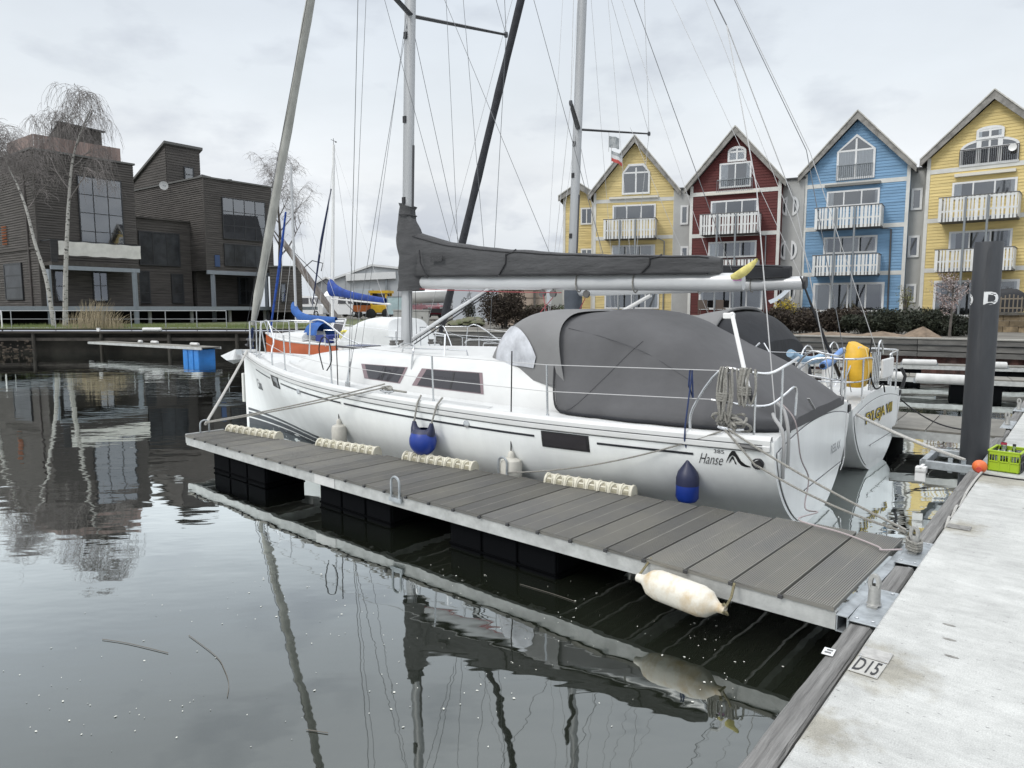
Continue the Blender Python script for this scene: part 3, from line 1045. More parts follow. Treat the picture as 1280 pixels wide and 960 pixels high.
def deck_z(x, y):
    b = hb(x); c = 0.10 if x < 10 else 0.10 * (11.1 - x) / 1.1
    return hs(x) + c * (1 - (y / b) ** 2) - 0.01


def hull_ribbon(name, parent, m, x0, x1, zlo, zhi, n=40, off=0.004, sides=(1,)):
    for s in sides:
        mb = MB(); rows = []
        for i in range(n + 1):
            x = x0 + (x1 - x0) * i / n
            a, c = zlo(x), zhi(x)
            rows.append([(x, s * (hull_y(x, a + (c - a) * k / 2) + off), a + (c - a) * k / 2) for k in range(3)])
        mb.grid(rows)
        o = mb.build(name, m, parent)
    return o


def make_hull(root):
    xs = [0, 0.35, 0.8, 1.4, 2, 2.7, 3.4, 4.1, 4.8, 5.5, 6.2, 6.8, 7.4, 8, 8.5, 9, 9.4, 9.8, 10.15, 10.45, 10.7, 10.88, 11.0, 11.07, 11.1]
    m = 16
    mb = MB(); rows = []
    for x in xs:
        row = []
        for s in (1, -1):
            zz = []
            for j in range(m + 1):
                t = j / m
                z = hk(x) + (hs(x) - hk(x)) * (1 - math.cos(t * PI / 2)) if False else hk(x) + (hs(x) - hk(x)) * t ** 1.7
                zz.append((x, s * hull_y(x, z), z))
            row += zz[::-1] if s == 1 else zz[1:]
        rows.append(row)
    mb.grid(rows)
    # transom, gently cambered top
    n = len(rows[0])
    topc = [(0, y, 1.10 + 0.17 * (1 - (y / 1.7) ** 2)) for y in [-1.7 + 3.4 * k / 12 for k in range(1, 12)]]
    mb.add(rows[0] + topc, [tuple(range(n + len(topc)))])
    mb.build('hull', GEL, root)
    # deck
    mb = MB(); rows = []
    for x in xs:
        b = hb(x)
        rows.append([(x, b * k / 8, deck_z(x, b * k / 8)) for k in range(-8, 9)])
    mb.grid(rows)
    mb.build('deck', DECK, root)
    # gunwale moulding with two dark seams
    for s in (1, -1):
        mb = MB(); rows = []
        for i in range(61):
            x = 0.03 + 11.0 * i / 60
            b, z = hb(x), hs(x)
            sec = [(b + 0.004, z - 0.10), (b + 0.022, z - 0.088), (b + 0.024, z - 0.045), (b + 0.016, z - 0.035), (b + 0.016, z + 0.012), (b - 0.012, z + 0.045), (b - 0.05, z + 0.05), (b - 0.075, z + 0.0)]
            if b < 0.3: sec = [(max(0.01, q if q > b else q), w) for q, w in sec]
            rows.append([(x, s * q, w) for q, w in sec])
        mb.grid(rows)
        mb.build('gunwale', DECK, root)
    hull_ribbon('gunwale_seam', root, STRIPE, 0.25, 10.9, lambda x: hs(x) - 0.108, lambda x: hs(x) - 0.098, 60, 0.005)
    mb = MB()
    for i in range(60):
        x = 0.1 + 10.8 * i / 60; x2 = 0.1 + 10.8 * (i + 1) / 60
        mb.bar((x, hb(x) + 0.0205, hs(x) - 0.032), (x2, hb(x2) + 0.0205, hs(x2) - 0.032), 0.006, 0.006)
    mb.build('gunwale_seam', STRIPE, root)


def transom_detail(root):
    """swim platform let into the transom: its outline, hinge slot and side grooves"""
    def inset(k, zmin, ztop):
        out = []
        for s in (1, -1):
            seq = []
            for j in range(13):
                z = zmin + (0.98 - zmin) * j / 12
                seq.append((s * max(0.02, hull_y(0.0, z) - k), z))
            out.append(seq[::-1] if s == 1 else seq)
        return out[0] + out[1]
    poly = inset(0.085, 0.12, 1.0)
    top = [(y, 0.98 + 0.15 * (1 - (y / 1.6) ** 2)) for y in [-1.45 + 2.9 * k / 14 for k in range(15)]]
    full = poly + top
    mb = MB()
    mb.prism(full, lambda a, b, w: (w, a, b), -0.012, 0.02)
    mb.build('swim_platform', GEL, root, bevel=0.004)
    mb = MB()
    pts = [(-0.006, y, z) for y, z in full + full[:1]]
    mb.tube([(-0.002, y * 1.012, z * 1.0 + 0.004) for y, z in full + full[:1]], 0.006, 4)
    mb.build('platform_seam', mat('seam_grey', (0.12, 0.12, 0.125), 0.6), root)
    mb = MB()
    mb.box(-0.022, -0.008, -1.20, 0.55, 0.385, 0.405)
    mb.build('platform_lip', GEL, root)
    mb = MB()
    mb.box(-0.016, -0.0125, -1.18, 0.62, 0.404, 0.416)
    mb.build('platform_slot', STRIPE, root)
    mb = MB()
    mb.box(-0.020, -0.0125, -1.42, -1.40, 0.42, 1.02); mb.tube([(-0.016, -1.40, 0.44), (-0.016, -1.33, 0.36), (-0.016, -1.2, 0.30)], 0.006, 4)
    mb.build('platform_rib', WHITEPL, root)
    mb = MB(); mb.box(-0.02, 0.06, -1.66, -1.54, 1.00, 1.10); mb.build('stern_light', BLACK, root, bevel=0.01)


def coachroof(root, x_aft=3.0, x_fwd=9.0):
    """cabin trunk: low wedge running out towards the foredeck"""
    TW = [(2.4, 1.12), (3.0, 1.16), (4.5, 1.18), (6, 1.10), (7.2, 0.92), (8.2, 0.62), (8.8, 0.36), (9.0, 0.2)]
    TZ = [(2.4, 1.60), (3.0, 1.68), (3.5, 1.74), (4.5, 1.74), (6.0, 1.72), (7.0, 1.68), (8.0, 1.59), (8.7, 1.49), (9.0, 1.42)]
    mb = MB(); rows = []
    for i in range(31):
        x = x_aft + (x_fwd - x_aft) * i / 30
        w = smooth_tab(TW, x); z = smooth_tab(TZ, x)
        wb = min(w + 0.26, hb(x) - 0.2); zb = hs(x) + 0.02
        sec = []
        half = [(wb, zb), (wb - 0.02, zb + 0.06), (w + 0.075, z - 0.115), (w + 0.035, z - 0.075), (w - 0.02, z - 0.05), (w * 0.6, z - 0.005), (0, z + 0.025)]
        sec = half + [(-a, c) for a, c in half[-2::-1]]
        rows.append([(x, a, c) for a, c in sec])
    mb.grid(rows)
    mb.add(rows[0], [tuple(range(len(rows[0])))]); mb.add(rows[-1], [tuple(range(len(rows[0])))[::-1]])
    mb.build('coachroof', DECK, root)

    def side(x, t, off=0.006):
        """t from 0 (deck) to 1 (top) on the cabin side"""
        w = smooth_tab(TW, x); z = smooth_tab(TZ, x)
        wb = min(w + 0.26, hb(x) - 0.2) - 0.02; zb = hs(x) + 0.08
        return (x, wb + (w + 0.075 - wb) * t + off, zb + (z - 0.115 - zb) * t)
    return side


def quad_on(fn, x0t, x0b, x1t, x1b, tb, tt, m, name, parent, off=0.006, n=6, thick=0.0):
    mb = MB(); rows = []
    for i in range(n + 1):
        s = i / n
        xt = x0t + (x1t - x0t) * s; xb = x0b + (x1b - x0b) * s
        rows.append([fn(xb + (xt - xb) * k / 3, tb + (tt - tb) * k / 3, off) for k in range(4)])
    mb.grid(rows)
    return mb.build(name, m, parent)


def stanchion_set(root, xs, h=0.62, both=True, rad=0.0125):
    tops = {1: [], -1: []}
    for s in ((1, -1) if both else (1,)):
        for x in xs:
            y = s * (hb(x) - 0.08); z = deck_z(x, y)
            mb = MB(); mb.tube([(x, y, z), (x, y * 1.012, z + h)], rad, 7)
            mb.lathe([(0.03, 0), (0.03, 0.015), (0.02, 0.05), (0.016, 0.07)], 8, (x, y, z))
            mb.build('stanchion', STEEL, root)
            tops[s].append((Vector((x, y, z)), Vector((x, y * 1.012, z + h))))
    return tops


def mast_rig(root, xm, zdeck, ztop, xtop, spreaders, chain, bow, stern_pts, wire=WIRE, mastmat=ALU, hb_mast=0.105):
    """mast, swept spreaders, shrouds and stays; spreaders: list of (z, span, sweep)"""
    def mx(z): return xm + (xtop - xm) * (z - zdeck) / (ztop - zdeck)
    mb = MB()
    rows = []
    for z in [zdeck + (ztop - zdeck) * i / 16 for i in range(17)]:
        taper = 1.0 if z < ztop * 0.75 else 0.8
        rows.append([(mx(z) + hb_mast * taper * math.cos(2 * PI * j / 16), hb_mast * 0.66 * taper * math.sin(2 * PI * j / 16), z) for j in range(16)])
    mb.grid(rows, closed=True)
    mb.add(rows[-1], [tuple(range(16))])
    mast = mb.build('mast', mastmat, root)
    mb = MB(); mb.box(mx(zdeck + 3) - hb_mast - 0.012, mx(zdeck + 3) - hb_mast + 0.004, -0.018, 0.018, zdeck + 1.1, zdeck + 3.2, fn=lambda x, y, z: (x + mx(z) - mx(zdeck + 3), y, z))
    mb.build('sail_track', mat('track_dark', (0.05, 0.05, 0.055), 0.5), mast)
    mb = MB()
    for z in (zdeck + 1.2, zdeck + 2.35, zdeck + 3.6, spreaders[0][0] - 0.3):
        mb.box(mx(z) + hb_mast * 0.2 - 0.03, mx(z) + hb_mast * 0.2 + 0.03, hb_mast * 0.66 - 0.006, hb_mast * 0.66 + 0.02, z - 0.05, z + 0.05)
    mb.pieces('mast_fitting', BLACK, mast)
    prev = {s: None for s in (1, -1)}
    tips = []
    for z, span, sweep in spreaders:
        tp = {}
        for s in (1, -1):
            a = Vector((mx(z) - 0.05, s * 0.05, z)); tip = Vector((mx(z) - sweep, s * span, z + 0.06))
            mb = MB(); mb.tube([a, a.lerp(tip, 0.5), tip], [0.042, 0.038, 0.028], 8, oval=(0.55, 1.25))
            mb.lathe([(0.03, -0.04), (0.036, 0), (0.03, 0.04)], 8, tip)
            mb.build('spreader', ALUD, root)
            tp[s] = tip
        tips.append((z, tp))
    for s in (1, -1):
        c = Vector((chain[0], s * chain[1], chain[2]))
        mb = MB()
        path = [c] + [tp[s] for _, tp in tips] + [Vector((mx(ztop - 0.3), 0, ztop - 0.3))]
        mb.tube(path, 0.006, 4); mb.build('cap_shroud', wire, root)
        mb = MB()
        mb.tube([c + Vector((0.04, -s * 0.02, 0)), Vector((mx(tips[0][0] - 0.2), s * 0.06, tips[0][0] - 0.12))], 0.0055, 4)
        mb.build('lower_shroud', wire, root)
        if len(tips) > 1:
            mb = MB(); mb.tube([tips[0][1][s], Vector((mx(tips[1][0] - 0.2), s * 0.06, tips[1][0] - 0.12))], 0.005, 4); mb.build('intermediate_shroud', wire, root)
        mb = MB()
        for dx in (0, 0.045):
            top = (tips[0][1][s] - c).normalized() if dx == 0 else (Vector((mx(tips[0][0]), 0, tips[0][0])) - c).normalized()
            p0 = c + Vector((dx, 0, 0.0))
            mb.tube([p0 - Vector((0, 0, 0.02)), p0 + top * 0.10, p0 + top * 0.32], [0.013, 0.012, 0.009], 6)
        mb.box(c.x - 0.03, c.x + 0.07, c.y - 0.006, c.y + 0.006, c.z - 0.06, c.z + 0.02)
        mb.build('turnbuckle', STEEL, root)
    return mx, tips


def boom_and_cover(root, x_goose, z_goose, x_end, z_end, mx, cov, hood_top, mats=(BOOMW, CANVAS_SAIL), r=0.108, hood=True, seed=1):
    def bz(x): return z_goose + (z_end - z_goose) * (x - x_goose) / (x_end - x_goose)
    mb = MB()
    mb.tube([(x_goose, 0, bz(x_goose)), (x_goose - 0.05, 0, bz(x_goose)), (x_end + 0.03, 0, bz(x_end)), (x_end, 0, bz(x_end))], [r * 0.8, r, r, r * 0.93], 16, oval=(1.0, 0.72))
    boom = mb.build('boom', mats[0], root)
    mb = MB(); mb.tube([(x_end + 0.004, 0, bz(x_end)), (x_end - 0.05, 0, bz(x_end))], [r * 1.0, r * 0.9], 16, oval=(1.0, 0.72)); mb.build('end_cap', BOOMW if hood else BLACK, boom)
    # reef and clew straps
    for xx in ([x_end + 1.35, x_end + 2.2] if hood else [x_end + 0.9, x_end + 1.9]):
        mb = MB()
        mb.tube([(xx, (r * 0.72 + 0.012) * math.cos(a), bz(xx) - 0.01 + (r + 0.016) * math.sin(a)) for a in [2 * PI * k / 16 for k in range(17)]], 0.009, 5)
        mb.build('reef_strap', ROPEG, boom)
    # stacked sail in its zipped bag
    rg = random.Random(seed)
    n = 40; rows = []
    xa, xb = x_end + 0.22, x_goose - 0.12
    for i in range(n + 1):
        t = i / n; x = xa + (xb - xa) * t
        top = smooth_tab(cov, x); z0 = bz(x) + r * 0.9
        h = max(0.04, top - z0)
        w = 0.13 + 0.035 * math.sin(PI * min(1, t * 1.2)) + rg.uniform(-0.006, 0.006)
        if i == 0: w *= 0.5
        row = []
        m = 14
        for j in range(m + 1):
            s = j / m
            a = PI * s
            yy = w * math.cos(a) * (0.80 + 0.2 * math.sin(a))
            if 0.2 < s < 0.8: yy = w * math.copysign(abs(math.cos(a)) ** 0.9, math.cos(a))
            zz = z0 + h * (math.sin(a) ** 0.55)
            wr = mnoise.noise(Vector((x * 2.2 + zz * 2.5, zz * 3.0, seed))) * 0.028 + mnoise.noise(Vector((x * 5.5, zz * 5 + x * 3, seed + 3))) * 0.016
            row.append((x, yy + math.copysign(wr, yy), zz + wr * 0.4))
        rows.append(row)
    mb = MB(); mb.grid(rows); mb.add(rows[0], [tuple(range(m + 1))]); mb.add(rows[-1], [tuple(range(m + 1))[::-1]])
    cover = mb.build('sail_cover', mats[1], root)
    # black zip along the upper shoulder and bottom hem, cross straps
    for idx, rad, nm in ((4, 0.010, 'zip'), (0, 0.013, 'hem')):
        mb = MB()
        mb.tube([Vector(rows[i][idx]) + Vector((0, 0.008, 0.004)) for i in range(1, n + 1)], rad, 5)
        mb.build(nm, PIPING, cover)
    for fx in ((0.17, 0.60) if hood else (0.15, 0.5)):
        i = int(n * fx); mb = MB()
        mb.tube([Vector(rows[i + int(2 * (1 - j / 6))][j]) + Vector((0, 0.012, 0.004)) for j in range(0, 7)], 0.011, 5)
        mb.build('strap', PIPING, cover)
    if hood:
        # collar wrapped round the mast above the boom
        zs = [(bz(x_goose) - 0.14, 0.145, 0.15, 0.24), (bz(x_goose) + 0.25, 0.15, 0.165, 0.26), (bz(x_goose) + 0.55, 0.15, 0.165, 0.24), (bz(x_goose) + 0.78, 0.145, 0.155, 0.16),
              (hood_top - 0.26, 0.14, 0.125, 0.05), (hood_top - 0.12, 0.135, 0.115, 0.0), (hood_top - 0.02, 0.125, 0.11, 0.0), (hood_top + 0.02, 0.15, 0.14, 0.0)]
        rows = []
        zz0, zz1 = zs[0][0], zs[-1][0]
        tabs = [[(q[0], q[k]) for q in zs] for k in (1, 2, 3)]
        for i in range(25):
            z = zz0 + (zz1 - zz0) * i / 24
            f, w, back = [smooth_tab(tb, z) for tb in tabs]
            row = []
            for j in range(22):
                a = 2 * PI * j / 22
                x = mx(z) + (f if math.cos(a) > 0 else f + back) * math.cos(a)
                y = w * math.sin(a)
                fold = 0.020 * math.sin(3 * a + z * 5) + 0.008 * math.sin(7 * a - z * 9) + mnoise.noise(Vector((x * 4, y * 6 + z * 2, z * 3))) * 0.03
                row.append((x + fold * math.cos(a), y + fold * math.sin(a), z + 0.05 * math.cos(a) * (1 if i > 20 else 0)))
            rows.append(row)
        mb = MB(); mb.grid(rows, closed=True)
        mb.build('mast_collar', mats[1], cover)
        mb = MB(); z = hood_top - 0.14
        mb.tube([(mx(z) + 0.148 * math.cos(a), 0.13 * math.sin(a), z + 0.02 * math.cos(a)) for a in [2 * PI * k / 18 for k in range(19)]], 0.012, 5); mb.build('collar_strap', PIPING, cover)
        xx = x_goose - 0.38
        mb = MB(); mb.tube([(xx + 0.06, 0.165, bz(xx) + 0.50), (xx + 0.02, 0.185, bz(xx) + 0.3), (xx - 0.10, 0.155, bz(xx) + 0.06)], 0.012, 5); mb.build('strap', PIPING, cover)
        mb = MB(); mb.box(xx - 0.42, xx - 0.18, 0.158, 0.172, bz(xx) + 0.31, bz(xx) + 0.39); mb.build('maker_patch', mat('patch_black', (0.02, 0.02, 0.022), 0.6, color2=(0.25, 0.25, 0.25), vscale=40, stretch=(1, 1, 3), mixlo=0.62, mixhi=0.66), cover)
    return boom, bz


def furled(root, name, a, b, r, m, n=20):
    mb = MB(); a, b = Vector(a), Vector(b)
    pts = [a.lerp(b, i / n) for i in range(n + 1)]
    rs = [r * (0.55 if i == 0 else 1.0 + 0.08 * math.sin(i * 2.3)) * (1 - 0.25 * i / n) for i in range(n + 1)]
    mb.tube(pts, rs, 12)
    o = mb.build(name, m, root)
    return o


def canopy(root, name, m, F, M, A, n=24, k=14, wr=0.012, seed=0, uv=(0, 1)):
    """cloth stretched over three bows: F, M, A map u in [0,1] (port foot, over, starboard foot) to points"""
    rows = []
    for i in range(k + 1):
        v = i / k; row = []
        for j in range(n + 1):
            u = uv[0] + (uv[1] - uv[0]) * j / n
            f, mm, a = Vector(F(u)), Vector(M(u)), Vector(A(u))
            p = (2 * (v - 0.5) * (v - 1)) * f + (4 * v * (1 - v)) * mm + (2 * v * (v - 0.5)) * a
            d = mnoise.noise(Vector((p.x * 1.7, p.y * 1.7, p.z * 1.7 + seed))) * wr + mnoise.noise(Vector((p.x * 5, p.y * 2.5, p.z * 4 + seed))) * wr * 0.5
            row.append(p + Vector((d * 0.3, d * (1 if p.y > 0 else -1), d)))
        rows.append(row)
    mb = MB(); mb.grid(rows)
    return mb.build(name, m, root), rows


def hoop(xb, zb, yb, xt, zt, e=0.62):
    """bow from port foot over the top to starboard foot"""
    def fn(u):
        a = PI * u
        c, s = math.cos(a), math.sin(a)
        cy = math.copysign(abs(c) ** e, c); sz = s ** e
        return (xb + (xt - xb) * sz, yb * cy, zb + (zt - zb) * sz)
    return fn


# ================================================================== the white yacht at the dock
B_ROT = R(90 + 53.6)
B1 = Vector((3.45, 7.83, 0))
B1_M = Matrix.Translation(B1) @ Matrix.Rotation(B_ROT, 4, 'Z')


def b1(x, y, z):
    return B1_M @ Vector((x, y, z))


boat = thing('sailing_yacht', 'white sailing yacht with grey canvas cockpit tent moored at the planked finger dock', 'sailboat', B1, B_ROT)
make_hull(boat)
transom_detail(boat)
cabin_side = coachroof(boat, 2.5)

# dark waist stripe, broken at the windows, and boot stripes
def stz(x): return hs(x) - 0.19
for x0, x1 in ((0.76, 1.80), (2.58, 5.9), (5.98, 8.14), (8.76, 9.95)):
    hull_ribbon('hull_stripe', boat, STRIPE, x0, x1, lambda x: stz(x) - 0.012, lambda x: stz(x) + 0.012, 30)
bt = lambda x: 0.19 + 0.012 * max(0, x - 4)
hull_ribbon('boot_stripe', boat, BOOT, 2.5, 11.0, lambda x: bt(x), lambda x: bt(x) + 0.05, 40)
hull_ribbon('boot_stripe', boat, BOOT, 2.5, 11.0, lambda x: bt(x) - 0.13, lambda x: bt(x) - 0.035, 40)
hull_ribbon('boot_stripe', boat, BOOT, 2.0, 11.0, lambda x: -0.12, lambda x: bt(x) - 0.16, 40)
mb = MB()


def hull_window(x0, x1, zc, h):
    def fn(x, z, off): return (x, hull_y(x, z) + off, z)
    for nm, g, m, o in (('window_frame', 0.025, BLACK, 0.007), ('hull_window', 0.0, SMOKE, 0.011)):
        mb = MB(); rows = []
        for i in range(9):
            x = x0 - g + (x1 - x0 + 2 * g) * i / 8
            z = zc(x)
            rows.append([fn(x, z - h / 2 - g * .7, o - 0.006), fn(x, z - h / 2 - g * .7, o), fn(x, z, o), fn(x, z + h / 2 + g * .7, o), fn(x, z + h / 2 + g * .7, o - 0.006)])
        mb.grid(rows, smooth=False)
        for rw in (rows[0], rows[-1]): mb.add(rw, [(0, 1, 2, 3, 4)])
        ob = mb.build(nm, m, boat if nm == 'window_frame' else last)
        last = ob


hull_window(1.92, 2.46, lambda x: stz(x) - 0.02, 0.15)
hull_window(8.28, 8.64, lambda x: stz(x) - 0.015, 0.17)
# scupper and small outlets
mb = MB()
for x, dz in ((7.30, -0.20), (3.55, -0.16)):
    z = hs(x) + dz
    mb.lathe([(0.045, -0.01), (0.045, 0.012), (0.03, 0.016)], 12, (x, hull_y(x, z), z), (0, 1, 0))
mb.pieces('skin_fitting', STEEL, boat)
# name at the bow and maker's mark on the quarter
def hull_text(txt, size, x, z, shear, m, name='hull_lettering', squash=1.0, bold=0.0):
    me = text_mesh(txt, size, shear=shear, extrude=0.0006, bold=bold)
    for v in me.vertices:
        lx, ly = v.co.x * squash, v.co.y
        xx = x - lx; zz = z + ly
        v.co = Vector((xx, hull_y(xx, min(zz, hs(xx) - 0.01)) + 0.004 + v.co.z, zz))
    return mesh_obj(name, me, m, boat)


hull_text('Calua', 0.30, 10.14, 0.80, 0.25, mat('letter_dark', (0.03, 0.035, 0.045), 0.5), squash=0.56, bold=0.0)
hull_text('Hanse', 0.165, 0.72, 0.82, 0.62, BLACK, squash=0.56, bold=-0.0015)
hull_text('385', 0.055, 0.56, 0.945, 0.0, mat('letter_grey', (0.05, 0.05, 0.055), 0.5), squash=1.3)
# swoosh emblem: two curved blades
mb = MB()
def swoosh(pts_w):
    rows = []
    for x, z, w in pts_w:
        x, z, w = x * 0.72 + 0.135, z + 0.12, w * 1.35
        rows.append([(x, hull_y(x, z - w) + 0.005, z - w), (x, hull_y(x, z + w) + 0.005, z + w)])
    mb.grid(rows)
swoosh([(0.43, 0.735, 0.003), (0.405, 0.775, 0.008), (0.375, 0.815, 0.013), (0.34, 0.842, 0.017), (0.305, 0.835, 0.022), (0.275, 0.79, 0.026), (0.235, 0.745, 0.018), (0.18, 0.722, 0.010), (0.12, 0.715, 0.003)])
swoosh([(0.395, 0.735, 0.003), (0.37, 0.765, 0.009), (0.345, 0.795, 0.010), (0.325, 0.785, 0.014), (0.315, 0.75, 0.015), (0.295, 0.730, 0.004)])
mb.build('emblem', BLACK, boat)
# quarter fairlead with its dark ring
mb = MB()
mb.lathe([(0.055, -0.01), (0.06, 0.008), (0.045, 0.016), (0.035, 0.006)], 16, (0.15, hull_y(0.15, 0.88), 0.88), (0.0, 1, -0.1)); mb.build('fairlead', mat('fairlead_dark', (0.05, 0.05, 0.055), 0.3, metal=0.6), boat)
mb = MB(); mb.tube([(0.30, hb(0.3) + 0.02, 1.045), (0.10, hb(0.1) + 0.03, 1.03)], 0.022, 8); mb.build('rub_rail_end', mat('rub_end', (0.10, 0.10, 0.10), 0.5), boat)
me = text_mesh('REELAX', 0.15, extrude=0.0006, bold=0.002)
o = mesh_obj('hull_lettering', me, mat('letter_faint', (0.36, 0.37, 0.38), 0.5), boat)
o.matrix_local = Matrix.Translation((-0.0135, -0.62, 0.60)) @ Matrix(((0, 0, -1, 0), (-1, 0, 0, 0), (0, 1, 0, 0), (0, 0, 0, 1)))

# coachroof windows
for (xt0, xb0, xt1, xb1, cx) in ((6.22, 6.02, 5.16, 5.22, 0), (4.88, 4.98, 3.80, 3.70, 0)):
    quad_on(cabin_side, xt0, xb0, xt1, xb1, 0.12, 0.74, SMOKE_EDGE, 'cabin_window_frame', boat, 0.004)
    inset = 0.14
    fr = [o for o in COL.objects if o.name.startswith('cabin_window_frame')][-1]
    w = quad_on(cabin_side, xt0 - 0.10, xb0 - 0.10, xt1 + 0.05, xb1 + 0.05, 0.15, 0.72, SMOKE, 'cabin_window', boat, 0.008)
    xm = (xt1 + (xt0 - xt1) * 0.42)
    mb = MB(); mb.grid([[cabin_side(xm + 0.03, t, 0.011) for t in (0.17, 0.4, 0.70)], [cabin_side(xm, t, 0.011) for t in (0.17, 0.4, 0.70)]]); mb.build('window_bar', BLACK, w)
# cabin-top grab rails, hatch, foredeck non-slip panels, sheets and blocks
mb = MB()
for s in (1, -1):
    mb.grid([[(x, s * (hb(x) - 0.10 - (hb(x) - 0.2 - 0.15) * 0), deck_z(x, s * (hb(x) - 0.1)) + 0.004), (x, s * max(0.05, min(hb(x) - 0.34, 9)), deck_z(x, s * max(0.05, hb(x) - 0.34)) + 0.004)] for x in [3.4 + i * 0.35 for i in range(17)]])
mb.pieces('side_deck_nonslip', NONSLIP, boat)
mb = MB()
for s in (1, -1):
    mb.grid([[(x, s * 0.03, deck_z(x, 0.03) + 0.004), (x, s * max(0.031, hb(x) - 0.15), deck_z(x, hb(x) - 0.15) + 0.004)] for x in [9.1 + i * 0.12 for i in range(12)]])
mb.pieces('foredeck_nonslip', NONSLIP, boat)
mb = MB(); mb.box(7.35, 7.9, -0.28, 0.28, 1.66, 1.70); mb.build('deck_hatch', SMOKE, boat, bevel=0.02)
mb = MB()
for s in (1, -1):
    for xx in (7.05,):
        pts = [(5.6, s * 0.95, 1.70), (5.58, s * 0.95, 1.76), (4.9, s * 1.0, 1.775), (4.3, s * 1.02, 1.775), (4.28, s * 1.02, 1.70)]
        mb.tube(pts, 0.012, 6)
mb.build('grab_rail', STEEL, boat)
# granny bars beside the mast
for s in (1, -1):
    mb = MB(); y = s * 0.98
    mb.tube(spline([(5.10, s * 1.30, 1.22), (5.08, s * 1.26, 1.70), (5.12, s * 1.2, 1.80), (5.30, s * 1.05, 1.815), (5.75, s * 0.8, 1.82), (5.85, s * 0.78, 1.76)], 4), 0.014, 7); mb.build('mast_bar', STEEL, boat)
    mb = MB(); mb.tube([(4.45, s * 1.35, 1.24), (4.75, s * 0.95, 1.98), (5.0, s * 0.9, 2.0)], 0.013, 7); mb.build('dorade_bar', STEEL, boat)

# mast, boom, sail cover, vang
mxf, tips = mast_rig(boat, 6.46, 1.72, 15.2, 5.95, [(6.88, 1.62, 0.66), (11.2, 1.3, 0.5)], (6.02, 1.62, 1.27), None, None)
COV = [(1.0, 2.90), (1.25, 2.965), (2.0, 3.02), (2.7, 3.055), (3.6, 3.13), (4.6, 3.235), (5.4, 3.36), (6.0, 3.52), (6.3, 3.62)]
boom, bzf = boom_and_cover(boat, 6.30, 2.765, 0.95, 2.655, mxf, COV, 3.98)
mb = MB(); mb.tube([(6.28, 0.02, 1.86), (5.5, 0.02, 2.25), (5.05, 0.02, 2.46)], [0.03, 0.03, 0.03], 8); mb.tube([(5.2, 0.02, 2.39), (4.70, 0.02, 2.64)], 0.02, 8); mb.build('boom_vang', mat('vang_silver', (0.6, 0.61, 0.62), 0.3, metal=0.3), boat)
mb = MB(); mb.tube([(6.28, 0.05, 1.80), (4.72, 0.05, 2.58)], 0.009, 5); mb.tube([(6.28, 0.0, 1.76), (4.76, 0.0, 2.54)], 0.009, 5); mb.pieces('vang_line', ROPEK, boat)
mb = MB(); mb.tube(sag((6.2, 0.07, 2.66), (3.4, 0.05, 2.56), 0.01), 0.006, 5); mb.build('reef_line', ROPER, boat)
# mainsheet tackle under the boom
for i, (xx, q) in enumerate(((3.75, 0.0), (3.55, 0.03), (3.05, -0.03))):
    mb = MB(); z = bzf(xx) - 0.16
    mb.lathe([(0.02, -0.022), (0.05, -0.02), (0.05, 0.02), (0.02, 0.022)], 10, (xx, q, z), (0, 1, 0)); mb.tube([(xx, q, z), (xx, q, z + 0.09)], 0.012, 5); mb.build('sheet_block', mat('block_grey', (0.12, 0.115, 0.11), 0.4, metal=0.3), boat)
mb = MB()
for a, c in (((3.72, 0.03, 2.54), (3.35, 0.3, 1.76)), ((3.55, 0.03, 2.5), (3.95, 0.55, 1.76)), ((3.05, 0, 2.48), (3.3, 0.28, 1.76))):
    mb.tube([a, c], 0.0055, 4)
mb.pieces('mainsheet', ROPER, boat)
mb = MB()
for k, (dx, dy) in enumerate(((0.16, 0.05), (-0.17, 0.03), (-0.19, -0.05), (-0.16, 0.07))):
    mb.tube([(6.46 + dx, dy, 1.78), (6.44 + dx * 0.8, dy, 2.62)], 0.006, 4)
mb.pieces('halyard_tail', WIRED, boat)
mb = MB()
for y in (-0.28, 0.26, 0.4, -0.42):
    mb.lathe([(0.05, 0), (0.055, 0.03), (0.04, 0.045), (0.05, 0.08)], 10, (6.25 + y * 0.3, y, 1.755))
mb.pieces('mast_base_block', mat('block_grey', (0.12, 0.115, 0.11)), boat)
# forestay with the white furled sail, topping halyard beside it, furler drum
fa, fb = Vector((10.86, 0, 1.75)), Vector((6.02, 0, 14.9))
furled(boat, 'furled_jib', fa.lerp(fb, 0.02), fa.lerp(fb, 0.93), 0.085, SAILW)
mb = MB(); mb.tube([fa + Vector((0.02, 0, -0.3)), fb], 0.008, 5); mb.build('forestay', WIRE, boat)
mb = MB(); mb.tube([(10.92, 0.08, 1.85), (6.3, 0.12, 13.6)], 0.0065, 4); mb.build('jib_halyard', WIRED, boat)
mb = MB(); mb.lathe([(0.05, -0.08), (0.09, -0.07), (0.05, -0.05), (0.05, 0.03), (0.09, 0.05), (0.05, 0.07)], 12, (10.89, 0, 1.66), (-0.35, 0, 0.94)); mb.build('furler_drum', BLACK, boat)
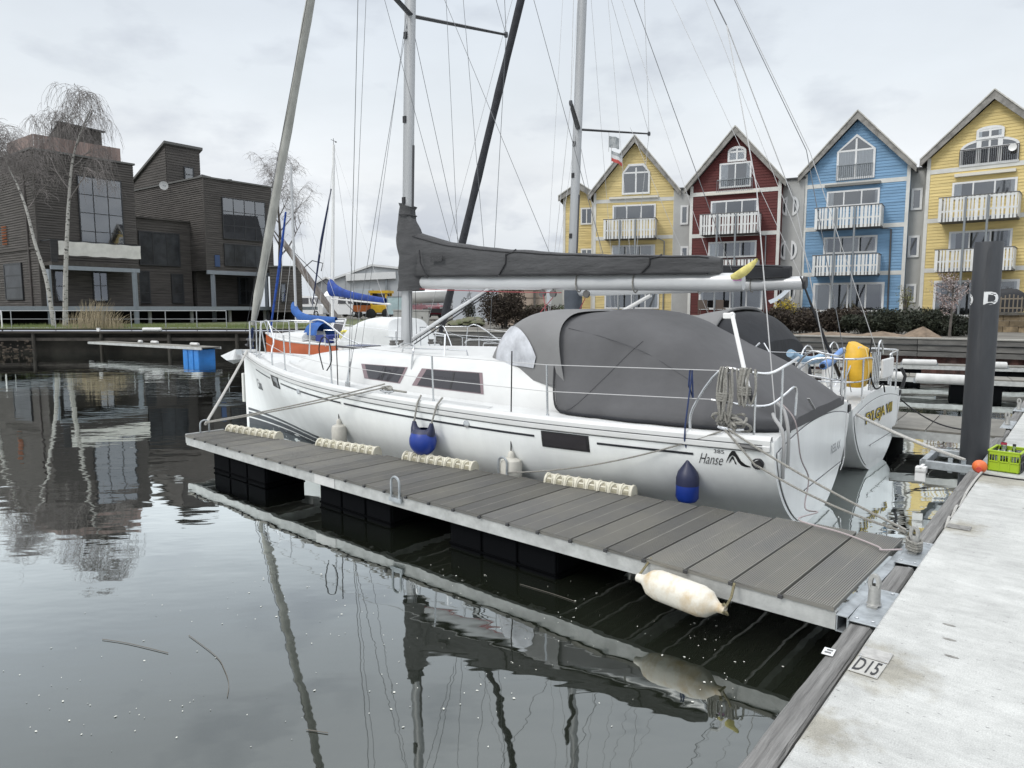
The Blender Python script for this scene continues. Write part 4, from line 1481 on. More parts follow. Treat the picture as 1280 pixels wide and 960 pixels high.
# halyards and lines dropping beside the mast
LN = [((6.25, 0.09, 6.9), (6.95, 0.55, 1.66)), ((6.15, 0.3, 15.0), (6.05, 1.57, 1.30)), ((5.98, -0.05, 15.0), (5.2, 0.14, 3.28)), ((6.0, 0.0, 14.9), (4.7, 0.13, 3.2)), ((6.12, -0.08, 8.0), (3.55, 0.12, 3.1)),
      ((6.0, 0.02, 13.0), (2.7, 0.12, 3.0)), ((5.95, -0.02, 15.1), (1.05, 0.0, 2.8)), ((5.7, 1.2, 6.92), (5.35, 0.15, 3.35))]
for a, c in LN:
    mb = MB(); mb.tube([a, c], 0.0045, 4); mb.build('lazy_jack' if c[0] < 5.4 else 'halyard', WIRE, boat)
# backstay legs
for s in (1, -1):
    mb = MB(); mb.tube([(0.12, s * 1.25, 1.25), (0.55, s * 0.75, 3.6), (1.2, 0, 5.6)], 0.006, 4); mb.build('backstay', WIREL, boat)
mb = MB(); mb.tube([(1.2, 0, 5.6), (5.95, 0, 15.15)], 0.0065, 4); mb.build('backstay', WIRE, boat)

# sprayhood and cockpit tent
SF = lambda u: (3.70 + 0.32 * math.sin(PI * u), 1.14 * math.copysign(abs(math.cos(PI * u)) ** 0.7, math.cos(PI * u)), 1.58 + 0.16 * math.sin(PI * u) ** 0.8)
SM = hoop(3.16, 1.48, 1.25, 3.46, 2.25, 0.46)
SA = hoop(2.50, 1.42, 1.37, 2.70, 2.31, 0.50)
hood_o, hrows = canopy(boat, 'sprayhood', CANVAS_L, SF, SM, SA, 30, 14, 0.008)
mb = MB()
mb.tube([Vector(p) + Vector((0, 0.0, 0.0)) for p in hrows[0]], 0.016, 6); mb.build('hood_hem', CANVAS, hood_o)
def hood_pt(u, v):
    f, mm, a = Vector(SF(u)), Vector(SM(u)), Vector(SA(u))
    return (2 * (v - 0.5) * (v - 1)) * f + (4 * v * (1 - v)) * mm + (2 * v * (v - 0.5)) * a
mb = MB(); rows = []
for i in range(11):
    t = i / 10; u = 0.008 + 0.25 * t
    v0 = 0.05 + 0.34 * t; v1 = max(v0 + 0.03, 0.76 * min(1, 0.9 + t) - 0.33 * t ** 1.6)
    rows.append([hood_pt(u, v0 + (max(v1, v0 + 0.01) - v0) * k / 8) + Vector((0.012, 0.016, 0.010)) for k in range(9)])
mb.grid(rows); mb.build('hood_window', mat('clear_vinyl', (0.44, 0.45, 0.48), 0.12, var=0.3, vscale=3, coat=0.5), hood_o)

mb = MB(); mb.grid([[hood_pt(0.30 + 0.40 * i / 10, 0.06 + 0.34 * k / 5) + Vector((0.012, 0, 0.012)) for k in range(6)] for i in range(11)]); mb.build('hood_window', MATS['clear_vinyl'], hood_o)
TR = [(-0.02, 1.28), (0.22, 1.46), (0.6, 1.74), (1.17, 2.06), (1.5, 2.21), (1.85, 2.30), (2.3, 2.345), (2.76, 2.315)]
TW_ = [(-0.02, 1.20), (0.35, 1.40), (0.8, 1.47), (1.5, 1.52), (2.3, 1.50), (2.76, 1.47)]
TE = [(-0.02, 1.0), (0.3, 0.98), (0.9, 0.92), (1.6, 0.80), (2.2, 0.64), (2.76, 0.53)]
rows = []
for i in range(27):
    x = 2.76 - 2.78 * i / 26
    zt, w, e = smooth_tab(TR, x), smooth_tab(TW_, x), smooth_tab(TE, x)
    zb = hs(max(0, x)) + 0.045
    row = []
    ws = smooth_tab([(-0.02, 0.95), (0.3, 1.0), (0.9, 0.92), (1.6, 0.92), (2.2, 1.02), (2.76, 1.16)], x)
    zs = zt - smooth_tab([(-0.02, 0.02), (0.3, 0.07), (0.9, 0.14), (1.6, 0.20), (2.2, 0.23), (2.76, 0.22)], x)
    hp_ = [(w, zb), (w - 0.03, zb + 0.10), ((w + ws) / 2 - 0.02, (zb + zs) / 2), (ws, zs), (ws * 0.55, zs + (zt - zs) * 0.72), (0, zt)]
    sp_ = spline([Vector((0, q[0], q[1])) for q in hp_ + [(-q[0], q[1]) for q in hp_[-2::-1]]], 4)
    for j in range(37):
        q = j / 36 * (len(sp_) - 1); k = min(len(sp_) - 2, int(q)); pv = sp_[k].lerp(sp_[k + 1], q - k)
        a = PI * j / 36; c, s = math.cos(a), math.sin(a)
        y, z = pv.y, pv.z
        d = mnoise.noise(Vector((x * 1.1 + z * 1.5, y * 1.2, z * 1.0))) * 0.05 + mnoise.noise(Vector((x * 4.5 + z * 2.6, y * 1.6, 2 + z * 1.2))) * 0.022
        d += -0.03 * math.sin(PI * min(1, max(0, (2.76 - x) / 0.9))) * (abs(c) ** 2)
        row.append((x - 0.26 * (1 - s) * max(0, 1 - i / 8), y + math.copysign(d, y) * min(1, abs(c) * 1.5), z + d * 0.6 * s))
    rows.append(row)
mb = MB(); mb.grid(rows)
mb.add(rows[-1], [tuple(range(37))]);
tent = mb.build('cockpit_tent', CANVAS, boat)
mb = MB(); mb.tube([Vector(p) + Vector((0.012, 0.008 if p[1] > 0 else -0.008, 0.006)) for p in rows[0]], 0.012, 6); mb.build('tent_zip', PIPING, tent)
for jj in (11,):
    mb = MB(); mb.tube(spline([Vector(rows[i][jj - i // 5]) + Vector((0, 0.002, 0.002)) for i in range(1, 25, 5)], 5), 0.0035, 4); mb.build('tent_seam', mat('seam_dark', (0.07, 0.07, 0.075), 0.9), tent)
mb = MB(); mb.tube([Vector(rows[2 + k][2 + k]) + Vector((0, 0.003, 0.002)) for k in range(0, 9)], 0.0035, 4); mb.build('tent_seam', mat('seam_dark', (0.07, 0.07, 0.075), 0.9), tent)
mb = MB(); mb.tube([Vector(rows[i][0]) + Vector((0, 0.01, 0.0)) for i in range(27)], 0.018, 6); mb.build('tent_hem', CANVAS_D, tent)

# stanchions, lifelines, pulpit and pushpit
st = stanchion_set(boat, [2.45, 4.15, 6.3, 8.0], 0.62)
for s in (1, -1):
    tops = [q[1] for q in st[s]]; mids = [q[0].lerp(q[1], 0.52) for q in st[s]]
    pp = [Vector((0.55, s * 1.66, 1.745))] + [tops[0]]
    if s == 1:
        lines = [pp, [tops[0], tops[1], tops[2], tops[3], Vector((9.2, s * 0.72, 2.06))], [Vector((0.6, s * 1.68, 1.46)), mids[0], mids[1], mids[2], mids[3], Vector((9.3, s * 0.72, 1.72))]]
    else:
        lines = [pp + tops[1:] + [Vector((9.2, s * 0.72, 2.06))], [Vector((0.6, s * 1.68, 1.46))] + mids + [Vector((9.3, s * 0.72, 1.72))]]
    for ln in lines:
        mb = MB(); mb.tube(ln, 0.0045, 5); mb.build('lifeline', WIREL if s == 1 else STEEL, boat)
for s in (1, -1):
    mb = MB()
    mb.tube(spline([(0.82, s * 1.70, 1.13), (0.80, s * 1.69, 1.36), (0.55, s * 1.66, 1.745), (0.3, s * 1.62, 1.74), (0.12, s * 1.52, 1.73), (0.02, s * 1.32, 1.80), (-0.02, s * 1.05, 1.86)], 4), 0.0145, 8)
    mb.tube(spline([(0.62, s * 1.685, 1.455), (0.3, s * 1.62, 1.42), (0.12, s * 1.5, 1.42), (0.04, s * 1.3, 1.50), (-0.01, s * 1.06, 1.56), (-0.01, s * 1.05, 1.28)], 4), 0.013, 8)
    for x, y, zt in ((0.22, 1.60, 1.735), (0.04, 1.36, 1.79)):
        mb.tube([(x, s * y, 1.14), (x, s * y, zt)], 0.0125, 7)
    mb.build('stern_rail', STEEL, boat)
    mb = MB()
    yb = lambda x: s * (hb(x) - 0.07)
    mb.tube(spline([(9.75, yb(9.75), 1.40), (9.68, s * 0.56, 2.0), (9.62, s * 0.54, 2.09), (9.35, s * 0.62, 2.10), (8.95, s * 0.80, 1.78), (8.72, yb(8.72), 1.62), (8.70, yb(8.70), 1.36)], 3), 0.0145, 8)
    mb.tube([(10.62, s * 0.17, 1.46), (10.70, s * 0.12, 2.08), (10.2, s * 0.34, 2.10), (9.68, s * 0.55, 2.09)], 0.0145, 8)
    mb.tube([(10.1, s * 0.38, 1.40), (10.1, s * 0.37, 2.09)], 0.0125, 7)
    mb.build('bow_rail', STEEL, boat)
# bow fitting and anchor
mb = MB(); mb.box(10.75, 11.28, -0.05, 0.05, 1.44, 1.475); mb.box(11.1, 11.30, -0.06, -0.045, 1.40, 1.5); mb.box(11.1, 11.30, 0.045, 0.06, 1.40, 1.5); mb.build('anchor_roller', STEEL, boat)
mb = MB()
mb.bar((10.7, 0, 1.50), (11.42, 0, 1.47), 0.03, 0.05)
# plough flukes
tipv = Vector((11.98, 0, 1.34))
mb.add([(11.42, 0, 1.50), (11.25, 0.17, 1.30), (11.55, 0.13, 1.27), tipv, (11.55, -0.13, 1.27), (11.25, -0.17, 1.30), (11.5, 0, 1.19)], [(0, 1, 2), (0, 2, 3), (0, 3, 4), (0, 4, 5), (1, 6, 2), (2, 6, 3), (3, 6, 4), (4, 6, 5), (0, 5, 1), (1, 5, 6)])
mb.build('anchor', mat('anchor_galv', (0.55, 0.56, 0.56), 0.5, metal=0.3, var=0.1), boat)
mb = MB(); mb.tube(spline([(10.95, -0.1, 1.52), (11.05, -0.16, 1.75), (10.98, -0.14, 1.95), (11.1, -0.12, 1.7), (11.08, -0.18, 1.5), (11.2, -0.15, 1.35)], 4), 0.02, 6); mb.build('coiled_line', ROPEB, boat)
mb = MB(); mb.box(11.12, 11.17, -0.05, 0.05, 0.42, 1.02); mb.build('bow_guard', mat('bow_guard_white', (0.7, 0.7, 0.66), 0.5), boat, bevel=0.015)
# deck cleats
for x, s in ((0.42, 1), (5.0, 1), (9.9, 1), (0.42, -1)):
    mb = MB(); y = s * (hb(x) - 0.07); z = deck_z(x, y) + 0.02
    mb.tube([(x - 0.13, y, z + 0.075), (x - 0.06, y, z + 0.06), (x + 0.06, y, z + 0.06), (x + 0.13, y, z + 0.075)], [0.012, 0.018, 0.018, 0.012], 7)
    mb.tube([(x - 0.04, y, z), (x - 0.04, y, z + 0.06)], 0.014, 6); mb.tube([(x + 0.04, y, z), (x + 0.04, y, z + 0.06)], 0.014, 6)
    mb.build('deck_cleat', STEEL, boat)
# ensign staff socket: white tube leaning on the stern rail with dark grips and an outboard bracket head
mb = MB(); mb.tube([(0.27, 1.56, 1.46), (0.62, 1.18, 2.30)], 0.022, 8); mb.build('white_pole', WHITEPL, boat)
mb = MB(); mb.tube([(0.265, 1.565, 1.45), (0.315, 1.51, 1.57)], 0.027, 8); mb.build('pole_grip', BLACK, boat)
mb = MB(); mb.box(0.60, 0.70, 1.12, 1.22, 2.24, 2.30); mb.build('pole_cap', WHITEPL, boat, bevel=0.01)
# coiled ropes hung on the stern rail
def hank(name, x, y, zt, m, loops, h, w, seed):
    rg = random.Random(seed)
    mb = MB()
    for i in range(loops):
        a = rg.uniform(-w, w); c = a + rg.uniform(-0.05, 0.05)
        hh = h * rg.uniform(0.75, 1.05); dy = rg.uniform(0.01, 0.05)
        mb.tube(spline([(x + a, y - 0.02, zt), (x + a, y + dy, zt + 0.03), (x + a + 0.02, y + dy + 0.02, zt - hh * 0.5), (x + (a + c) / 2, y + dy + 0.01, zt - hh), (x + c - 0.02, y + dy + 0.02, zt - hh * 0.5), (x + c, y + 0.02, zt + 0.02), (x + c, y - 0.02, zt)], 4), 0.011, 5)
    for k in range(4):
        z = zt - h * 0.42 - k * 0.022
        mb.tube([(x + 0.055 * math.cos(t), y + 0.035 + 0.035 * math.sin(t), z) for t in [2 * PI * q / 8 for q in range(9)]], 0.011, 5)
    mb.build(name, m, boat)


hank('hung_rope', 0.50, 1.68, 1.74, ROPEG, 5, 0.50, 0.045, 1)
hank('hung_rope', 0.30, 1.64, 1.74, ROPEG, 7, 0.34, 0.045, 2)
# bundle of line made up on the quarter cleat
rg = random.Random(5); mb = MB()
for i in range(9):
    cx, cz = 0.42 + rg.uniform(-0.12, 0.12), 1.17 + rg.uniform(0, 0.14)
    rr = rg.uniform(0.05, 0.11); ph = rg.uniform(0, 6)
    mb.tube([(cx + rr * math.cos(t + ph), 1.66 + 0.05 * math.sin(t * 1.0) + rg.uniform(-.01, .01), cz + rr * 0.6 * math.sin(t + ph)) for t in [2 * PI * q / 10 * 0.9 for q in range(11)]], 0.014, 6)
mb.tube(spline([(0.55, 1.64, 1.74), (0.52, 1.72, 1.6), (0.50, 1.71, 1.4), (0.43, 1.70, 1.22)], 4), 0.014, 6)
mb.tube(spline([(0.46, 1.66, 1.72), (0.42, 1.72, 1.5), (0.44, 1.71, 1.35), (0.40, 1.70, 1.2)], 4), 0.014, 6)
mb.build('cleated_rope', ROPEG, boat)
# loose straps and the shore cable over the stern quarter
mb = MB()
mb.tube(spline([(0.10, 1.42, 1.33), (0.06, 1.50, 1.30), (-0.03, 1.52, 1.16), (-0.035, 1.50, 0.86), (-0.03, 1.47, 0.72)], 5), 0.017, 6)
mb.tube(spline([(0.12, 1.25, 1.42), (0.02, 1.34, 1.36), (-0.035, 1.36, 1.15), (-0.035, 1.33, 0.80)], 5), 0.017, 6)
mb.pieces('loose_strap', mat('strap_grey', (0.33, 0.33, 0.33), 0.7), boat)
# webbing straps that tie the tent to the transom
mb = MB(); mb.bar((-0.01, 0.55, 1.40), (-0.045, 0.42, 1.275), 0.03, 0.008); mb.build('tent_strap', mat('strap_grey', (0.33, 0.33, 0.33), 0.7), boat)
# liferope hook bits on deck at the mid cleat
mb = MB(); mb.tube(spline([(5.15, 1.80, 1.25), (5.05, 1.82, 1.30), (4.92, 1.83, 1.27), (4.98, 1.80, 1.31), (5.1, 1.83, 1.28), (4.7, 1.78, 1.25)], 4), 0.014, 6); mb.build('cleated_rope', ROPEG, boat)
mb = MB(); mb.tube(spline([(6.45, 1.72, 1.45), (6.5, 1.75, 1.75), (6.4, 1.75, 1.93), (6.25, 1.76, 1.85), (6.2, 1.77, 1.6), (6.3, 1.78, 1.45)], 4), 0.009, 6); mb.build('rope_loop', ROPEK, boat)
# yellow cloth tied at the boom end
mb = MB()
rows = []
for i in range(9):
    t = i / 8
    c = Vector((1.0 - 0.28 * t, 0.13 - 0.02 * t, 2.71 + 0.14 * t * t + 0.05 * t)); r = 0.042 * math.sin(PI * (0.12 + 0.83 * t)) + 0.012
    rows.append([c + Vector((0.35 * r * math.cos(a), r * 0.7 * math.cos(a), r * math.sin(a) + 0.3 * r * math.cos(a))) for a in [2 * PI * k / 10 for k in range(10)]])
mb.grid(rows, closed=True); mb.build('yellow_cloth', mat('yellow_cloth', (0.62, 0.55, 0.20), 0.9, var=0.2, vscale=9), boat)
mb = MB(); mb.box(0.90, 1.0, 0.081, 0.084, 2.665, 2.72); mb.build('boom_sticker', mat('sticker_pink', (0.55, 0.25, 0.42), 0.5, color2=(0.15, 0.1, 0.35), vscale=30), boat)


# fenders hung along the port side
def fender_line(a, c, t, m, r=0.008):
    mb = MB(); mb.tube([Vector(a) - Vector(t.location) if False else a, c], r, 5); return mb


def long_fender(label, x, ztop, L_, r, m, cap, line_m, y_extra=0.0, ribs=0, group=None, zline=None, name='boat_fender'):
    y = hull_y(x, ztop - L_ * 0.4) + r + 0.01 + y_extra
    t = thing(name, label, 'fender', b1(x, y, ztop - L_), B_ROT, group)
    mb = MB(); n = 20
    prof = [(0.02, 0.0), (r * 0.55, 0.015), (r * 0.9, r * 0.45), (r, r * 0.8), (r, L_ - r * 0.55), (r * 0.9, L_ - r * 0.24), (r * 0.55, L_ - r * 0.06), (r * 0.28, L_)]
    mb.lathe(prof, n, (0, 0, 0))
    if ribs:
        for i, p in enumerate(mb.v):
            j = i % n
            if j % 2 == 0 and i < n * len(prof): mb.v[i] = (p[0] * 0.965, p[1] * 0.965, p[2])
    mb.build('body', m, t)
    mb = MB(); mb.lathe([(r * 0.34, L_ - 0.01), (r * 0.30, L_ + 0.05), (r * 0.16, L_ + 0.075), (0.01, L_ + 0.08)], 12); mb.build('neck', cap, t)
    yt = (hb(x) - 0.06) - y; zt = zline if zline else hs(x) + 0.06
    mb = MB(); mb.tube([(0, 0, L_ + 0.06), (0, min(0.0, hb(x) + 0.03 - y), hs(x) - 0.02 - ztop + L_), (0, yt, zt - ztop + L_)], 0.008, 5)
    mb.build('lanyard', line_m, t)
    return t


long_fender('slim off-white cylinder fender hanging near the bow between two bumper strips', 6.12, 0.68, 0.40, 0.11, FENDW, FENDW, ROPEK, ribs=1, group='fenders hung on the white yacht', zline=1.95)
f2 = long_fender('round-shouldered white fender on a long black line amidships', 2.92, 0.62, 0.40, 0.13, FENDW, FENDW, ROPEK, ribs=1, group='fenders hung on the white yacht', zline=1.86)
# two-tone fender at the quarter
x = 0.83; r = 0.115; ztop = 0.82
y = hull_y(x, 0.55) + r + 0.02
t = thing('boat_fender', 'two-tone blue fender with navy top hanging at the stern quarter', 'fender', b1(x, y, 0.40), B_ROT, 'fenders hung on the white yacht')
mb = MB(); mb.lathe([(0.02, 0), (r * 0.8, 0.012), (r, 0.05), (r, 0.18)], 22); mb.build('body', FENDBLUE, t)
mb = MB(); mb.lathe([(r * 1.005, 0.178), (r * 1.005, 0.25), (r * 0.86, 0.31), (r * 0.5, 0.37), (r * 0.26, 0.41), (r * 0.2, 0.46), (r * 0.12, 0.475)], 22); mb.build('neck', FENDNAVY, t)
mb = MB(); mb.tube([(0, 0, 0.46), (0, hb(x) + 0.03 - y, 0.66), (0, hb(x) + 0.02 - y, 0.80), (-0.0, 1.66 - y, 1.34)], 0.0085, 5); mb.tube([(0.02, 1.67 - y, 1.34), (0.03, 1.67 - y, 1.18), (-0.02, 1.67 - y, 1.05), (0.0, 1.67 - y, 1.34)], 0.009, 5); mb.build('lanyard', ROPEB, t)
# ball fender slung on two lines
x = 4.17; r = 0.185
y = hull_y(x, 0.7) + r * 0.8 + 0.02
t = thing('ball_fender', 'blue ball fender with dark horns slung on two ropes', 'fender', b1(x, y, 0.70), B_ROT, 'fenders hung on the white yacht')
mb = MB(); n = 24
mb.grid([[(r * math.sin(PI * i / 16) * math.cos(2 * PI * j / n), r * 0.85 * math.sin(PI * i / 16) * math.sin(2 * PI * j / n), -r * math.cos(PI * i / 16)) for j in range(n)] for i in range(1, 12)], closed=True)
mb.lathe([(0.02, -r - 0.05), (0.035, -r - 0.03), (0.04, -r + 0.02)], 10)
mb.build('body', FENDBLUE, t)
mb = MB()
mb.grid([[(r * 1.004 * math.sin(PI * i / 16) * math.cos(2 * PI * j / n), r * 0.85 * math.sin(PI * i / 16) * math.sin(2 * PI * j / n), -r * 1.004 * math.cos(PI * i / 16)) for j in range(n)] for i in range(11, 14)], closed=True)
for s in (1, -1):
    mb.tube([(s * r * 0.62, 0, r * 0.55), (s * r * 0.78, 0, r * 0.88), (s * r * 0.80, 0, r * 1.28)], [0.075, 0.045, 0.022], 10)
mb.grid([[(r * 0.72 * math.cos(2 * PI * j / n) * k, r * 0.6 * math.sin(2 * PI * j / n) * k, r * (0.66 + 0.0 * k)) for j in range(n)] for k in (1.0, 0.01)], closed=True)
mb.build('horn', FENDNAVY, t)
mb = MB()
for s, dx in ((1, 0.0), (-1, -0.07)):
    mb.tube([(s * r * 0.8, 0, r * 1.25), (s * r * 0.82 + dx * 0.4, hb(x) + 0.035 - y, 0.46), (s * r * 0.8 + dx, hb(x) - 0.03 - y, 0.55)], 0.012, 6)
mb.build('lanyard', ROPEG, t)

# old white fender on the near dock corner
t = thing('dock_fender', 'big stained white cylinder fender tied to the near corner of the dock', 'fender', dock_pt(1.02, 0.16, 0.31), DOCK_R + R(-3))
L_, r = 0.58, 0.112
mb = MB(); n = 28
prof = [(0.03, -L_ / 2 - 0.07), (0.035, -L_ / 2 - 0.02), (r * 0.5, -L_ / 2 + 0.01), (r * 0.85, -L_ / 2 + 0.055), (r, -L_ / 2 + 0.12), (r, L_ / 2 - 0.12), (r * 0.85, L_ / 2 - 0.055), (r * 0.5, L_ / 2 - 0.01), (0.035, L_ / 2 + 0.02), (0.03, L_ / 2 + 0.07)]
mb.lathe(prof, n, (0, 0, 0), (1, 0, 0.05))
for i, p in enumerate(mb.v):
    if (i % n) % 4 == 0 and 2 * n <= i < 8 * n: mb.v[i] = (p[0], p[1] * 0.975, p[2] * 0.975)
mb.build('body', FENDOLD, t)
mb = MB()
mb.tube([(0.35, 0, 0.03), (0.34, -0.10, 0.10), (0.33, -0.14, 0.14)], 0.01, 5)
mb.tube([(-0.35, 0, -0.02), (-0.37, -0.06, 0.06), (-0.36, -0.12, 0.14)], 0.01, 5)
mb.tube([(-0.35, 0.03, -0.02), (-0.37, -0.01, -0.05), (-0.32, -0.03, 0.0), (-0.36, 0.02, 0.03)], 0.012, 5)
mb.build('lashing', mat('rope_olive', (0.16, 0.14, 0.08), 0.9, var=0.3, vscale=50), t)

# ================================================================== second yacht
B2 = Vector((5.50, 10.45, 0)); B2S = 0.915; B2_ROT = R(90 + 50.8)
B2_M = Matrix.Translation(B2) @ Matrix.Rotation(B2_ROT, 4, 'Z') @ Matrix.Scale(B2S, 4)


def b2(x, y, z): return B2_M @ Vector((x, y, z))


boat1 = boat
boat = thing('sailing_yacht', 'second white yacht behind, yellow stern lettering and yellow buoy cover', 'sailboat', B2, B2_ROT, scale=B2S)
make_hull(boat); transom_detail(boat); coachroof(boat)
LET_Y = mat('letter_yellow', (0.62, 0.46, 0.03), 0.5)
for dx, m, bold in ((0.0, mat('letter_outline', (0.06, 0.05, 0.03), 0.6), 0.010), (0.004, LET_Y, 0.0)):
    me = text_mesh('FYLGJA VII', 0.23, extrude=0.0006, bold=bold)
    o = mesh_obj('stern_lettering', me, m, boat); TXS = 1.86 / max(v.co.x for v in me.vertices)
    o.matrix_local = Matrix.Translation((-0.024 - dx, 0.98, 0.80)) @ Matrix(((0, 0, -1, 0), (-TXS, 0, 0, 0), (0, 1, 0, 0), (0, 0, 0, 1)))
mx2, tips2 = mast_rig(boat, 6.15, 1.74, 14.6, 5.70, [(6.28, 1.50, 0.86), (10.6, 1.2, 0.6)], (5.7, 1.6, 1.27), None, None, wire=WIREL)
COV2 = [(1.2, 3.22), (1.45, 3.29), (2.0, 3.33), (3.0, 3.36), (4.0, 3.38), (5.0, 3.44), (5.8, 3.55), (6.2, 3.6)]
boom_and_cover(boat, 5.95, 2.93, 1.28, 3.0, mx2, COV2, 4.1, mats=(BOOMW, CANVAS_D), hood=False, seed=9, r=0.115)
mb = MB()
rows = []
for i in range(14):
    z = 2.42 + 1.25 * i / 13
    rows.append([(mx2(z) - 0.05 + 0.19 * math.cos(a) + 0.02 * math.sin(4 * a + z * 6), 0.15 * math.sin(a) + 0.02 * math.cos(3 * a + z * 4), z + (0.05 * math.sin(5 * a) if i == 0 else 0)) for a in [2 * PI * k / 18 for k in range(18)]])
mb.grid(rows, closed=True); mb.build('mast_collar', mat('canvas_slate', (0.06, 0.07, 0.085), 0.85, var=0.2), boat)
furled(boat, 'furled_jib', (10.1, 0, 1.9), (5.72, 0, 14.3), 0.098, SAILD)
mb = MB(); mb.tube([(10.6, 0.1, 1.8), (6.2, 0.1, 13)], 0.0065, 4); mb.build('jib_halyard', WIREL, boat)
mb = MB(); mb.tube([(6.05, 0.0, 1.9), (4.2, 0, 2.82)], 0.04, 8); mb.build('boom_vang', WHITEPL, boat)
for a, c in (((5.95, 0, 14.2), (4.6, 0.1, 3.4)), ((5.9, 0, 11), (2.9, 0.1, 3.3)), ((5.9, 0.05, 12.4), (1.3, 0.1, 3.1)), ((5.9, -0.05, 14.5), (1.12, 0, 3.1)), ((6.1, 0.3, 10), (5.75, 1.55, 1.3)), ((6.0, -0.3, 10), (5.8, -1.55, 1.3))):
    mb = MB(); mb.tube([a, c], 0.0045, 4); mb.build('lazy_jack', WIREL, boat)
for s in (1, -1):
    mb = MB(); mb.tube([(0.15, s * 1.2, 1.3), (1.3, s * 0.1, 5.2), (5.85, 0, 14.5)], 0.0065, 4); mb.build('backstay', WIRE if s == 1 else WIREL, boat)
# grey sprayhood; the charcoal shell behind stands in for its shaded opening
D_F = lambda u: (4.3 + 0.4 * math.sin(PI * u), 1.15 * math.copysign(abs(math.cos(PI * u)) ** 0.7, math.cos(PI * u)), 1.6 + 0.15 * math.sin(PI * u) ** 0.8)
o, rws = canopy(boat, 'sprayhood', CANVAS_L, D_F, hoop(3.4, 1.45, 1.3, 3.25, 2.36, 0.6), hoop(2.45, 1.2, 1.42, 2.30, 2.55, 0.58), 26, 12, 0.01, 4)
o2, rws2 = canopy(boat, 'hood_dark_shell', CANVAS_D, hoop(2.45, 1.2, 1.40, 2.28, 2.50, 0.58), hoop(2.0, 1.2, 1.42, 1.95, 2.40, 0.6), hoop(1.45, 1.2, 1.38, 1.60, 2.02, 0.66), 26, 12, 0.012, 6)
mb = MB()
mb.tube([Vector(rws[-1][j]) + Vector((-0.004, 0, 0.012)) for j in range(27)], 0.03, 6); mb.build('hood_edge', CANVAS_L, o)
mb = MB(); mb.grid([rws2[-1], [(p[0] - 0.02, p[1] * 0.9, 1.2) for p in rws2[-1]]]); mb.build('hood_dark_back', CANVAS_D, o2)  # closed dark face in place of the shade inside the hood
mb = MB(); mb.tube([(2.2, 1.43, 1.25), (1.6, 1.1, 2.0)], 0.014, 6); mb.tube([(0.9, 1.40, 1.2), (1.5, 1.2, 2.0)], 0.014, 6); mb.build('tent_bow', STEEL, o2)
st = stanchion_set(boat, [2.6, 4.5, 6.6, 8.2], 0.62)
for s in (1, -1):
    mb = MB(); mb.tube([Vector((0.5, s * 1.66, 1.75))] + [q[1] for q in st[s]] + [Vector((9.3, s * 0.7, 2.05))], 0.0045, 5); mb.build('lifeline', STEEL, boat)
    mb = MB()
    mb.tube(spline([(0.9, s * 1.70, 1.13), (0.86, s * 1.69, 1.5), (0.6, s * 1.66, 1.80), (0.2, s * 1.58, 1.82), (0.03, s * 1.40, 1.82), (0.0, s * 0.70, 1.80), (0.0, s * 0.62, 1.70), (0.0, s * 0.60, 1.28)], 4), 0.016, 8)
    mb.tube(spline([(0.75, s * 1.69, 1.48), (0.2, s * 1.58, 1.48), (0.03, s * 1.38, 1.48), (0.0, s * 0.62, 1.48)], 4), 0.013, 7)
    for x, y in ((0.15, 1.56), (0.0, 1.2)):
        mb.tube([(x, s * y, 1.14), (x, s * y, 1.82)], 0.014, 7)
    mb.build('stern_rail', STEEL, boat)
    mb = MB()
    mb.tube(spline([(9.75, s * 0.55, 1.42), (9.68, s * 0.56, 2.0), (9.62, s * 0.54, 2.10), (9.35, s * 0.62, 2.12), (8.75, s * 0.95, 1.62), (8.70, s * 1.0, 1.40)], 3), 0.0145, 8); mb.tube([(10.62, s * 0.17, 1.46), (10.70, s * 0.12, 2.08), (9.68, s * 0.55, 2.10)], 0.0145, 8)
    mb.build('bow_rail', STEEL, boat)
# helm pedestals, wheel rims and the clutter in the open cockpit
mb = MB()
for y in (0.9, -0.6):
    mb.tube([(0.9 + 0.0 * math.cos(a), y + 0.42 * math.cos(a), 1.55 + 0.42 * math.sin(a)) for a in [2 * PI * k / 24 for k in range(25)]], 0.014, 6)
    for k in range(5):
        a = 2 * PI * k / 5; mb.tube([(0.9, y, 1.55), (0.9, y + 0.42 * math.cos(a), 1.55 + 0.42 * math.sin(a))], 0.009, 5)
mb.pieces('steering_wheel', STEEL, boat)
mb = MB()
for y in (0.9, -0.6):
    mb.grid([[(0.98 + 0.1 * math.cos(a), y + 0.12 * math.sin(a), z) for a in [2 * PI * k / 10 for k in range(10)]] for z in (1.1, 1.5, 1.7, 1.74)], closed=True)
mb.pieces('pedestal_cover', WHITEPL, boat)
mb = MB(); mb.tube(spline([(0.95, 1.60, 1.88), (0.88, 1.3, 1.78), (0.8, 0.95, 1.74), (0.75, 0.62, 1.78)], 4), 0.065, 10); mb.build('foam_tube', mat('foam_pale_blue', (0.24, 0.36, 0.48), 0.8, var=0.1), boat)
mb = MB(); mb.tube(spline([(0.50, 1.45, 1.70), (0.48, 1.05, 1.76), (0.45, 0.62, 1.88)], 4), 0.062, 10); mb.build('foam_tube', mat('foam_blue', (0.13, 0.24, 0.50), 0.8, var=0.1), boat)
mb = MB(); mb.tube([(0.502, 1.455, 1.70), (0.505, 1.50, 1.694)], 0.035, 10); mb.build('foam_end_dark', BLACK, boat)  # black plug stands in for the shaded bore of the tube
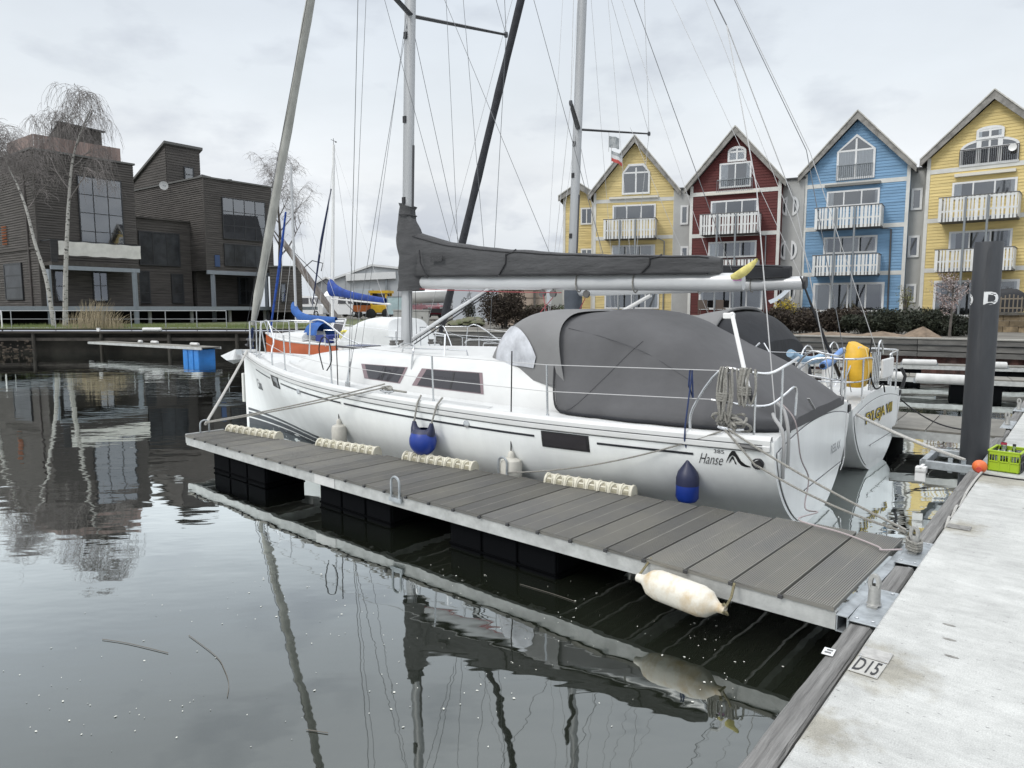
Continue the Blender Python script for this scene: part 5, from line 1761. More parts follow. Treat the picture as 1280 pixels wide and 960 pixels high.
# slender black strut from rail up to the topping end
mb = MB(); mb.tube([(0.42, 0.6, 1.35), (0.7, 0.9, 2.2), (0.97, 1.2, 3.06)], [0.03, 0.024, 0.012], 8); mb.build('black_strut', BLACK, boat)
mb = MB()
for k in range(6): mb.tube([(0.03 + 0.02 * k, 0.02 + 0.035 * k, 1.24), (0.02 + 0.015 * k, 0.03 + 0.03 * k, 1.86)], 0.012, 6)
for k in range(3): mb.tube([(0.3, 1.1 + 0.08 * k, 1.3), (0.12, 0.85 + 0.08 * k, 1.98)], 0.012, 6)
mb.tube(spline([(0.0, -0.05, 1.82), (0.0, 0.0, 2.0), (0.0, 0.14, 2.05), (0.0, 0.26, 1.98), (0.0, 0.28, 1.82)], 4), 0.015, 6)
mb.pieces('boarding_ladder', STEEL, boat)
mb = MB(); mb.tube(spline([(0.0, 0.75, 2.1), (0.02, 0.78, 1.7), (-0.03, 0.6, 1.35), (-0.05, 0.35, 1.3), (-0.06, 0.1, 1.35), (-0.05, -0.1, 1.2)], 4), 0.012, 6); mb.build('dark_line', ROPEK, boat)
# yellow cover on the starboard quarter rail: soft tall bag
rows = []
for i in range(15):
    t = i / 14; z = 1.36 + 0.64 * t
    w = 0.34 * (math.sin(PI * (0.16 + 0.74 * t)) ** 0.35); d = 0.17 * (math.sin(PI * (0.14 + 0.76 * t)) ** 0.4)
    row = []
    for k in range(22):
        a = 2 * PI * k / 22
        c = math.copysign(abs(math.cos(a)) ** 0.65, math.cos(a)); s = math.copysign(abs(math.sin(a)) ** 0.65, math.sin(a))
        nz = mnoise.noise(Vector((c * 1.4, s * 1.4, z * 3.2))) * 0.035
        row.append((0.16 + (d + nz) * s + 0.02 * t, 0.80 + (w + nz) * c, z + 0.05 * t * s))
    rows.append(row)
mb = MB(); mb.grid(rows, closed=True); mb.add(rows[-1], [tuple(range(22))]); mb.add(rows[0], [tuple(range(22))[::-1]])
yc = mb.build('lifesling_cover', mat('yellow_vinyl', (0.62, 0.36, 0.02), 0.5, var=0.12, vscale=5, bump=0.3, bscale=9), boat)
mb = MB(); mb.tube([Vector(r_[17]) + Vector((-0.006, 0, 0)) for r_ in rows], 0.008, 5); mb.build('cover_piping', mat('piping_cream', (0.62, 0.55, 0.3), 0.6), yc)
mb = MB(); mb.box(-0.04, 0.0, -0.75, 0.05, 1.42, 1.74); mb.build('rail_board', WHITEPL, boat, bevel=0.02)
mb = MB(); mb.tube([(-0.05, -1.5, 1.15), (-0.08, -1.55, 1.35), (-0.02, -1.5, 1.5)], 0.03, 7); mb.build('rail_bracket', BLACK, boat)
# courtesy flags on the spreader halyard
FL = tips2[0][1][-1]
mb = MB(); mb.tube([b2(*(mx2(6.28) - 0.9, -0.62, 6.30)), b2(3.2, -1.72, 1.3)], 0.004, 4)
tag(mb.build('flag_halyard', WIREL), 'thin pale flag line hanging from the second yacht spreader', 'flag line')
# a thin line of the flag hoist
def flag(lbl, c, w, h, cols, name, up):
    t = thing(name, lbl, 'flag', c, R(15), 'small flags on the second yacht')
    n = 8
    k = len(cols)
    for q in range(k):
        rows = []
        for i in range(n + 1):
            x = w * i / n
            rows.append([(x, 0.05 * math.sin(i * 1.1) * i / n, -0.10 * x + h * ((q + r_) / k) + up * x) for r_ in (0.0, 0.5, 1.0)])
        mb = MB(); mb.grid(rows); mb.build('stripe', cols[q], t)
    mb = MB(); mb.tube([(0, 0, -0.1), (0, 0, h + 0.1)], 0.008, 5); mb.build('hoist', WIREL, t)
    return t


FG = mat('flag_grey', (0.20, 0.22, 0.23), 0.9, color2=(0.42, 0.43, 0.43), vscale=7); FR = mat('flag_red', (0.45, 0.08, 0.07), 0.9); FW = mat('flag_white', (0.6, 0.6, 0.6), 0.9)
pf = at_y(761, 184, 17.2); flag('small grey and white flag, upper of the two under the spreader', pf, 0.28, 0.26, [FG, FG], 'courtesy_flag', 0.0)
pf = at_y(764, 201, 17.2); flag('small red, white and grey flag, lower of the two under the spreader', pf, 0.30, 0.24, [FR, FW, FG], 'courtesy_flag', -0.25)

# ------------------------------------------------------------------ mooring lines
def line(name, label, pts, r, m, cat_='rope', group=None, n=6, smooth_k=0):
    pts = [Vector(p) for p in pts]
    o0 = pts[0].copy()
    mb = MB(); P = spline(pts, smooth_k) if smooth_k else pts
    mb.tube([p - o0 for p in P], r, n)
    return tag(mb.build(name, m, loc=o0), label, cat_, group)


CL2 = pier_pt(3.37, 0.16, 0.60)
G = 'mooring lines of the white yacht'
line('mooring_line', 'upper grey rope from the quarter of the white yacht to the roped pier cleat', sag(b1(0.42, 1.74, 1.19), CL2 + Vector((0, 0, 0.02)), 0.035, 14), 0.011, ROPEG, group=G)
line('mooring_line', 'lower grey rope through the stern fairlead down to the roped pier cleat', [b1(0.46, 1.72, 1.18), b1(0.26, 1.80, 1.02), b1(0.15, 1.775, 0.89)] + sag(b1(0.10, 1.76, 0.865), CL2, 0.05, 12)[1:], 0.011, ROPEG, group=G)
rg3 = dock_pt(3.99, dock_rear(4.05) - 0.03, DZ + 0.02)
line('mooring_line', 'thin grey spring line from the stern quarter to the hoop by the round white fender', sag(b1(0.48, 1.76, 1.17), rg3, 0.10, 16), 0.008, ROPEG, group=G)
rtip = dock_pt(9.27, -0.28, DZ + 0.15)
for k, off in enumerate((0.0, 0.045)):
    line('mooring_line', ('upper' if k else 'lower') + ' of the paired ropes from the midship cleat to the hoop at the dock tip', sag(b1(5.02, 1.86, 1.30 + off), rtip + Vector((0.02 * k, 0, off * 0.4)), 0.03, 16), 0.010, ROPEG, group=G)
line('mooring_line', 'thick pale rope from the bow down to the hoop at the dock tip', sag(b1(10.75, 0.16, 1.50), rtip + Vector((0, 0, -0.02)), 0.02, 12), 0.022, ROPEW, group=G)
# wraps on the cleat
rgx = random.Random(8); mb = MB()
for i in range(4):
    mb.tube([(0.085 * math.cos(a) + rgx.uniform(-.01, .01), 0.05 * math.sin(a), 0.03 + i * 0.02 + 0.01 * math.sin(a)) for a in [2 * PI * k / 12 for k in range(13)]], 0.011, 6)
tag(mb.build('rope_wrap', ROPEG, loc=pier_pt(3.37, 0.10, 0.46), rot=(0, 0, PIERROT)), 'turns of grey rope made fast round the base of the roped cleat', 'rope')
line('shore_cable', 'thin pinkish grey cable hanging from the stern and lying over the dock end',
     [b1(0.12, 1.15, 1.42), b1(-0.05, 1.20, 1.25), b1(-0.07, 1.00, 0.85), b1(-0.09, 0.72, 0.58), b1(-0.12, 0.95, 0.33), b1(-0.32, 1.3, 0.40), dock_pt(0.80, -1.60, 0.49), dock_pt(0.42, -1.52, 0.475), dock_pt(0.10, -1.36, 0.47), pier_pt(3.22, 0.30, 0.47), pier_pt(3.30, 0.17, 0.48)], 0.0075,
     mat('cable_pinkish', (0.36, 0.31, 0.31), 0.6), 'cable', smooth_k=6)
PB = pier_pt(7.35, 0.24, 0.50)
for k in range(2):
    line('mooring_line', ('left' if k else 'right') + ' strand of the thick white stern line from the second yacht to the pile bracket', sag(b2(0.02 , 1.45 + 0.06 * k, 1.02), PB + Vector((-0.03 * k, 0.03 * k, 0)), 0.03, 12), 0.016, ROPEW, group='white stern lines of the second yacht')
line('mooring_line', 'slim black rope from the second yacht to the dock behind the pile', sag(b2(0.1, -1.75, 1.0), (7.05, 10.6, 0.50), 0.16, 12), 0.012, ROPEK)
line('power_cable', 'white cable lying in the gap along the pier edge from the orange buoy', [pier_pt(6.55, -0.01, 0.53), pier_pt(6.2, 0.015, 0.50), pier_pt(5.6, 0.018, 0.49), pier_pt(5.1, 0.012, 0.45), pier_pt(4.9, 0.015, 0.50), pier_pt(4.6, 0.015, 0.44), pier_pt(4.45, 0.012, 0.50), pier_pt(4.3, 0.015, 0.43)], 0.012, ROPEW, 'cable', smooth_k=5)
# orange buoy
t = thing('orange_buoy', 'small orange ball buoy lying on the pier edge beside the lime crate', 'buoy', pier_pt(6.62, 0.02, 0.50))
mb = MB(); rr = 0.075
mb.lathe([(rr * math.sin(PI * i / 12), rr - rr * math.cos(PI * i / 12)) for i in range(13)], 18); mb.build('ball', mat('buoy_orange', (0.62, 0.13, 0.03), 0.45, var=0.15, vscale=12), t)
mb = MB(); mb.lathe([(0.03, 0.0), (0.034, 0.02), (0.03, 0.03)], 12, (-0.04, -0.055, 0.055), (-0.6, -0.75, 0)); mb.build('eye', mat('buoy_red', (0.45, 0.05, 0.03), 0.5), t)
line('power_cable', 'dark cable lying across the pier beside the lime crate', [pier_pt(6.56, -0.02, 0.507), pier_pt(6.51, -0.3, 0.507), pier_pt(6.535, -0.8, 0.507), pier_pt(6.50, -1.6, 0.507)], 0.008, ROPEK, 'cable', smooth_k=4)

# ------------------------------------------------------------------ the dark mooring pile with white letters
PL = at_z(1215, 570, 0.42); PL = Vector((PL.x + 0.09, PL.y + 0.10, 0))
pile = thing('mooring_pile', 'tall dark grey mooring pile with white letter D beside the pier', 'pile', PL)
mb = MB(); pr = 0.163; n = 40
ptop = 3.19
mb.lathe([(pr, -1.5), (pr, 0.6), (pr * 0.995, 2.0), (pr * 0.985, ptop - 0.02), (pr * 0.95, ptop), (0.01, ptop + 0.004)], n)
PILEM = mat('pile_charcoal', (0.0225, 0.0248, 0.0292), 0.55, color2=(0.0375, 0.0405, 0.0457), vscale=1.8, stretch=(3, 3, 0.6), bump=0.1, bscale=30)
mb.build('shaft', PILEM, pile)
# long pale scuff down the sleeve
rgp = random.Random(2)
SC = mat('pile_scuff', (0.0496, 0.052, 0.056), 0.7, color2=(0.0288, 0.0312, 0.036), vscale=7, stretch=(2, 2, 0.35), mixlo=0.35, mixhi=0.62)
cam_dir = math.atan2(-PL.y, -PL.x)      # bearing of the standpoint seen from the pile
def on_pile(a, z, off=0.0015): return ((pr + off) * math.cos(a), (pr + off) * math.sin(a), z)
mb = MB(); rows = []
for i in range(50):
    z = 3.12 - 2.0 * i / 49
    c = cam_dir + 0.12 - 0.30 * math.sin(min(1, i / 22) * PI / 2) + 0.03 * math.sin(i * 0.37)
    w = (0.16 if i < 22 else 0.12) * (0.75 + 0.25 * math.sin(i * 0.5 + rgp.random() * 0.5)) * min(1, (49 - i) / 14, (i + 1) / 3)
    rows.append([on_pile(c - w + w * 2 * k / 4, z) for k in range(5)])
mb.grid(rows); mb.build('scuff', SC, pile)
def pile_letter(a0, z0):
    me = text_mesh('D', 0.30, extrude=0.0, bold=0.012)
    xs = [v.co.x for v in me.vertices]; mid = (max(xs) + min(xs)) / 2
    for v in me.vertices:
        a = a0 + (v.co.x - mid) * 0.85 / pr
        v.co = Vector(on_pile(a, z0 + v.co.y * 0.72, 0.003))
    return mesh_obj('letter', me, WHITEP, pile)


pile_letter(cam_dir + 0.46, 2.40); pile_letter(cam_dir - 1.42, 2.38)
# steel roller guide that ties the pile to the pontoon
t = thing('pile_guide', 'galvanised guide frame holding the dark pile to the pier', 'bracket', pier_pt(7.85, 0.0, 0.40), PIERROT)
mb = MB()
for xx in (-0.50, 0.44):
    mb.box(xx, xx + 0.07, -0.02, 0.72, -0.07, 0.03)
mb.box(-0.50, 0.51, 0.66, 0.73, -0.07, 0.03); mb.box(-0.56, 0.56, -0.06, 0.10, -0.02, 0.05)
mb.build('guide_frame', GALV, t, bevel=0.006)
mb = MB()
for yy in (0.1, 0.24, 0.38):
    mb.box(-0.44, -0.40, yy, yy + 0.05, -0.10, 0.08); 
mb.pieces('guide_lug', GALV, t)
mb = MB(); mb.box(-0.72, -0.60, 0.62, 0.74, -0.10, -0.02); mb.box(-0.72, -0.70, 0.62, 0.74, -0.20, -0.06); mb.box(-0.72, -0.50, 0.66, 0.70, -0.05, -0.01); mb.build('guide_hook', WHITEPL, t, bevel=0.008)

# ------------------------------------------------------------------ lime folding crate with jars
LIME = mat('crate_lime', (0.306, 0.442, 0.017), 0.45)
CRK = mat('crate_dark', (0.02, 0.022, 0.026), 0.5)
CW, CD, CH = 0.31, 0.42, 0.225
crate = thing('folding_crate', 'lime green folding crate full of empty jars on the pier', 'crate', pier_pt(6.84, -0.03, 0.503), PIERROT - R(6))
def crate_wall(fn, w, ndiv, m, name):
    mb = MB(); h = CH; tk = 0.012
    mb.box(0, w, 0, tk, h - 0.035, h, fn=fn); mb.box(0, w, 0, tk, 0, 0.022, fn=fn); mb.box(0, w, 0, tk, h * 0.47, h * 0.47 + 0.016, fn=fn)
    for i in range(ndiv + 1):
        x = (w - 0.016) * i / ndiv
        mb.box(x, x + 0.016, 0, tk, 0.0215, h - 0.0345, fn=fn)
    mb.box(0.001, w - 0.001, tk * 0.55, tk * 0.7, 0.02, h * 0.45, fn=fn)
    nb = 12
    for i in range(nb):
        x = w * (i + 0.5) / nb; mb.box(x - 0.003, x + 0.003, tk * 0.3, tk * 0.6, h * 0.5, h - 0.03, fn=fn)
    return mb.build(name, m, crate)


crate_wall(lambda x, y, z: (y, -x, z), CW, 3, LIME, 'side_panel')
crate_wall(lambda x, y, z: (CD - y, -x, z), CW, 3, LIME, 'side_panel')
crate_wall(lambda x, y, z: (x, -CW + y, z), CD, 4, CRK, 'end_panel')
crate_wall(lambda x, y, z: (x, -y, z), CD, 4, CRK, 'end_panel')
mb = MB(); mb.box(0, CD, -CW, 0, 0, 0.012); mb.build('base', CRK, crate)
mb = MB()
for y0, y1 in ((-CW - 0.006, -CW + 0.016), (-0.016, 0.006)):
    mb.box(-0.004, CD + 0.004, y0, y1, CH - 0.002, CH + 0.016)
for x0, x1 in ((-0.006, 0.016), (CD - 0.016, CD + 0.006)):
    mb.box(x0, x1, -CW + 0.016, -0.016, CH - 0.002, CH + 0.0155)
mb.build('rim', LIME, crate, bevel=0.003)
JAR = glass_mat('jar_glass', (0.85, 0.9, 0.88), thick=0.5)
LIDM = [mat('lid_dark', (0.02, 0.02, 0.02), 0.4), mat('lid_white', (0.6, 0.6, 0.6), 0.4), mat('lid_red', (0.35, 0.02, 0.05), 0.4), mat('lid_steel', (0.5, 0.5, 0.5), 0.3, metal=0.8)]
JL = ['with a black lid standing tallest', 'with a white lid at the near left', 'with a steel lid at the near right', 'with a red lid at the back', 'with a white lid in the middle', 'with a steel lid at the back right']
for i, (jx, jy, jh, li, jr) in enumerate(((0.25, -0.20, 0.28, 0, 0.022), (0.09, -0.07, 0.20, 1, 0.045), (0.09, -0.22, 0.19, 3, 0.045), (0.36, -0.08, 0.27, 2, 0.040), (0.2, -0.09, 0.2, 1, 0.045), (0.33, -0.23, 0.2, 3, 0.045))):
    p = crate.matrix_basis @ Vector((0, 0, 0))
    M = Matrix.Translation(crate.location) @ Matrix.Rotation(PIERROT - R(6), 4, 'Z')
    t = thing('glass_jar', 'glass jar in the lime crate ' + JL[i], 'jar', M @ Vector((jx, jy, 0.014)), 0, 'jars in the lime crate')
    mb = MB(); mb.lathe([(jr * 0.9, 0), (jr, 0.01), (jr, jh * 0.75), (jr * 0.7, jh * 0.86), (jr * 0.7, jh)], 14); mb.build('glass', JAR, t)
    mb = MB(); mb.lathe([(jr * 0.78, jh - 0.025), (jr * 0.78, jh - 0.002), (jr * 0.7, jh)], 14); mb.build('lid', LIDM[li], t)

# ------------------------------------------------------------------ floating finger docks behind
far_dock('finger_dock', 'short finger dock of pale boards behind the second yacht, crossing the pile', (7.30, 10.30), (-0.80, 0.60), 8.6, 1.95, 17, 'finger docks beyond the second yacht')
far_dock('finger_dock', 'narrower board dock behind the pile carrying the row of big white rollers', (13.9, 18.1), (-0.87, 0.49), 9.5, 1.1, 24, 'finger docks beyond the second yacht')
far_dock('finger_dock', 'farthest thin dock under the timber quay with small white rollers', (17.5, 21.6), (-0.93, 0.36), 13.0, 0.7, 24, 'finger docks beyond the second yacht', z=0.5)
def roller(p, d, L_, r, label):
    d = Vector(d).normalized()
    t = thing('white_roller', label, 'dock fender', p, math.atan2(d.y, d.x), 'white roller fenders on the far docks')
    mb = MB(); mb.lathe([(r * 0.3, -L_ / 2 - 0.02), (r * 0.95, -L_ / 2), (r, -L_ / 2 + 0.03), (r, L_ / 2 - 0.03), (r * 0.95, L_ / 2), (r * 0.3, L_ / 2 + 0.02)], 16, (0, 0, r), (1, 0, 0)); mb.build('roller', mat('roller_white', (0.5, 0.5, 0.49), 0.6, var=0.1, vscale=5), t)
    mb = MB()
    for s in (-1, 1): mb.bar((s * (L_ / 2 + 0.03), 0, 0), (s * (L_ / 2 + 0.03), 0, r), 0.02, 0.05)
    mb.build('bracket', GALV, t)
    return t


p = at_z(1175, 478, 0.5); roller((p.x, p.y, 0.46), (-0.87, 0.49, 0), 1.05, 0.125, 'largest white roller in front of the pile, on the board dock')
p = at_z(1100, 473, 0.5); roller((p.x, p.y, 0.46), (-0.87, 0.49, 0), 1.1, 0.12, 'white roller partly hidden behind the second yacht stern rail')
p = at_z(1149, 453, 0.6); roller((p.x, p.y, 0.5), (-0.93, 0.36, 0), 0.95, 0.10, 'slim white roller on the farthest dock left of the pile')
p = at_z(1240, 457, 0.6); roller((p.x, p.y, 0.5), (-0.93, 0.36, 0), 0.75, 0.11, 'short white roller just right of the pile')

# ------------------------------------------------------------------ timber quay on the far side
def quay_wall():
    """timber waling over rusty sheet piling from the middle to the right"""
    segs = [(-9, 36.3), (-0.8, 34), (11.9, 29), (18, 24.7), (26, 17.5)]
    q = thing('timber_quay', 'grey timber waling along the far quay above rusty sheet piling', 'quay wall', (4, 32, 0))
    o = Vector((4, 32, 0))
    names = []
    for (x0, y0), (x1, y1) in zip(segs, segs[1:]):
        a, c = Vector((x0, y0, 0)), Vector((x1, y1, 0)); d = (c - a).normalized(); nrm = Vector((d.y, -d.x, 0))
        if nrm.y > 0: nrm = -nrm
        L_ = (c - a).length
        for z, h, dep in ((1.10, 0.20, 0.30), (0.86, 0.19, 0.22), (0.64, 0.18, 0.20)):
            x = 0
            k = 0
            while x < L_:
                ln = min(4.2, L_ - x)
                mb = MB(); s = a + d * (x + 0.01); e = a + d * (x + ln - 0.01)
                s = s + nrm * dep / 2 + Vector((0, 0, z)) - o; e = e + nrm * dep / 2 + Vector((0, 0, z)) - o
                mb.bar(s, e, dep, h); ob = mb.build('waling', WOODQ, q)
                x += ln
        # capping board
        mb = MB(); mb.bar(a + nrm * 0.12 + Vector((0, 0, 1.225)) - o, c + nrm * 0.12 + Vector((0, 0, 1.225)) - o, 0.46, 0.05); mb.build('capping', mat('capping_pale', (0.272, 0.264, 0.24), 0.85, var=0.2, vscale=1.5), q)
        mb = MB(); n = int(L_ / 0.3); rows = []
        for i in range(n * 2 + 1):
            t = i / (n * 2); pp = a + d * (L_ * t) + nrm * (0.06 if (i // 2) % 2 else -0.08) - o
            rows.append([pp + Vector((0, 0, -0.6)), pp + Vector((0, 0, 0.56))])
        mb.grid(rows, smooth=False); mb.build('sheet_piling', RUST, q)


WOODQ = mat('quay_timber', (0.128, 0.124, 0.116), 0.9, color2=(0.0675, 0.066, 0.0638), vscale=1.2, stretch=(1, 1, 5), bump=0.3, bscale=9, objvar=0.25)
quay_wall()
# left bank: plank walkway edge over a dark void with reed debris
lq = thing('bank_walkway', 'low dark plank walkway along the left bank', 'walkway', (-35, 37.5, 0))
mb = MB(); mb.box(-100, 26.5, -0.25, 0.35, 1.02, 1.12); mb.build('edge_board', mat('bank_board', (0.045, 0.04, 0.035), 0.95, spec=0.05, var=0.35, vscale=1.5, stretch=(0.3, 1, 1)), lq)
mb = MB()
for i in range(16):
    x = -30 + i * 3.6; mb.tube([(x, -0.1, -0.5), (x, -0.1, 1.02)], 0.09, 7)
mb.pieces('post', mat('bank_post', (0.04, 0.036, 0.03), 0.9, var=0.3), lq)
mb = MB(); mb.box(-100, 26.5, 0.35, 0.5, -0.5, 1.06); mb.build('revetment', mat('bank_dark', (0.02, 0.018, 0.014), 0.95, var=0.5, vscale=0.8), lq)  # wall coloured near-black for the shaded void under the walkway
mb = MB(); mb.box(-100, 26.5, -0.02, 0.0, 0.62, 0.78); mb.build('waling', mat('bank_board2', (0.06, 0.052, 0.045), 0.9, var=0.35, vscale=1.5), lq)
# rubble and reed debris below the walkway at far left
rr_ = random.Random(4)
mb = MB()
for i in range(420):
    x = rr_.uniform(-46, -25); y = 37.1 - rr_.random() ** 1.5 * 1.1; z = 0.05 + 0.65 * (1 - (37.1 - y) / 1.1) * rr_.random()
    s = rr_.uniform(0.08, 0.3); a = rr_.uniform(0, PI)
    mb.bar((x, y, z), (x + s * math.cos(a), y + s * 0.3 * math.sin(a), z + s * 0.25 * rr_.uniform(-1, 1)), rr_.uniform(0.03, 0.1), rr_.uniform(0.03, 0.08))
tag(mb.build('bank_rubble', mat('rubble', (0.06, 0.046, 0.034), 0.95, var=0.5, vscale=3)), kind='stuff')
# tubular railing on the bank
RAIL = mat('railing_grey', (0.30, 0.31, 0.32), 0.5, metal=0.3)
rl = thing('bank_railing', 'thin grey tube railing along the left bank', 'railing', (-26, 38.6, QZ))
y = 0.0
xs = [at_y(px, 400, 38.6).x + 26 for px in (2, 14, 69, 164, 207, 246, 283)]
xs = [xs[0] - 6, xs[0] - 3] + xs
for i, x in enumerate(xs):
    mb = MB(); mb.tube([(x, 0, -0.1), (x, 0, 1.02)], 0.035 if i == 2 else 0.022, 6); mb.build('post', RAIL if i != 2 else WHITEPL, rl)
for z in (1.0, 0.55, 0.08):
    mb = MB(); mb.tube([(xs[0], 0, z), (-3.6 + 14, 0, z)], 0.02 if z > 0.9 else 0.012, 6); mb.build('rail', RAIL, rl)
# white roller and small bits on the walkway edge
p = at_y(190, 411, 37.3); roller((p.x, p.y, 1.12), (1, 0.02, 0), 0.95, 0.10, 'white roller lying on the left bank walkway')
p = at_y(123, 413, 37.3)
t = thing('walkway_box', 'tiny white box on the left bank walkway edge', 'box', (p.x, p.y, 1.12)); mb = MB(); mb.box(-.07, .07, -.06, .06, 0, .16); mb.build('box', WHITEPL, t, bevel=0.01); mb = MB(); mb.box(-.08, .08, -.07, .07, .16, .18); mb.build('lid', WHITEPL, t)
# left finger dock on its blue float
fd = thing('finger_dock', 'thin grey finger dock on a blue float by the left bank', 'dock', (0, 0, 0))
pA = at_z(120, 426, 0.62); pB = at_z(266, 434, 0.52)
pA = at_y(122, 426, 37.0); pB = at_y(264, 433, 31.5)
pA.z = 0.72; pB.z = 0.62
fd.location = (pB.x, pB.y, 0)
fd.rotation_euler = (0, 0, math.atan2(pA.y - pB.y, pA.x - pB.x))
LL = (Vector((pA.x, pA.y)) - Vector((pB.x, pB.y))).length
for i in range(14):
    mb = MB(); mb.box(LL * i / 14 + 0.01, LL * (i + 1) / 14 - 0.01, -0.45, 0.45, 0.58, 0.62); mb.build('plank', MATS['plank_far'], fd)
mb = MB(); mb.box(0, LL, 0.45, 0.50, 0.50, 0.61); mb.box(0, LL, -0.5, -0.45, 0.50, 0.61); mb.build('side_beam', GALVB, fd)
fb_ = MB()
for k in range(3): fb_.box(0.35 + k * 0.42, 0.72 + k * 0.42, -0.42, 0.42, -0.3, 0.5)
fb_.box(0.36, 1.55, -0.38, 0.38, -0.2, 0.48)
fb_.build('float', mat('float_blue', (0.01, 0.16, 0.48), 0.5, var=0.15), fd, bevel=0.03)
for px, py, w in ((246, 431, 0.5), (199, 427.5, 0.45), (181, 426, 0.2)):
    t_ = (px - 264) / (122 - 264.0)
    P_ = pB.lerp(pA, t_)
    roller((P_.x, P_.y, 0.63), (pB - pA), w * 1.1, 0.075, {246: 'white roller on the blue-float dock, nearest its tip', 199: 'white roller midway along the blue-float dock', 181: 'smallest white roller on the blue-float dock towards the bank'}[px])

# petals and specks drifting on the water, a floating reed
rr_ = random.Random(11); mb = MB()
def speck(x, y, s):
    a = rr_.uniform(0, PI); k = rr_.uniform(0.4, 1)
    c, s_ = math.cos(a) * s, math.sin(a) * s
    mb.add([(x - c, y - s_, 0.004), (x + s_ * k, y - c * k, 0.006), (x + c, y + s_, 0.005), (x - s_ * k, y + c * k, 0.004)], [(0, 1, 2, 3)])
def spx(px, py, s):
    p = at_z(px, py, 0); speck(p.x, p.y, s)
for cx, cy, sx, sy, n in ((560, 720, 40, 22, 30), (690, 765, 70, 40, 45), (860, 800, 60, 40, 45), (300, 745, 120, 40, 60), (520, 840, 90, 70, 40), (60, 890, 60, 45, 30), (420, 780, 60, 40, 30), (250, 900, 200, 40, 30), (900, 860, 40, 30, 25), (640, 860, 120, 60, 30), (150, 820, 150, 80, 25), (90, 560, 90, 20, 8), (1150, 620, 20, 20, 3)):
    for i in range(int(n * 0.65)):
        px, py = rr_.gauss(cx, sx * 0.6), rr_.gauss(cy, sy * 0.6)
        if py < 470 or py > 955: continue
        spx(px, py, rr_.choice((0.003, 0.004, 0.004, 0.005, 0.006, 0.010)))
tag(mb.build('floating_petals', mat('petal_pale', (0.55, 0.55, 0.50), 0.8)), kind='stuff')
def reed(label, pix, r):
    P_ = [at_z(a, b_, 0.006) for a, b_ in pix]
    line('floating_reed', label, P_, r, mat('reed_pale', (0.11, 0.10, 0.085), 0.8), 'reed', smooth_k=4)
reed('bent pale reed floating on the water, lower left', [(236, 794), (270, 820), (281, 838), (286, 855), (284, 871)], 0.0022)
reed('thin straight reed floating left of the bent one', [(128, 799), (160, 804), (210, 816)], 0.003)
reed('thin floating reed at the bottom of the water', [(383, 912), (410, 916)], 0.003)
reed('pale stalk floating below the dock middle', [(650, 730), (690, 742), (720, 752)], 0.0022)

# ------------------------------------------------------------------ windows
def window(pl, u0, u1, z0, z1, parent, cols=1, rows=1, frame=WHITEP, fw=0.07, w0=0.0, curtain=0.0, glass=None, dep=0.09, split=None, name='window', mull=None):
    """window standing a little proud of a facade plane: frame > interior, pane, curtain"""
    P = lambda u, w, z: pl.pt(u, w0 + w, z)
    org = P((u0 + u1) / 2, 0, z0)
    Q = lambda u, w, z: P(u, w, z) - parent.location
    mb = MB()
    for a, c, e, f in ((u0, u1, z0, z0 + fw), (u0, u1, z1 - fw, z1)):
        mb.box(a, c, 0.0, dep, e, f, fn=Q)
    for a, c in ((u0, u0 + fw), (u1 - fw, u1)):
        mb.box(a, c, 0.0, dep - 0.002, z0 + fw, z1 - fw, fn=Q)
    mw = mull or fw * 0.7
    us = split if split else [u0 + (u1 - u0) * i / cols for i in range(1, cols)]
    for u in us: mb.box(u - mw / 2, u + mw / 2, 0.0, dep - 0.004, z0 + fw, z1 - fw, fn=Q)
    for i in range(1, rows):
        z = z0 + (z1 - z0) * i / rows; mb.box(u0 + fw, u1 - fw, 0.0, dep - 0.006, z - mw / 2, z + mw / 2, fn=Q)
    fr = mb.build(name, frame, parent)
    mb = MB(); mb.add([Q(u0 + 0.01, 0.036, z0 + 0.01), Q(u1 - 0.01, 0.036, z0 + 0.01), Q(u1 - 0.01, 0.036, z1 - 0.01), Q(u0 + 0.01, 0.036, z1 - 0.01)], [(0, 1, 2, 3)]); mb.build('dark_fill', DARKROOM, fr)
    if curtain > 0:
        ww = (u1 - u0) * curtain
        mb = MB(); n = 14; rowsv = []
        for s0, s1 in ((u0 + fw, u0 + fw + ww), (u1 - fw - ww * 0.5, u1 - fw)):
            mb.grid([[Q(s0 + (s1 - s0) * i / n, 0.044 + 0.012 * (i % 2), z) for i in range(n + 1)] for z in (z0 + fw, z1 - fw)], smooth=False)
        mb.build('curtain', CURTAIN, fr)
    edges = [u0 + fw] + sum([[u - mw / 2, u + mw / 2] for u in us], []) + [u1 - fw]
    zs = [z0 + fw] + sum([[z0 + (z1 - z0) * i / rows - mw / 2, z0 + (z1 - z0) * i / rows + mw / 2] for i in range(1, rows)], []) + [z1 - fw]
    for i in range(0, len(edges), 2):
        for j in range(0, len(zs), 2):
            mb = MB(); mb.add([Q(edges[i], 0.064, zs[j]), Q(edges[i + 1], 0.064, zs[j]), Q(edges[i + 1], 0.064, zs[j + 1]), Q(edges[i], 0.064, zs[j + 1])], [(0, 1, 2, 3)])
            mb.build('pane', glass or GLASS, fr)
    return fr


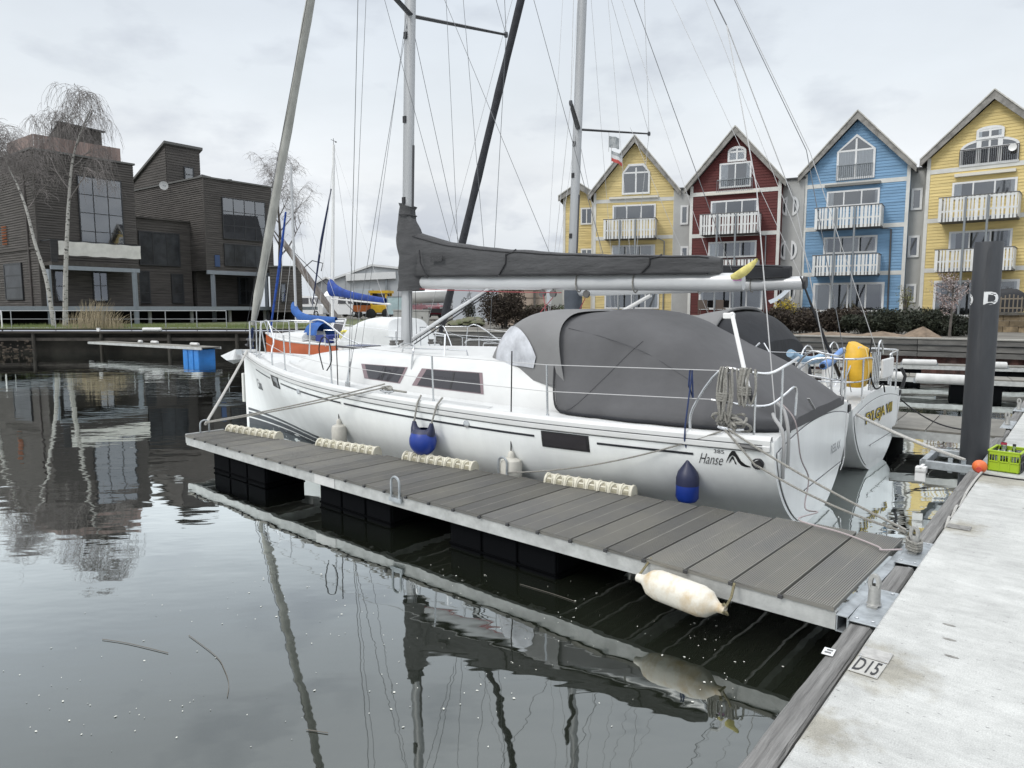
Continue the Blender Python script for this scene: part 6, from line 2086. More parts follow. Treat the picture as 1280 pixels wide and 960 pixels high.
def arch_window(pl, uc, hw, z0, zs, ztop, parent, kind, frame=WHITEP, curtain=None, w0=0.0):
    """dormer window with a shaped head: kind 'round', 'point' or 'chamfer'"""
    Q = lambda u, w, z: pl.pt(u, w0 + w, z) - parent.location
    def outline(g):
        h = hw - g; zt = ztop - g * 1.2; zb = z0 + g
        if kind == 'point': top = [(uc + h, zs), (uc, zt), (uc - h, zs)]
        elif kind == 'chamfer': top = [(uc + h, zs), (uc + h * 0.55, zt), (uc - h * 0.55, zt), (uc - h, zs)]
        else: top = [(uc + h * math.cos(PI * k / 14), zs + (zt - zs) * math.sin(PI * k / 14)) for k in range(15)]
        return [(uc - h, zb), (uc + h, zb)] + top
    o, i_ = outline(0), outline(0.12)
    mb = MB(); n = len(o)
    V = [Q(a, 0.10, c) for a, c in o] + [Q(a, 0.10, c) for a, c in i_] + [Q(a, 0.0, c) for a, c in o] + [Q(a, 0.02, c) for a, c in i_]
    F = []
    for k in range(n):
        j = (k + 1) % n
        F += [(k, j, n + j, n + k), (2 * n + k, 2 * n + j, j, k), (n + k, n + j, 3 * n + j, 3 * n + k)]
    mb.add(V, F)
    mb.box(uc - 0.05, uc + 0.05, 0.02, 0.094, z0 + 0.1, ztop - (0.25 if kind != 'round' else 0.12), fn=Q)
    mb.box(uc - hw + 0.1, uc + hw - 0.1, 0.02, 0.090, zs - 0.05, zs + 0.05, fn=Q)
    fr = mb.build('window', frame, parent)
    mb = MB(); mb.add([Q(a, 0.036, c) for a, c in i_], [tuple(range(n))]); mb.build('dark_fill', DARKROOM, fr)
    if curtain:
        mb = MB(); m = 24
        mb.grid([[Q(uc - hw + 0.13 + (2 * hw - 0.26) * k / m, 0.044 + 0.012 * (k % 2), z) for k in range(m + 1)] for z in (z0 + 0.12, zs + 0.02)], smooth=False); mb.build('curtain', CURTAIN, fr)
    mb = MB(); mb.add([Q(a, 0.065, c) for a, c in i_], [tuple(range(n))]); mb.build('pane', GLASS, fr)
    return fr


def cladding(fnQ, zlo, zhi, extent, pitch, m, name, parent, lap=0.03):
    """lapped boards: extent(z) gives left and right ends of a course"""
    mb = MB(); z = zlo
    while z < zhi - 0.01:
        z1 = min(z + pitch, zhi)
        e0, e1 = extent(z), extent(z1)
        if e0 is None or e1 is None or e0[1] - e0[0] < 0.02: break
        mb.add([fnQ(e0[0], lap, z), fnQ(e0[1], lap, z), fnQ(e1[1], 0.004, z1), fnQ(e1[0], 0.004, z1)], [(0, 1, 2, 3)])
        mb.add([fnQ(e0[0], 0.0, z), fnQ(e0[1], 0.0, z), fnQ(e0[1], lap, z), fnQ(e0[0], lap, z)], [(0, 1, 2, 3)])
        z = z1
    return tag(mb.build(name, m, parent), kind='stuff')


# ------------------------------------------------------------------ gabled houses on the right
BARGE = mat('bargeboard', (0.255, 0.246, 0.23), 0.9, color2=(0.119, 0.115, 0.106), vscale=2.2, stretch=(1, 1, 1), mixlo=0.4, mixhi=0.7)
ROOFM = mat('roof_dark', (0.04, 0.04, 0.042), 0.8, var=0.2)
TRIM = mat('trim_white', (0.527, 0.527, 0.501), 0.6, var=0.08, vscale=2)
SLATW = mat('slat_white', (0.561, 0.57, 0.561), 0.6, var=0.06, vscale=3, objvar=0.06)
POSTG = mat('post_grey', (0.22, 0.24, 0.255), 0.5, metal=0.3)
RENDER_ = mat('render_grey', (0.36, 0.364, 0.356), 0.9, var=0.08, vscale=0.8)
AWN = mat('awning_cream', (0.55, 0.53, 0.47), 0.7)


def balcony(pl, u0, u1, zf, ztop, parent, dep=1.35, posts=(), post_lo=0.0, seed=0):
    Q = lambda u, w, z: pl.pt(u, w, z) - parent.location
    rg = random.Random(seed)
    mb = MB(); mb.box(u0, u1, 0.03, dep, zf - 0.17, zf, fn=Q); fl = mb.build('balcony', mat('balcony_slab', (0.12, 0.12, 0.12), 0.8), parent)
    mb = MB(); mb.box(u0 - 0.03, u1 + 0.03, dep - 0.06, dep + 0.03, ztop - 0.05, ztop, fn=Q)
    mb.box(u0 - 0.03, u0 + 0.04, 0.03, dep - 0.062, ztop - 0.05, ztop, fn=Q); mb.box(u1 - 0.04, u1 + 0.03, 0.03, dep - 0.062, ztop - 0.05, ztop, fn=Q)
    mb.pieces('hand_rail', mat('rail_dark', (0.10, 0.10, 0.10), 0.6), fl)
    mb = MB(); mb.box(u0, u1, dep - 0.035, dep - 0.005, zf + 0.33, zf + 0.42, fn=Q); mb.build('mid_rail', SLATW, fl)
    mb = MB()
    for i, (a, c) in enumerate(((u0 - 0.01, u0 + 0.03), (u1 - 0.03, u1 + 0.01))):
        mb.box(a, c, 0.05, dep - 0.036, zf - 0.08, ztop - 0.052, fn=Q)
    mb.pieces('side_panel', SLATW, fl)
    u = u0; base = None; k = 0
    pat = [0.15, 0.09, 0.09, 0.15, 0.15, 0.09, 0.15, 0.10, 0.10, 0.15]
    while u < u1 - 0.05:
        wd = pat[k % len(pat)]; gap = 0.055 + (0.03 if k % 3 == 0 else 0)
        if u + wd > u1: wd = u1 - u
        mb = MB(); mb.box(u, u + wd, dep - 0.003, dep + 0.02, zf - 0.17, ztop - 0.052, fn=Q); mb.build('slat', SLATW, fl)
        u += wd + gap; k += 1
    for up in posts:
        mb = MB(); mb.tube([Q(up, dep + 0.10, post_lo), Q(up, dep + 0.10, ztop - 0.1)], 0.06, 8); mb.build('post', POSTG, fl)
    return fl


def house(label, ang, p0, wall, left_px, right_px, eave_py, apex, base_z, name='gabled_house', depth=9.0, trims=(), over=0.45, pitch=0.17):
    """p0: point of the facade line; ang: its turn from the picture plane, nearer to the right"""
    d = Vector((math.cos(R(ang)), -math.sin(R(ang)), 0))
    pl = Plane(p0, d)
    u0, _ = pl.uz(left_px[0], left_px[1]); u1, _ = pl.uz(right_px[0], right_px[1])
    ua, za = pl.uz(apex[0], apex[1], over)
    um = (u0 + u1) / 2
    ze = pl.uz(left_px[0], eave_py[0])[1] * 0.5 + pl.uz(right_px[0], eave_py[1])[1] * 0.5
    base = pl.pt(um, 0, base_z)
    t = thing(name, label, 'house', base)
    Q = lambda u, w, z: pl.pt(u, w, z) - base
    slope = (za - 0.25 - ze) / ((u1 - u0) / 2)
    zr = za - 0.25
    def ext(z):
        if z <= ze: return (u0, u1)
        k = (z - ze) / slope
        return (u0 + k, u1 - k)
    # body
    mb = MB()
    F = [(u0, base_z), (u1, base_z), (u1, ze), (um, zr), (u0, ze)]
    mb.prism(F, lambda a, b_, w: Q(a, w, b_), -depth, 0.0)
    mb.build('wall', wall, t)
    cladding(Q, base_z, zr, ext, pitch, wall, 'cladding', t)
    # corner boards and storey trims
    mb = MB()
    for a, c in ((u0 - 0.02, u0 + 0.16), (u1 - 0.16, u1 + 0.02)): mb.box(a, c, 0.0, 0.05, base_z, ze + 0.1, fn=Q)
    mb.pieces('corner_board', TRIM, t)
    for z in trims:
        e = ext(z + 0.12)
        mb = MB(); mb.box(e[0] + 0.16, e[1] - 0.16, 0.0, 0.045, z - 0.13, z + 0.13, fn=Q); mb.build('trim_board', TRIM, t)
    # roof slabs and bargeboards
    for s in (-1, 1):
        ue = (u0 - 0.32) if s < 0 else (u1 + 0.32)
        zE = ze - 0.32 * slope + 0.06
        zA = zr + 0.10
        nrm_ = Vector((1, slope * 0, 0))
        mb = MB()
        mb.add([Q(um, over, zA), Q(ue, over, zE), Q(ue, over, zE + 0.20), Q(um, over, zA + 0.27), Q(um, -depth - 0.2, zA), Q(ue, -depth - 0.2, zE), Q(ue, -depth - 0.2, zE + 0.20), Q(um, -depth - 0.2, zA + 0.27)],
               [(0, 1, 2, 3), (7, 6, 5, 4), (0, 4, 5, 1), (1, 5, 6, 2), (2, 6, 7, 3)])
        mb.build('roof', ROOFM, t)
        mb = MB()
        h = 0.36
        def bq(u, w, z): return Q(u, w, z)
        mb.add([Q(um, over + 0.005, zA - 0.15), Q(ue, over + 0.005, zE - 0.12), Q(ue, over + 0.005, zE + 0.22), Q(um, over + 0.005, zA + 0.29),
                Q(um, over + 0.05, zA - 0.15), Q(ue, over + 0.05, zE - 0.12), Q(ue, over + 0.05, zE + 0.22), Q(um, over + 0.05, zA + 0.29)],
               [(4, 5, 6, 7), (0, 1, 5, 4), (1, 2, 6, 5), (2, 3, 7, 6)])
        mb.build('bargeboard', BARGE, t)
        mb = MB(); mb.bar(Q(um, over + 0.06, zA + 0.33), Q(ue, over + 0.06, zE + 0.26), 0.10, 0.06); mb.build('verge_strip', mat('verge_pale', (0.42, 0.41, 0.38), 0.8, var=0.2, vscale=3), t)
        # soffit lining
        mb = MB(); mb.add([Q(um, 0.05, zA - 0.02), Q(ue, 0.05, zE - 0.02), Q(ue, over, zE - 0.02), Q(um, over, zA - 0.02)], [(0, 1, 2, 3)]); mb.build('soffit', BARGE, t)
    return t, pl, Q, (u0, u1, um, ze, zr)


def on(pl, px, py, w=0.0): return pl.uz(px, py, w)


def row_window(t, pl, pxs, pys, cols=3, curtain=0.0, fw=0.10, **kw):
    """window from its picture corners: left-top, right-top x; top/bottom y at the left"""
    u0, z1 = pl.uz(pxs[0], pys[0]); u1, _ = pl.uz(pxs[1], pys[0]); _, z0 = pl.uz(pxs[0], pys[1])
    return window(pl, u0, u1, z0, z1, t, cols=cols, curtain=curtain, fw=fw, **kw)


YEL = mat('clap_yellow', (0.58, 0.46, 0.20), 0.75, var=0.16, vscale=2.2, stretch=(0.25, 0.25, 2.5))
YELL = mat('clap_yellow_pale', (0.56, 0.45, 0.21), 0.75, var=0.16, vscale=2.2, stretch=(0.25, 0.25, 2.5))
REDC = mat('clap_red', (0.0828, 0.0144, 0.013), 0.75, var=0.16, vscale=2.2, stretch=(0.25, 0.25, 2.5))
BLUC = mat('clap_blue', (0.15, 0.27, 0.41), 0.75, var=0.16, vscale=2.2, stretch=(0.25, 0.25, 2.5))
BZ = 1.9


def pp(px, y):
    q = at_y(px, 385, y); return (q.x, q.y)


# --- yellow house, left of the row
hy, ply, Qy, ey = house('yellow gabled house left of the red one, chamfered attic window', 17, pp(769, 49.0), YELL, (742, 300), (844, 300), (244, 238), (794, 172), BZ)
arch_window(ply, ply.uz(795, 230)[0], 0.93, ply.uz(795, 243)[1], ply.uz(795, 216)[1], ply.uz(795, 205)[1], hy, 'chamfer')
for pz in (250, 297):
    u, z = ply.uz(800, pz); mb = MB(); mb.box(ey[0] + 0.16, ey[1] - 0.16, 0.0, 0.045, z - 0.12, z + 0.12, fn=Qy); mb.build('trim_board', TRIM, hy)
row_window(hy, ply, (766, 820), (257, 276), 3, 0.05)
row_window(hy, ply, (765, 819), (307, 327), 3, 0.12)
row_window(hy, ply, (756, 824), (365, 386), 4, 0.1)
u0, zt = ply.uz(754.5, 274, 1.35); u1, _ = ply.uz(819, 274, 1.35); _, zb = ply.uz(754.5, 299, 1.35)
balcony(ply, u0, u1, zb + 0.17, zt, hy, posts=[ply.uz(774.5, 290, 1.45)[0], ply.uz(794, 290, 1.45)[0]], post_lo=BZ, seed=1)
mb = MB(); a, z = ply.uz(762, 249); c, _ = ply.uz(823, 249); mb.box(a, c, 0.03, 0.22, z - 0.04, z + 0.10, fn=Qy); mb.build('awning', AWN, hy)
mb = MB(); a, z = ply.uz(823, 298); mb.tube([Qy(a, 0.1, z), Qy(a + 0.4, 0.1, z - 0.2), Qy(a + 0.42, 0.1, BZ)], 0.04, 6); mb.build('drain_pipe', POSTG, hy)
# --- red house
hr, plr, Qr, er = house('dark red gabled house between the yellow and the blue one', 28, pp(915, 44.6), REDC, (862, 300), (974, 300), (238, 224), (919, 161), BZ)
arch_window(plr, plr.uz(921, 210)[0], 0.55, plr.uz(921, 202)[1], plr.uz(921, 190)[1], plr.uz(921, 183)[1], hr, 'round', curtain=True)
row_window(hr, plr, (900, 940), (205, 236), 2, 0.22)
for pz in (240, 293):
    u, z = plr.uz(918, pz); mb = MB(); mb.box(er[0] + 0.16, er[1] - 0.16, 0.0, 0.045, z - 0.12, z + 0.12, fn=Qr); mb.build('trim_board', TRIM, hr)
row_window(hr, plr, (889, 948), (252, 272), 3, 0.08)
row_window(hr, plr, (886, 946), (303, 323), 3, 0.18)
row_window(hr, plr, (874, 954), (362, 387), 4, 0.04, fw=0.12)
u0, zt = plr.uz(875, 268, 1.35); u1, _ = plr.uz(947, 268, 1.35); _, zb = plr.uz(875, 294, 1.35)
balcony(plr, u0, u1, zb + 0.17, zt, hr, posts=[plr.uz(896, 290, 1.45)[0], plr.uz(919, 290, 1.45)[0]], post_lo=BZ, seed=2)
u0, zt = plr.uz(872, 325, 1.35); u1, _ = plr.uz(945, 325, 1.35); _, zb = plr.uz(872, 350, 1.35)
balcony(plr, u0, u1, zb + 0.17, zt, hr, seed=3)
mb = MB(); a, z = plr.uz(883, 245); c, _ = plr.uz(950, 245); mb.box(a, c, 0.03, 0.25, z - 0.02, z + 0.12, fn=Qr); mb.build('awning', AWN, hr)
mb = MB(); a, z = plr.uz(948, 293); mb.tube([Qr(a, 0.1, z), Qr(a + 0.45, 0.1, z - 0.1), Qr(a + 0.5, 0.1, BZ)], 0.035, 6); mb.build('drain_pipe', POSTG, hr)
mb = MB(); a, z = plr.uz(897, 226); c, _ = plr.uz(941, 226)
for k in range(18): mb.bar(Qr(a + (c - a) * k / 17, 0.16, z - 0.9), Qr(a + (c - a) * k / 17, 0.16, z), 0.02)
mb.bar(Qr(a, 0.16, z), Qr(c, 0.16, z), 0.04); mb.build('window_guard', POSTG, hr)
# --- blue house
hbz, plb, Qb, eb = house('blue gabled house with pointed attic window', 33, pp(1070, 42.0), BLUC, (1003, 300), (1133, 300), (222, 208), (1071, 142), BZ)
arch_window(plb, plb.uz(1070, 200)[0], 1.02, plb.uz(1070, 224)[1], plb.uz(1070, 188)[1], plb.uz(1070, 168)[1], hbz, 'point', curtain=True)
for pz in (229, 284, 342):
    u, z = plb.uz(1069, pz); mb = MB(); mb.box(eb[0] + 0.16, eb[1] - 0.16, 0.0, 0.045, z - 0.12, z + 0.12, fn=Qb); mb.build('trim_board', TRIM, hbz)
row_window(hbz, plb, (1034, 1100), (240, 260), 3, 0.10)
row_window(hbz, plb, (1030, 1097), (297, 318), 3, 0.05)
row_window(hbz, plb, (1017, 1106), (354, 390), 4, 0.04, fw=0.12)
for (pl0, pt_, pb_, pr_, sd) in ((1019, 260, 287, 1102, 4), (1016, 319, 345, 1098, 5)):
    u0, zt = plb.uz(pl0, pt_, 1.35); u1, _ = plb.uz(pr_, pt_ - 5, 1.35); _, zb = plb.uz(pl0, pb_, 1.35)
    balcony(plb, u0, u1, zb + 0.17, zt, hbz, posts=[plb.uz(1043, 300, 1.45)[0], plb.uz(1067, 300, 1.45)[0]] if sd == 4 else (), post_lo=BZ, seed=sd)
mb = MB(); a, z = plb.uz(1032, 235); c, _ = plb.uz(1101, 235); mb.box(a, c, 0.03, 0.3, z - 0.02, z + 0.12, fn=Qb); mb.build('awning', mat('awning_dark', (0.16, 0.16, 0.15), 0.8), hbz)
mb = MB(); a, z = plb.uz(1102, 285); mb.tube([Qb(a, 0.1, z), Qb(a + 0.5, 0.1, z - 0.1), Qb(a + 0.55, 0.1, BZ)], 0.045, 6); mb.build('drain_pipe', mat('pipe_dark', (0.07, 0.07, 0.07), 0.5), hbz)
mb = MB(); a, z = plb.uz(1047, 208); c, _ = plb.uz(1091, 208)
for k in range(18): mb.bar(Qb(a + (c - a) * k / 17, 0.16, z - 0.95), Qb(a + (c - a) * k / 17, 0.16, z), 0.02)
mb.bar(Qb(a, 0.16, z), Qb(c, 0.16, z), 0.04); mb.build('window_guard', POSTG, hbz)
# --- yellow house at the right edge
hq, plq, Qq, eq = house('large yellow gabled house at the right edge with round-headed attic window', 40, pp(1222, 38.6), YEL, (1154, 300), (1318, 300), (208, 176), (1237, 117), BZ)
uc, zs = plq.uz(1236, 200)
hwid = plq.uz(1274, 195)[0] - uc
z0 = plq.uz(1236, 206)[1]
arch_window(plq, uc, hwid, z0, z0 + 0.9, plq.uz(1236, 172)[1], hq, 'round')
u, zz = plq.uz(1236, 160)
arch_window(plq, uc, 0.62, plq.uz(1236, 174)[1], plq.uz(1236, 163)[1], plq.uz(1236, 158)[1], hq, 'round', w0=0.06)
mb = MB()
for k in (-1, 1):
    mb.box(uc + k * hwid * 0.36 - 0.11, uc + k * hwid * 0.36 + 0.11, 0.09, 0.12, z0 + 0.05, z0 + 1.75, fn=Qq)
mb.pieces('mullion', WHITEP, hq)
mb = MB(); z = plq.uz(1236, 185)[1]
for k in range(30): mb.bar(Qq(uc - hwid + 2 * hwid * k / 29, 0.2, z0 + 0.1), Qq(uc - hwid + 2 * hwid * k / 29, 0.2, z), 0.025)
mb.bar(Qq(uc - hwid, 0.2, z), Qq(uc + hwid, 0.2, z), 0.045); mb.build('window_guard', mat('guard_dark', (0.05, 0.05, 0.055), 0.5), hq)
for pz in (215, 276, 338):
    u, z = plq.uz(1170, pz); mb = MB(); mb.box(eq[0] + 0.16, eq[1] - 0.16, 0.0, 0.045, z - 0.12, z + 0.12, fn=Qq); mb.build('trim_board', TRIM, hq)
row_window(hq, plq, (1191, 1272), (229, 250), 3, 0.12)
row_window(hq, plq, (1187, 1266), (290, 314), 3, 0.08)
row_window(hq, plq, (1168, 1275), (351, 396), 4, 0.06, fw=0.12)
for (pl0, pt_, pb_, pr_, sd) in ((1174, 247, 278, 1274, 6), (1169, 312, 340, 1268, 7)):
    u0, zt = plq.uz(pl0, pt_, 1.35); u1, _ = plq.uz(pr_, pt_ - 8, 1.35); _, zb = plq.uz(pl0, pb_, 1.35)
    balcony(plq, u0, u1, zb + 0.17, zt, hq, posts=[plq.uz(1204, 300, 1.45)[0], plq.uz(1232, 300, 1.45)[0]] if sd == 6 else (), post_lo=BZ, seed=sd)
mb = MB(); a, z = plq.uz(1194, 222); c, _ = plq.uz(1270, 222); mb.box(a, c, 0.03, 0.3, z - 0.02, z + 0.14, fn=Qq); mb.build('awning', AWN, hq)
dq = thing('satellite_dish', 'small white satellite dish on the yellow house attic window', 'satellite dish', plq.pt(plq.uz(1267, 186)[0], 0.5, plq.uz(1267, 186)[1]), R(-40))
mb = MB(); mb.lathe([(0.02, 0.04), (0.11, 0.028), (0.19, 0.0), (0.11, 0.036), (0.02, 0.05)], 16, (0, 0, 0), (0.1, 1, 0)); mb.build('dish', WHITEPL, dq); mb = MB(); mb.tube([(0, 0.05, 0), (0, 0.25, -0.1)], 0.03, 6); mb.build('arm', POSTG, dq)
# --- small yellow gable behind the mast
hs2, pls, Qs, es = house('narrow yellow side wing behind the mast of the second yacht', 12, pp(727, 51.5), YELL, (704, 300), (742, 300), (250, 246), (722, 231), BZ, name='side_wing', depth=5)
row_window(hs2, pls, (726, 741), (260, 281), 2, 0.0, fw=0.1)
row_window(hs2, pls, (726, 741), (311, 330), 2, 0.0, fw=0.1)


# --- grey rendered links
def link(label, ang, p0, lpx, rpx, top, porthole, wins=()):
    d = Vector((math.cos(R(ang)), -math.sin(R(ang)), 0)); pl = Plane(p0, d)
    u0, zt = pl.uz(lpx, top); u1, _ = pl.uz(rpx, top)
    base = pl.pt((u0 + u1) / 2, 0, BZ)
    t = thing('link_block', label, 'house', base)
    Q = lambda u, w, z: pl.pt(u, w, z) - base
    mb = MB(); mb.box(u0, u1, -7, 0, BZ, zt, fn=Q); mb.build('wall', RENDER_, t)
    mb = MB(); mb.box(u0 - 0.05, u1 + 0.05, -7, 0.12, zt, zt + 0.09, fn=Q); mb.build('roof_edge', mat('roof_edge_dark', (0.06, 0.06, 0.06), 0.7), t)
    for px, py in porthole:
        u, z = pl.uz(px, py); rr = 0.58
        um = (u0 + u1) / 2
        for s in (-1, 1):
            c = um + s * 0.16
            pts = [(c + s * rr * 0.62 * math.sin(PI * k / 12), z + rr * math.cos(PI * k / 12)) for k in range(13)]
            pin = [(c + s * (0.10 + (rr * 0.62 - 0.24) * math.sin(PI * k / 12)), z + (rr - 0.2) * math.cos(PI * k / 12)) for k in range(13)]
            mb = MB(); mb.prism(pts, lambda a, b_, w: Q(a, w, b_), 0.0, 0.07); fr = mb.build('half_round_window', WHITEP, t)
            mb = MB(); mb.prism(pin, lambda a, b_, w: Q(a, w, b_), 0.072, 0.078); mb.build('pane', mat('pane_solid', (0.03, 0.035, 0.04), 0.08, coat=0.5), fr)
    for (a, b_, c_, d_) in wins:
        row_window(t, pl, (a, b_), (c_, d_), 1, 0.0, fw=0.12)
    return t


link('grey rendered link between the left yellow house and the red house', 22, pp(854, 47.4), 843, 866, 237, (), ((851, 861, 257, 281), (851, 861, 308, 330)))
link('grey rendered link with half-round windows between red and blue house', 30, pp(990, 43.8), 972, 1006, 226, ((985, 258), (984, 313), (983, 365)))
link('grey rendered link with small windows between blue and right yellow house', 36, pp(1146, 40.9), 1131, 1160, 213, (), ((1140, 1154, 236, 263), (1136, 1150, 295, 322), (1133, 1146, 355, 378)))
# white sail-cloth canopy corner left of the blue house
t = thing('patio_canopy', 'pale cloth canopy beside the ground floor of the blue house', 'canopy', plb.pt(eb[0] - 0.2, 1.0, BZ))
mb = MB(); o_ = t.location
mb.grid([[Vector((-1.5 + 1.5 * i / 4, -0.4 * (j / 3), 0.9 + 1.2 * (i / 4) ** 1.5 - 0.2 * j / 3)) for i in range(5)] for j in range(4)]); mb.build('cloth', mat('cloth_pale', (0.42, 0.46, 0.50), 0.9), t)
mb = MB(); mb.tube([(0, 0, 0), (0, 0, 2.2)], 0.04, 6); mb.build('pole', WHITEP, t)

# ------------------------------------------------------------------ dark timber houses on the left
DARKC = mat('clad_dark', (0.040, 0.036, 0.033), 0.85, color2=(0.092, 0.084, 0.077), vscale=2.6, stretch=(0.25, 0.25, 6))
DARKB = mat('clad_backing', (0.0098, 0.0084, 0.0077), 0.95)
FRAMEK = mat('frame_charcoal', (0.022, 0.024, 0.027), 0.5)
STEELB = mat('steel_bluegrey', (0.23, 0.255, 0.281), 0.5, metal=0.2, var=0.06)
COPPER = mat('copper_boards', (0.27, 0.20, 0.178), 0.8, color2=(0.165, 0.122, 0.108), vscale=3, stretch=(1, 1, 0.15), objvar=0.25)
RD = Vector((0.6, 0.8, 0)); LD = Vector((-0.8, 0.6, 0))


def tim_box(t, C, r0, r1, l0, l1, z0, z1, roof=True, pitch=0.165):
    """box with its near corner at C; r along the waterfront face, l along the flank; both clad with battens"""
    base = t.location
    def Q3(r, l, z): return C + RD * r + LD * l + Vector((0, 0, z)) - base
    mb = MB(); mb.box(r0, r1, l0, l1, z0, z1, fn=lambda x, y, z: Q3(x, y, z)); mb.build('wall', DARKB, t)
    Qf = lambda u, w, z: Q3(u, l0 - w, z); Qs_ = lambda u, w, z: Q3(r0 - w, u, z)
    cladding(Qf, z0, z1, lambda z: (r0, r1), pitch, DARKC, 'cladding', t, 0.055); cladding(Qs_, z0, z1, lambda z: (l0, l1), pitch, DARKC, 'cladding', t, 0.055)
    Qr_ = lambda u, w, z: Q3(r1 + w, u, z); cladding(Qr_, z0, z1, lambda z: (l0, l1), pitch, DARKC, 'cladding', t, 0.035)
    if roof:
        mb = MB(); mb.box(r0 - 0.12, r1 + 0.12, l0 - 0.12, l1, z1, z1 + 0.12, fn=lambda x, y, z: Q3(x, y, z)); mb.build('roof_edge', mat('roof_edge_grey', (0.10, 0.10, 0.095), 0.7), t)
    mb = MB(); mb.box(r0 - 0.05, r0 + 0.03, l0 - 0.05, l0 + 0.03, z0, z1, fn=lambda x, y, z: Q3(x, y, z)); mb.pieces('corner_board', DARKC, t)
    return Q3


C1 = at_y(53, 385, 46.0); C1.z = 0
FZ = 2.42
t1 = thing('timber_house', 'dark plank-clad house at far left with copper parapet and white balcony banner', 'house', (C1.x, C1.y, FZ))
pf1 = Plane(C1, RD)
ztop = pf1.uz(53, 189)[1]
r1 = pf1.uz(168, 250)[0]
Q1 = tim_box(t1, C1, 0, r1, 0, 14, FZ, ztop)
# copper parapet: single upright boards
zr0, zr1 = ztop + 0.1, ztop + 1.05
u_end = pf1.uz(153, 200)[0]
k = 0
nb = 18
for i in range(nb):
    a, c = 0.25 + (u_end - 0.25) * i / nb, 0.25 + (u_end - 0.25) * (i + 1) / nb
    mb = MB(); mb.box(a + 0.008, c - 0.008, 0.22, 0.25, zr0, zr1, fn=lambda x, y, z: Q1(x, y, z)); mb.build('parapet_board', COPPER, t1)
for i in range(12):
    a, c = 0.26 + 4.4 * i / 12, 0.26 + 4.4 * (i + 1) / 12
    mb = MB(); mb.box(0.22, 0.25, a + 0.008, c - 0.008, zr0, zr1, fn=lambda x, y, z: Q1(x, y, z)); mb.build('parapet_board', COPPER, t1)
# roof cabin with slanting side
zt_ = ztop + 0.1
top_r0, top_r1 = pf1.uz(74, 170, -2.0)[0], pf1.uz(127, 170, -2.0)[0]
cab_h = pf1.uz(74, 154, -2.0)[1]
def cabQ(r, l, z): return Q1(r, l, z)
mb = MB()
zc1 = pf1.uz(127, 166, -2.0)[1]
V = [cabQ(top_r0, 2, zt_), cabQ(top_r1, 2, zt_), cabQ(top_r1, 2, zc1 - 0.0), cabQ(top_r0, 2, cab_h), cabQ(top_r0, 5.6, zt_), cabQ(top_r1, 5.6, zt_), cabQ(top_r1, 5.6, zt_ + 0.6), cabQ(top_r0, 5.6, zt_ + 0.6)]
mb.add(V, [(0, 1, 2, 3), (0, 3, 7, 4), (1, 5, 6, 2), (3, 2, 6, 7)]); mb.build('roof_cabin', DARKC, t1)
mb = MB(); mb.bar(cabQ(top_r0 - 0.15, 1.9, cab_h + 0.05), cabQ(top_r1 + 0.15, 1.9, zc1 + 0.05), 0.3, 0.1); mb.bar(cabQ(top_r0, 1.9, cab_h + 0.05), cabQ(top_r0, 5.7, zt_ + 0.65), 0.14, 0.1); mb.pieces('cabin_roof', FRAMEK, t1)
def pwin(t, pl, C, x0, x1, y0, y1, cols, rows, w=0.055, fr=None, curtain=0.0, glass=None, fw=0.07):
    u0, z1 = pl.uz(x0, y0); u1, _ = pl.uz(x1, y0); _, z0 = pl.uz(x0, y1)
    return window(pl, u0, u1, z0, z1, t, cols, rows, fr or FRAMEK, fw, w, curtain, glass)
pwin(t1, pf1, C1, 95, 150, 219, 311, 3, 4, curtain=0.0)
# balcony with banner and railing
plo = Plane(C1 - LD * 1.5, RD)
u0, _ = plo.uz(64, 320); u1, zb = plo.uz(174, 333)
zb0 = plo.uz(64, 324)[1]
def Qo(u, w, z): return plo.pt(u, w, z) - t1.location
mb = MB(); mb.box(u0, u1, -1.5, 0, zb0 - 0.35, zb0 - 0.12, fn=Qo); mb.build('balcony', mat('balcony_timber', (0.05, 0.045, 0.04), 0.9, var=0.3), t1)
ban_a = plo.uz(72, 301); ban_b = plo.uz(175, 309)
mb = MB(); rows = []
zA, zB = plo.uz(72, 301)[1], plo.uz(72, 318.5)[1]
for i in range(25):
    u = ban_a[0] + (ban_b[0] - ban_a[0]) * i / 24
    rows.append([Qo(u, 0.05 + 0.03 * math.sin(i * 1.9 + k * 1.3), zA - (zA - zB) * k / 4 + 0.02 * math.sin(i * 1.1)) for k in range(5)])
mb.grid(rows); mb.build('banner', mat('banner_cloth', (0.57, 0.558, 0.524), 0.9, var=0.1, vscale=2), t1)
mb = MB()
for i in range(7):
    u = u0 + (ban_a[0] - u0) * i / 7; mb.tube([Qo(u, 0, zb0 - 0.15), Qo(u, 0, zA + 0.05)], 0.02, 5)
mb.bar(Qo(u0, 0, zA + 0.05), Qo(ban_b[0], 0, zA + 0.05), 0.05, 0.06); mb.bar(Qo(u0, -0.0, zA + 0.05), Qo(u0, -1.5, zA + 0.05), 0.05, 0.06)
mb.build('balcony_rail', FRAMEK, t1)
mb = MB()
zbm = plo.uz(64, 330)[1]
mb.bar(Qo(u0 - 0.1, 0, zb0 - 0.5), Qo(u1, 0, zb0 - 0.5), 0.14, 0.26); mb.build('portal_beam', STEELB, t1)
for px in (62, 169.5):
    u = plo.uz(px, 370)[0]; mb = MB(); mb.bar(Qo(u, 0, 1.25), Qo(u, 0, zb0 - 0.64), 0.24, 0.24); mb.build('portal_post', STEELB, t1)
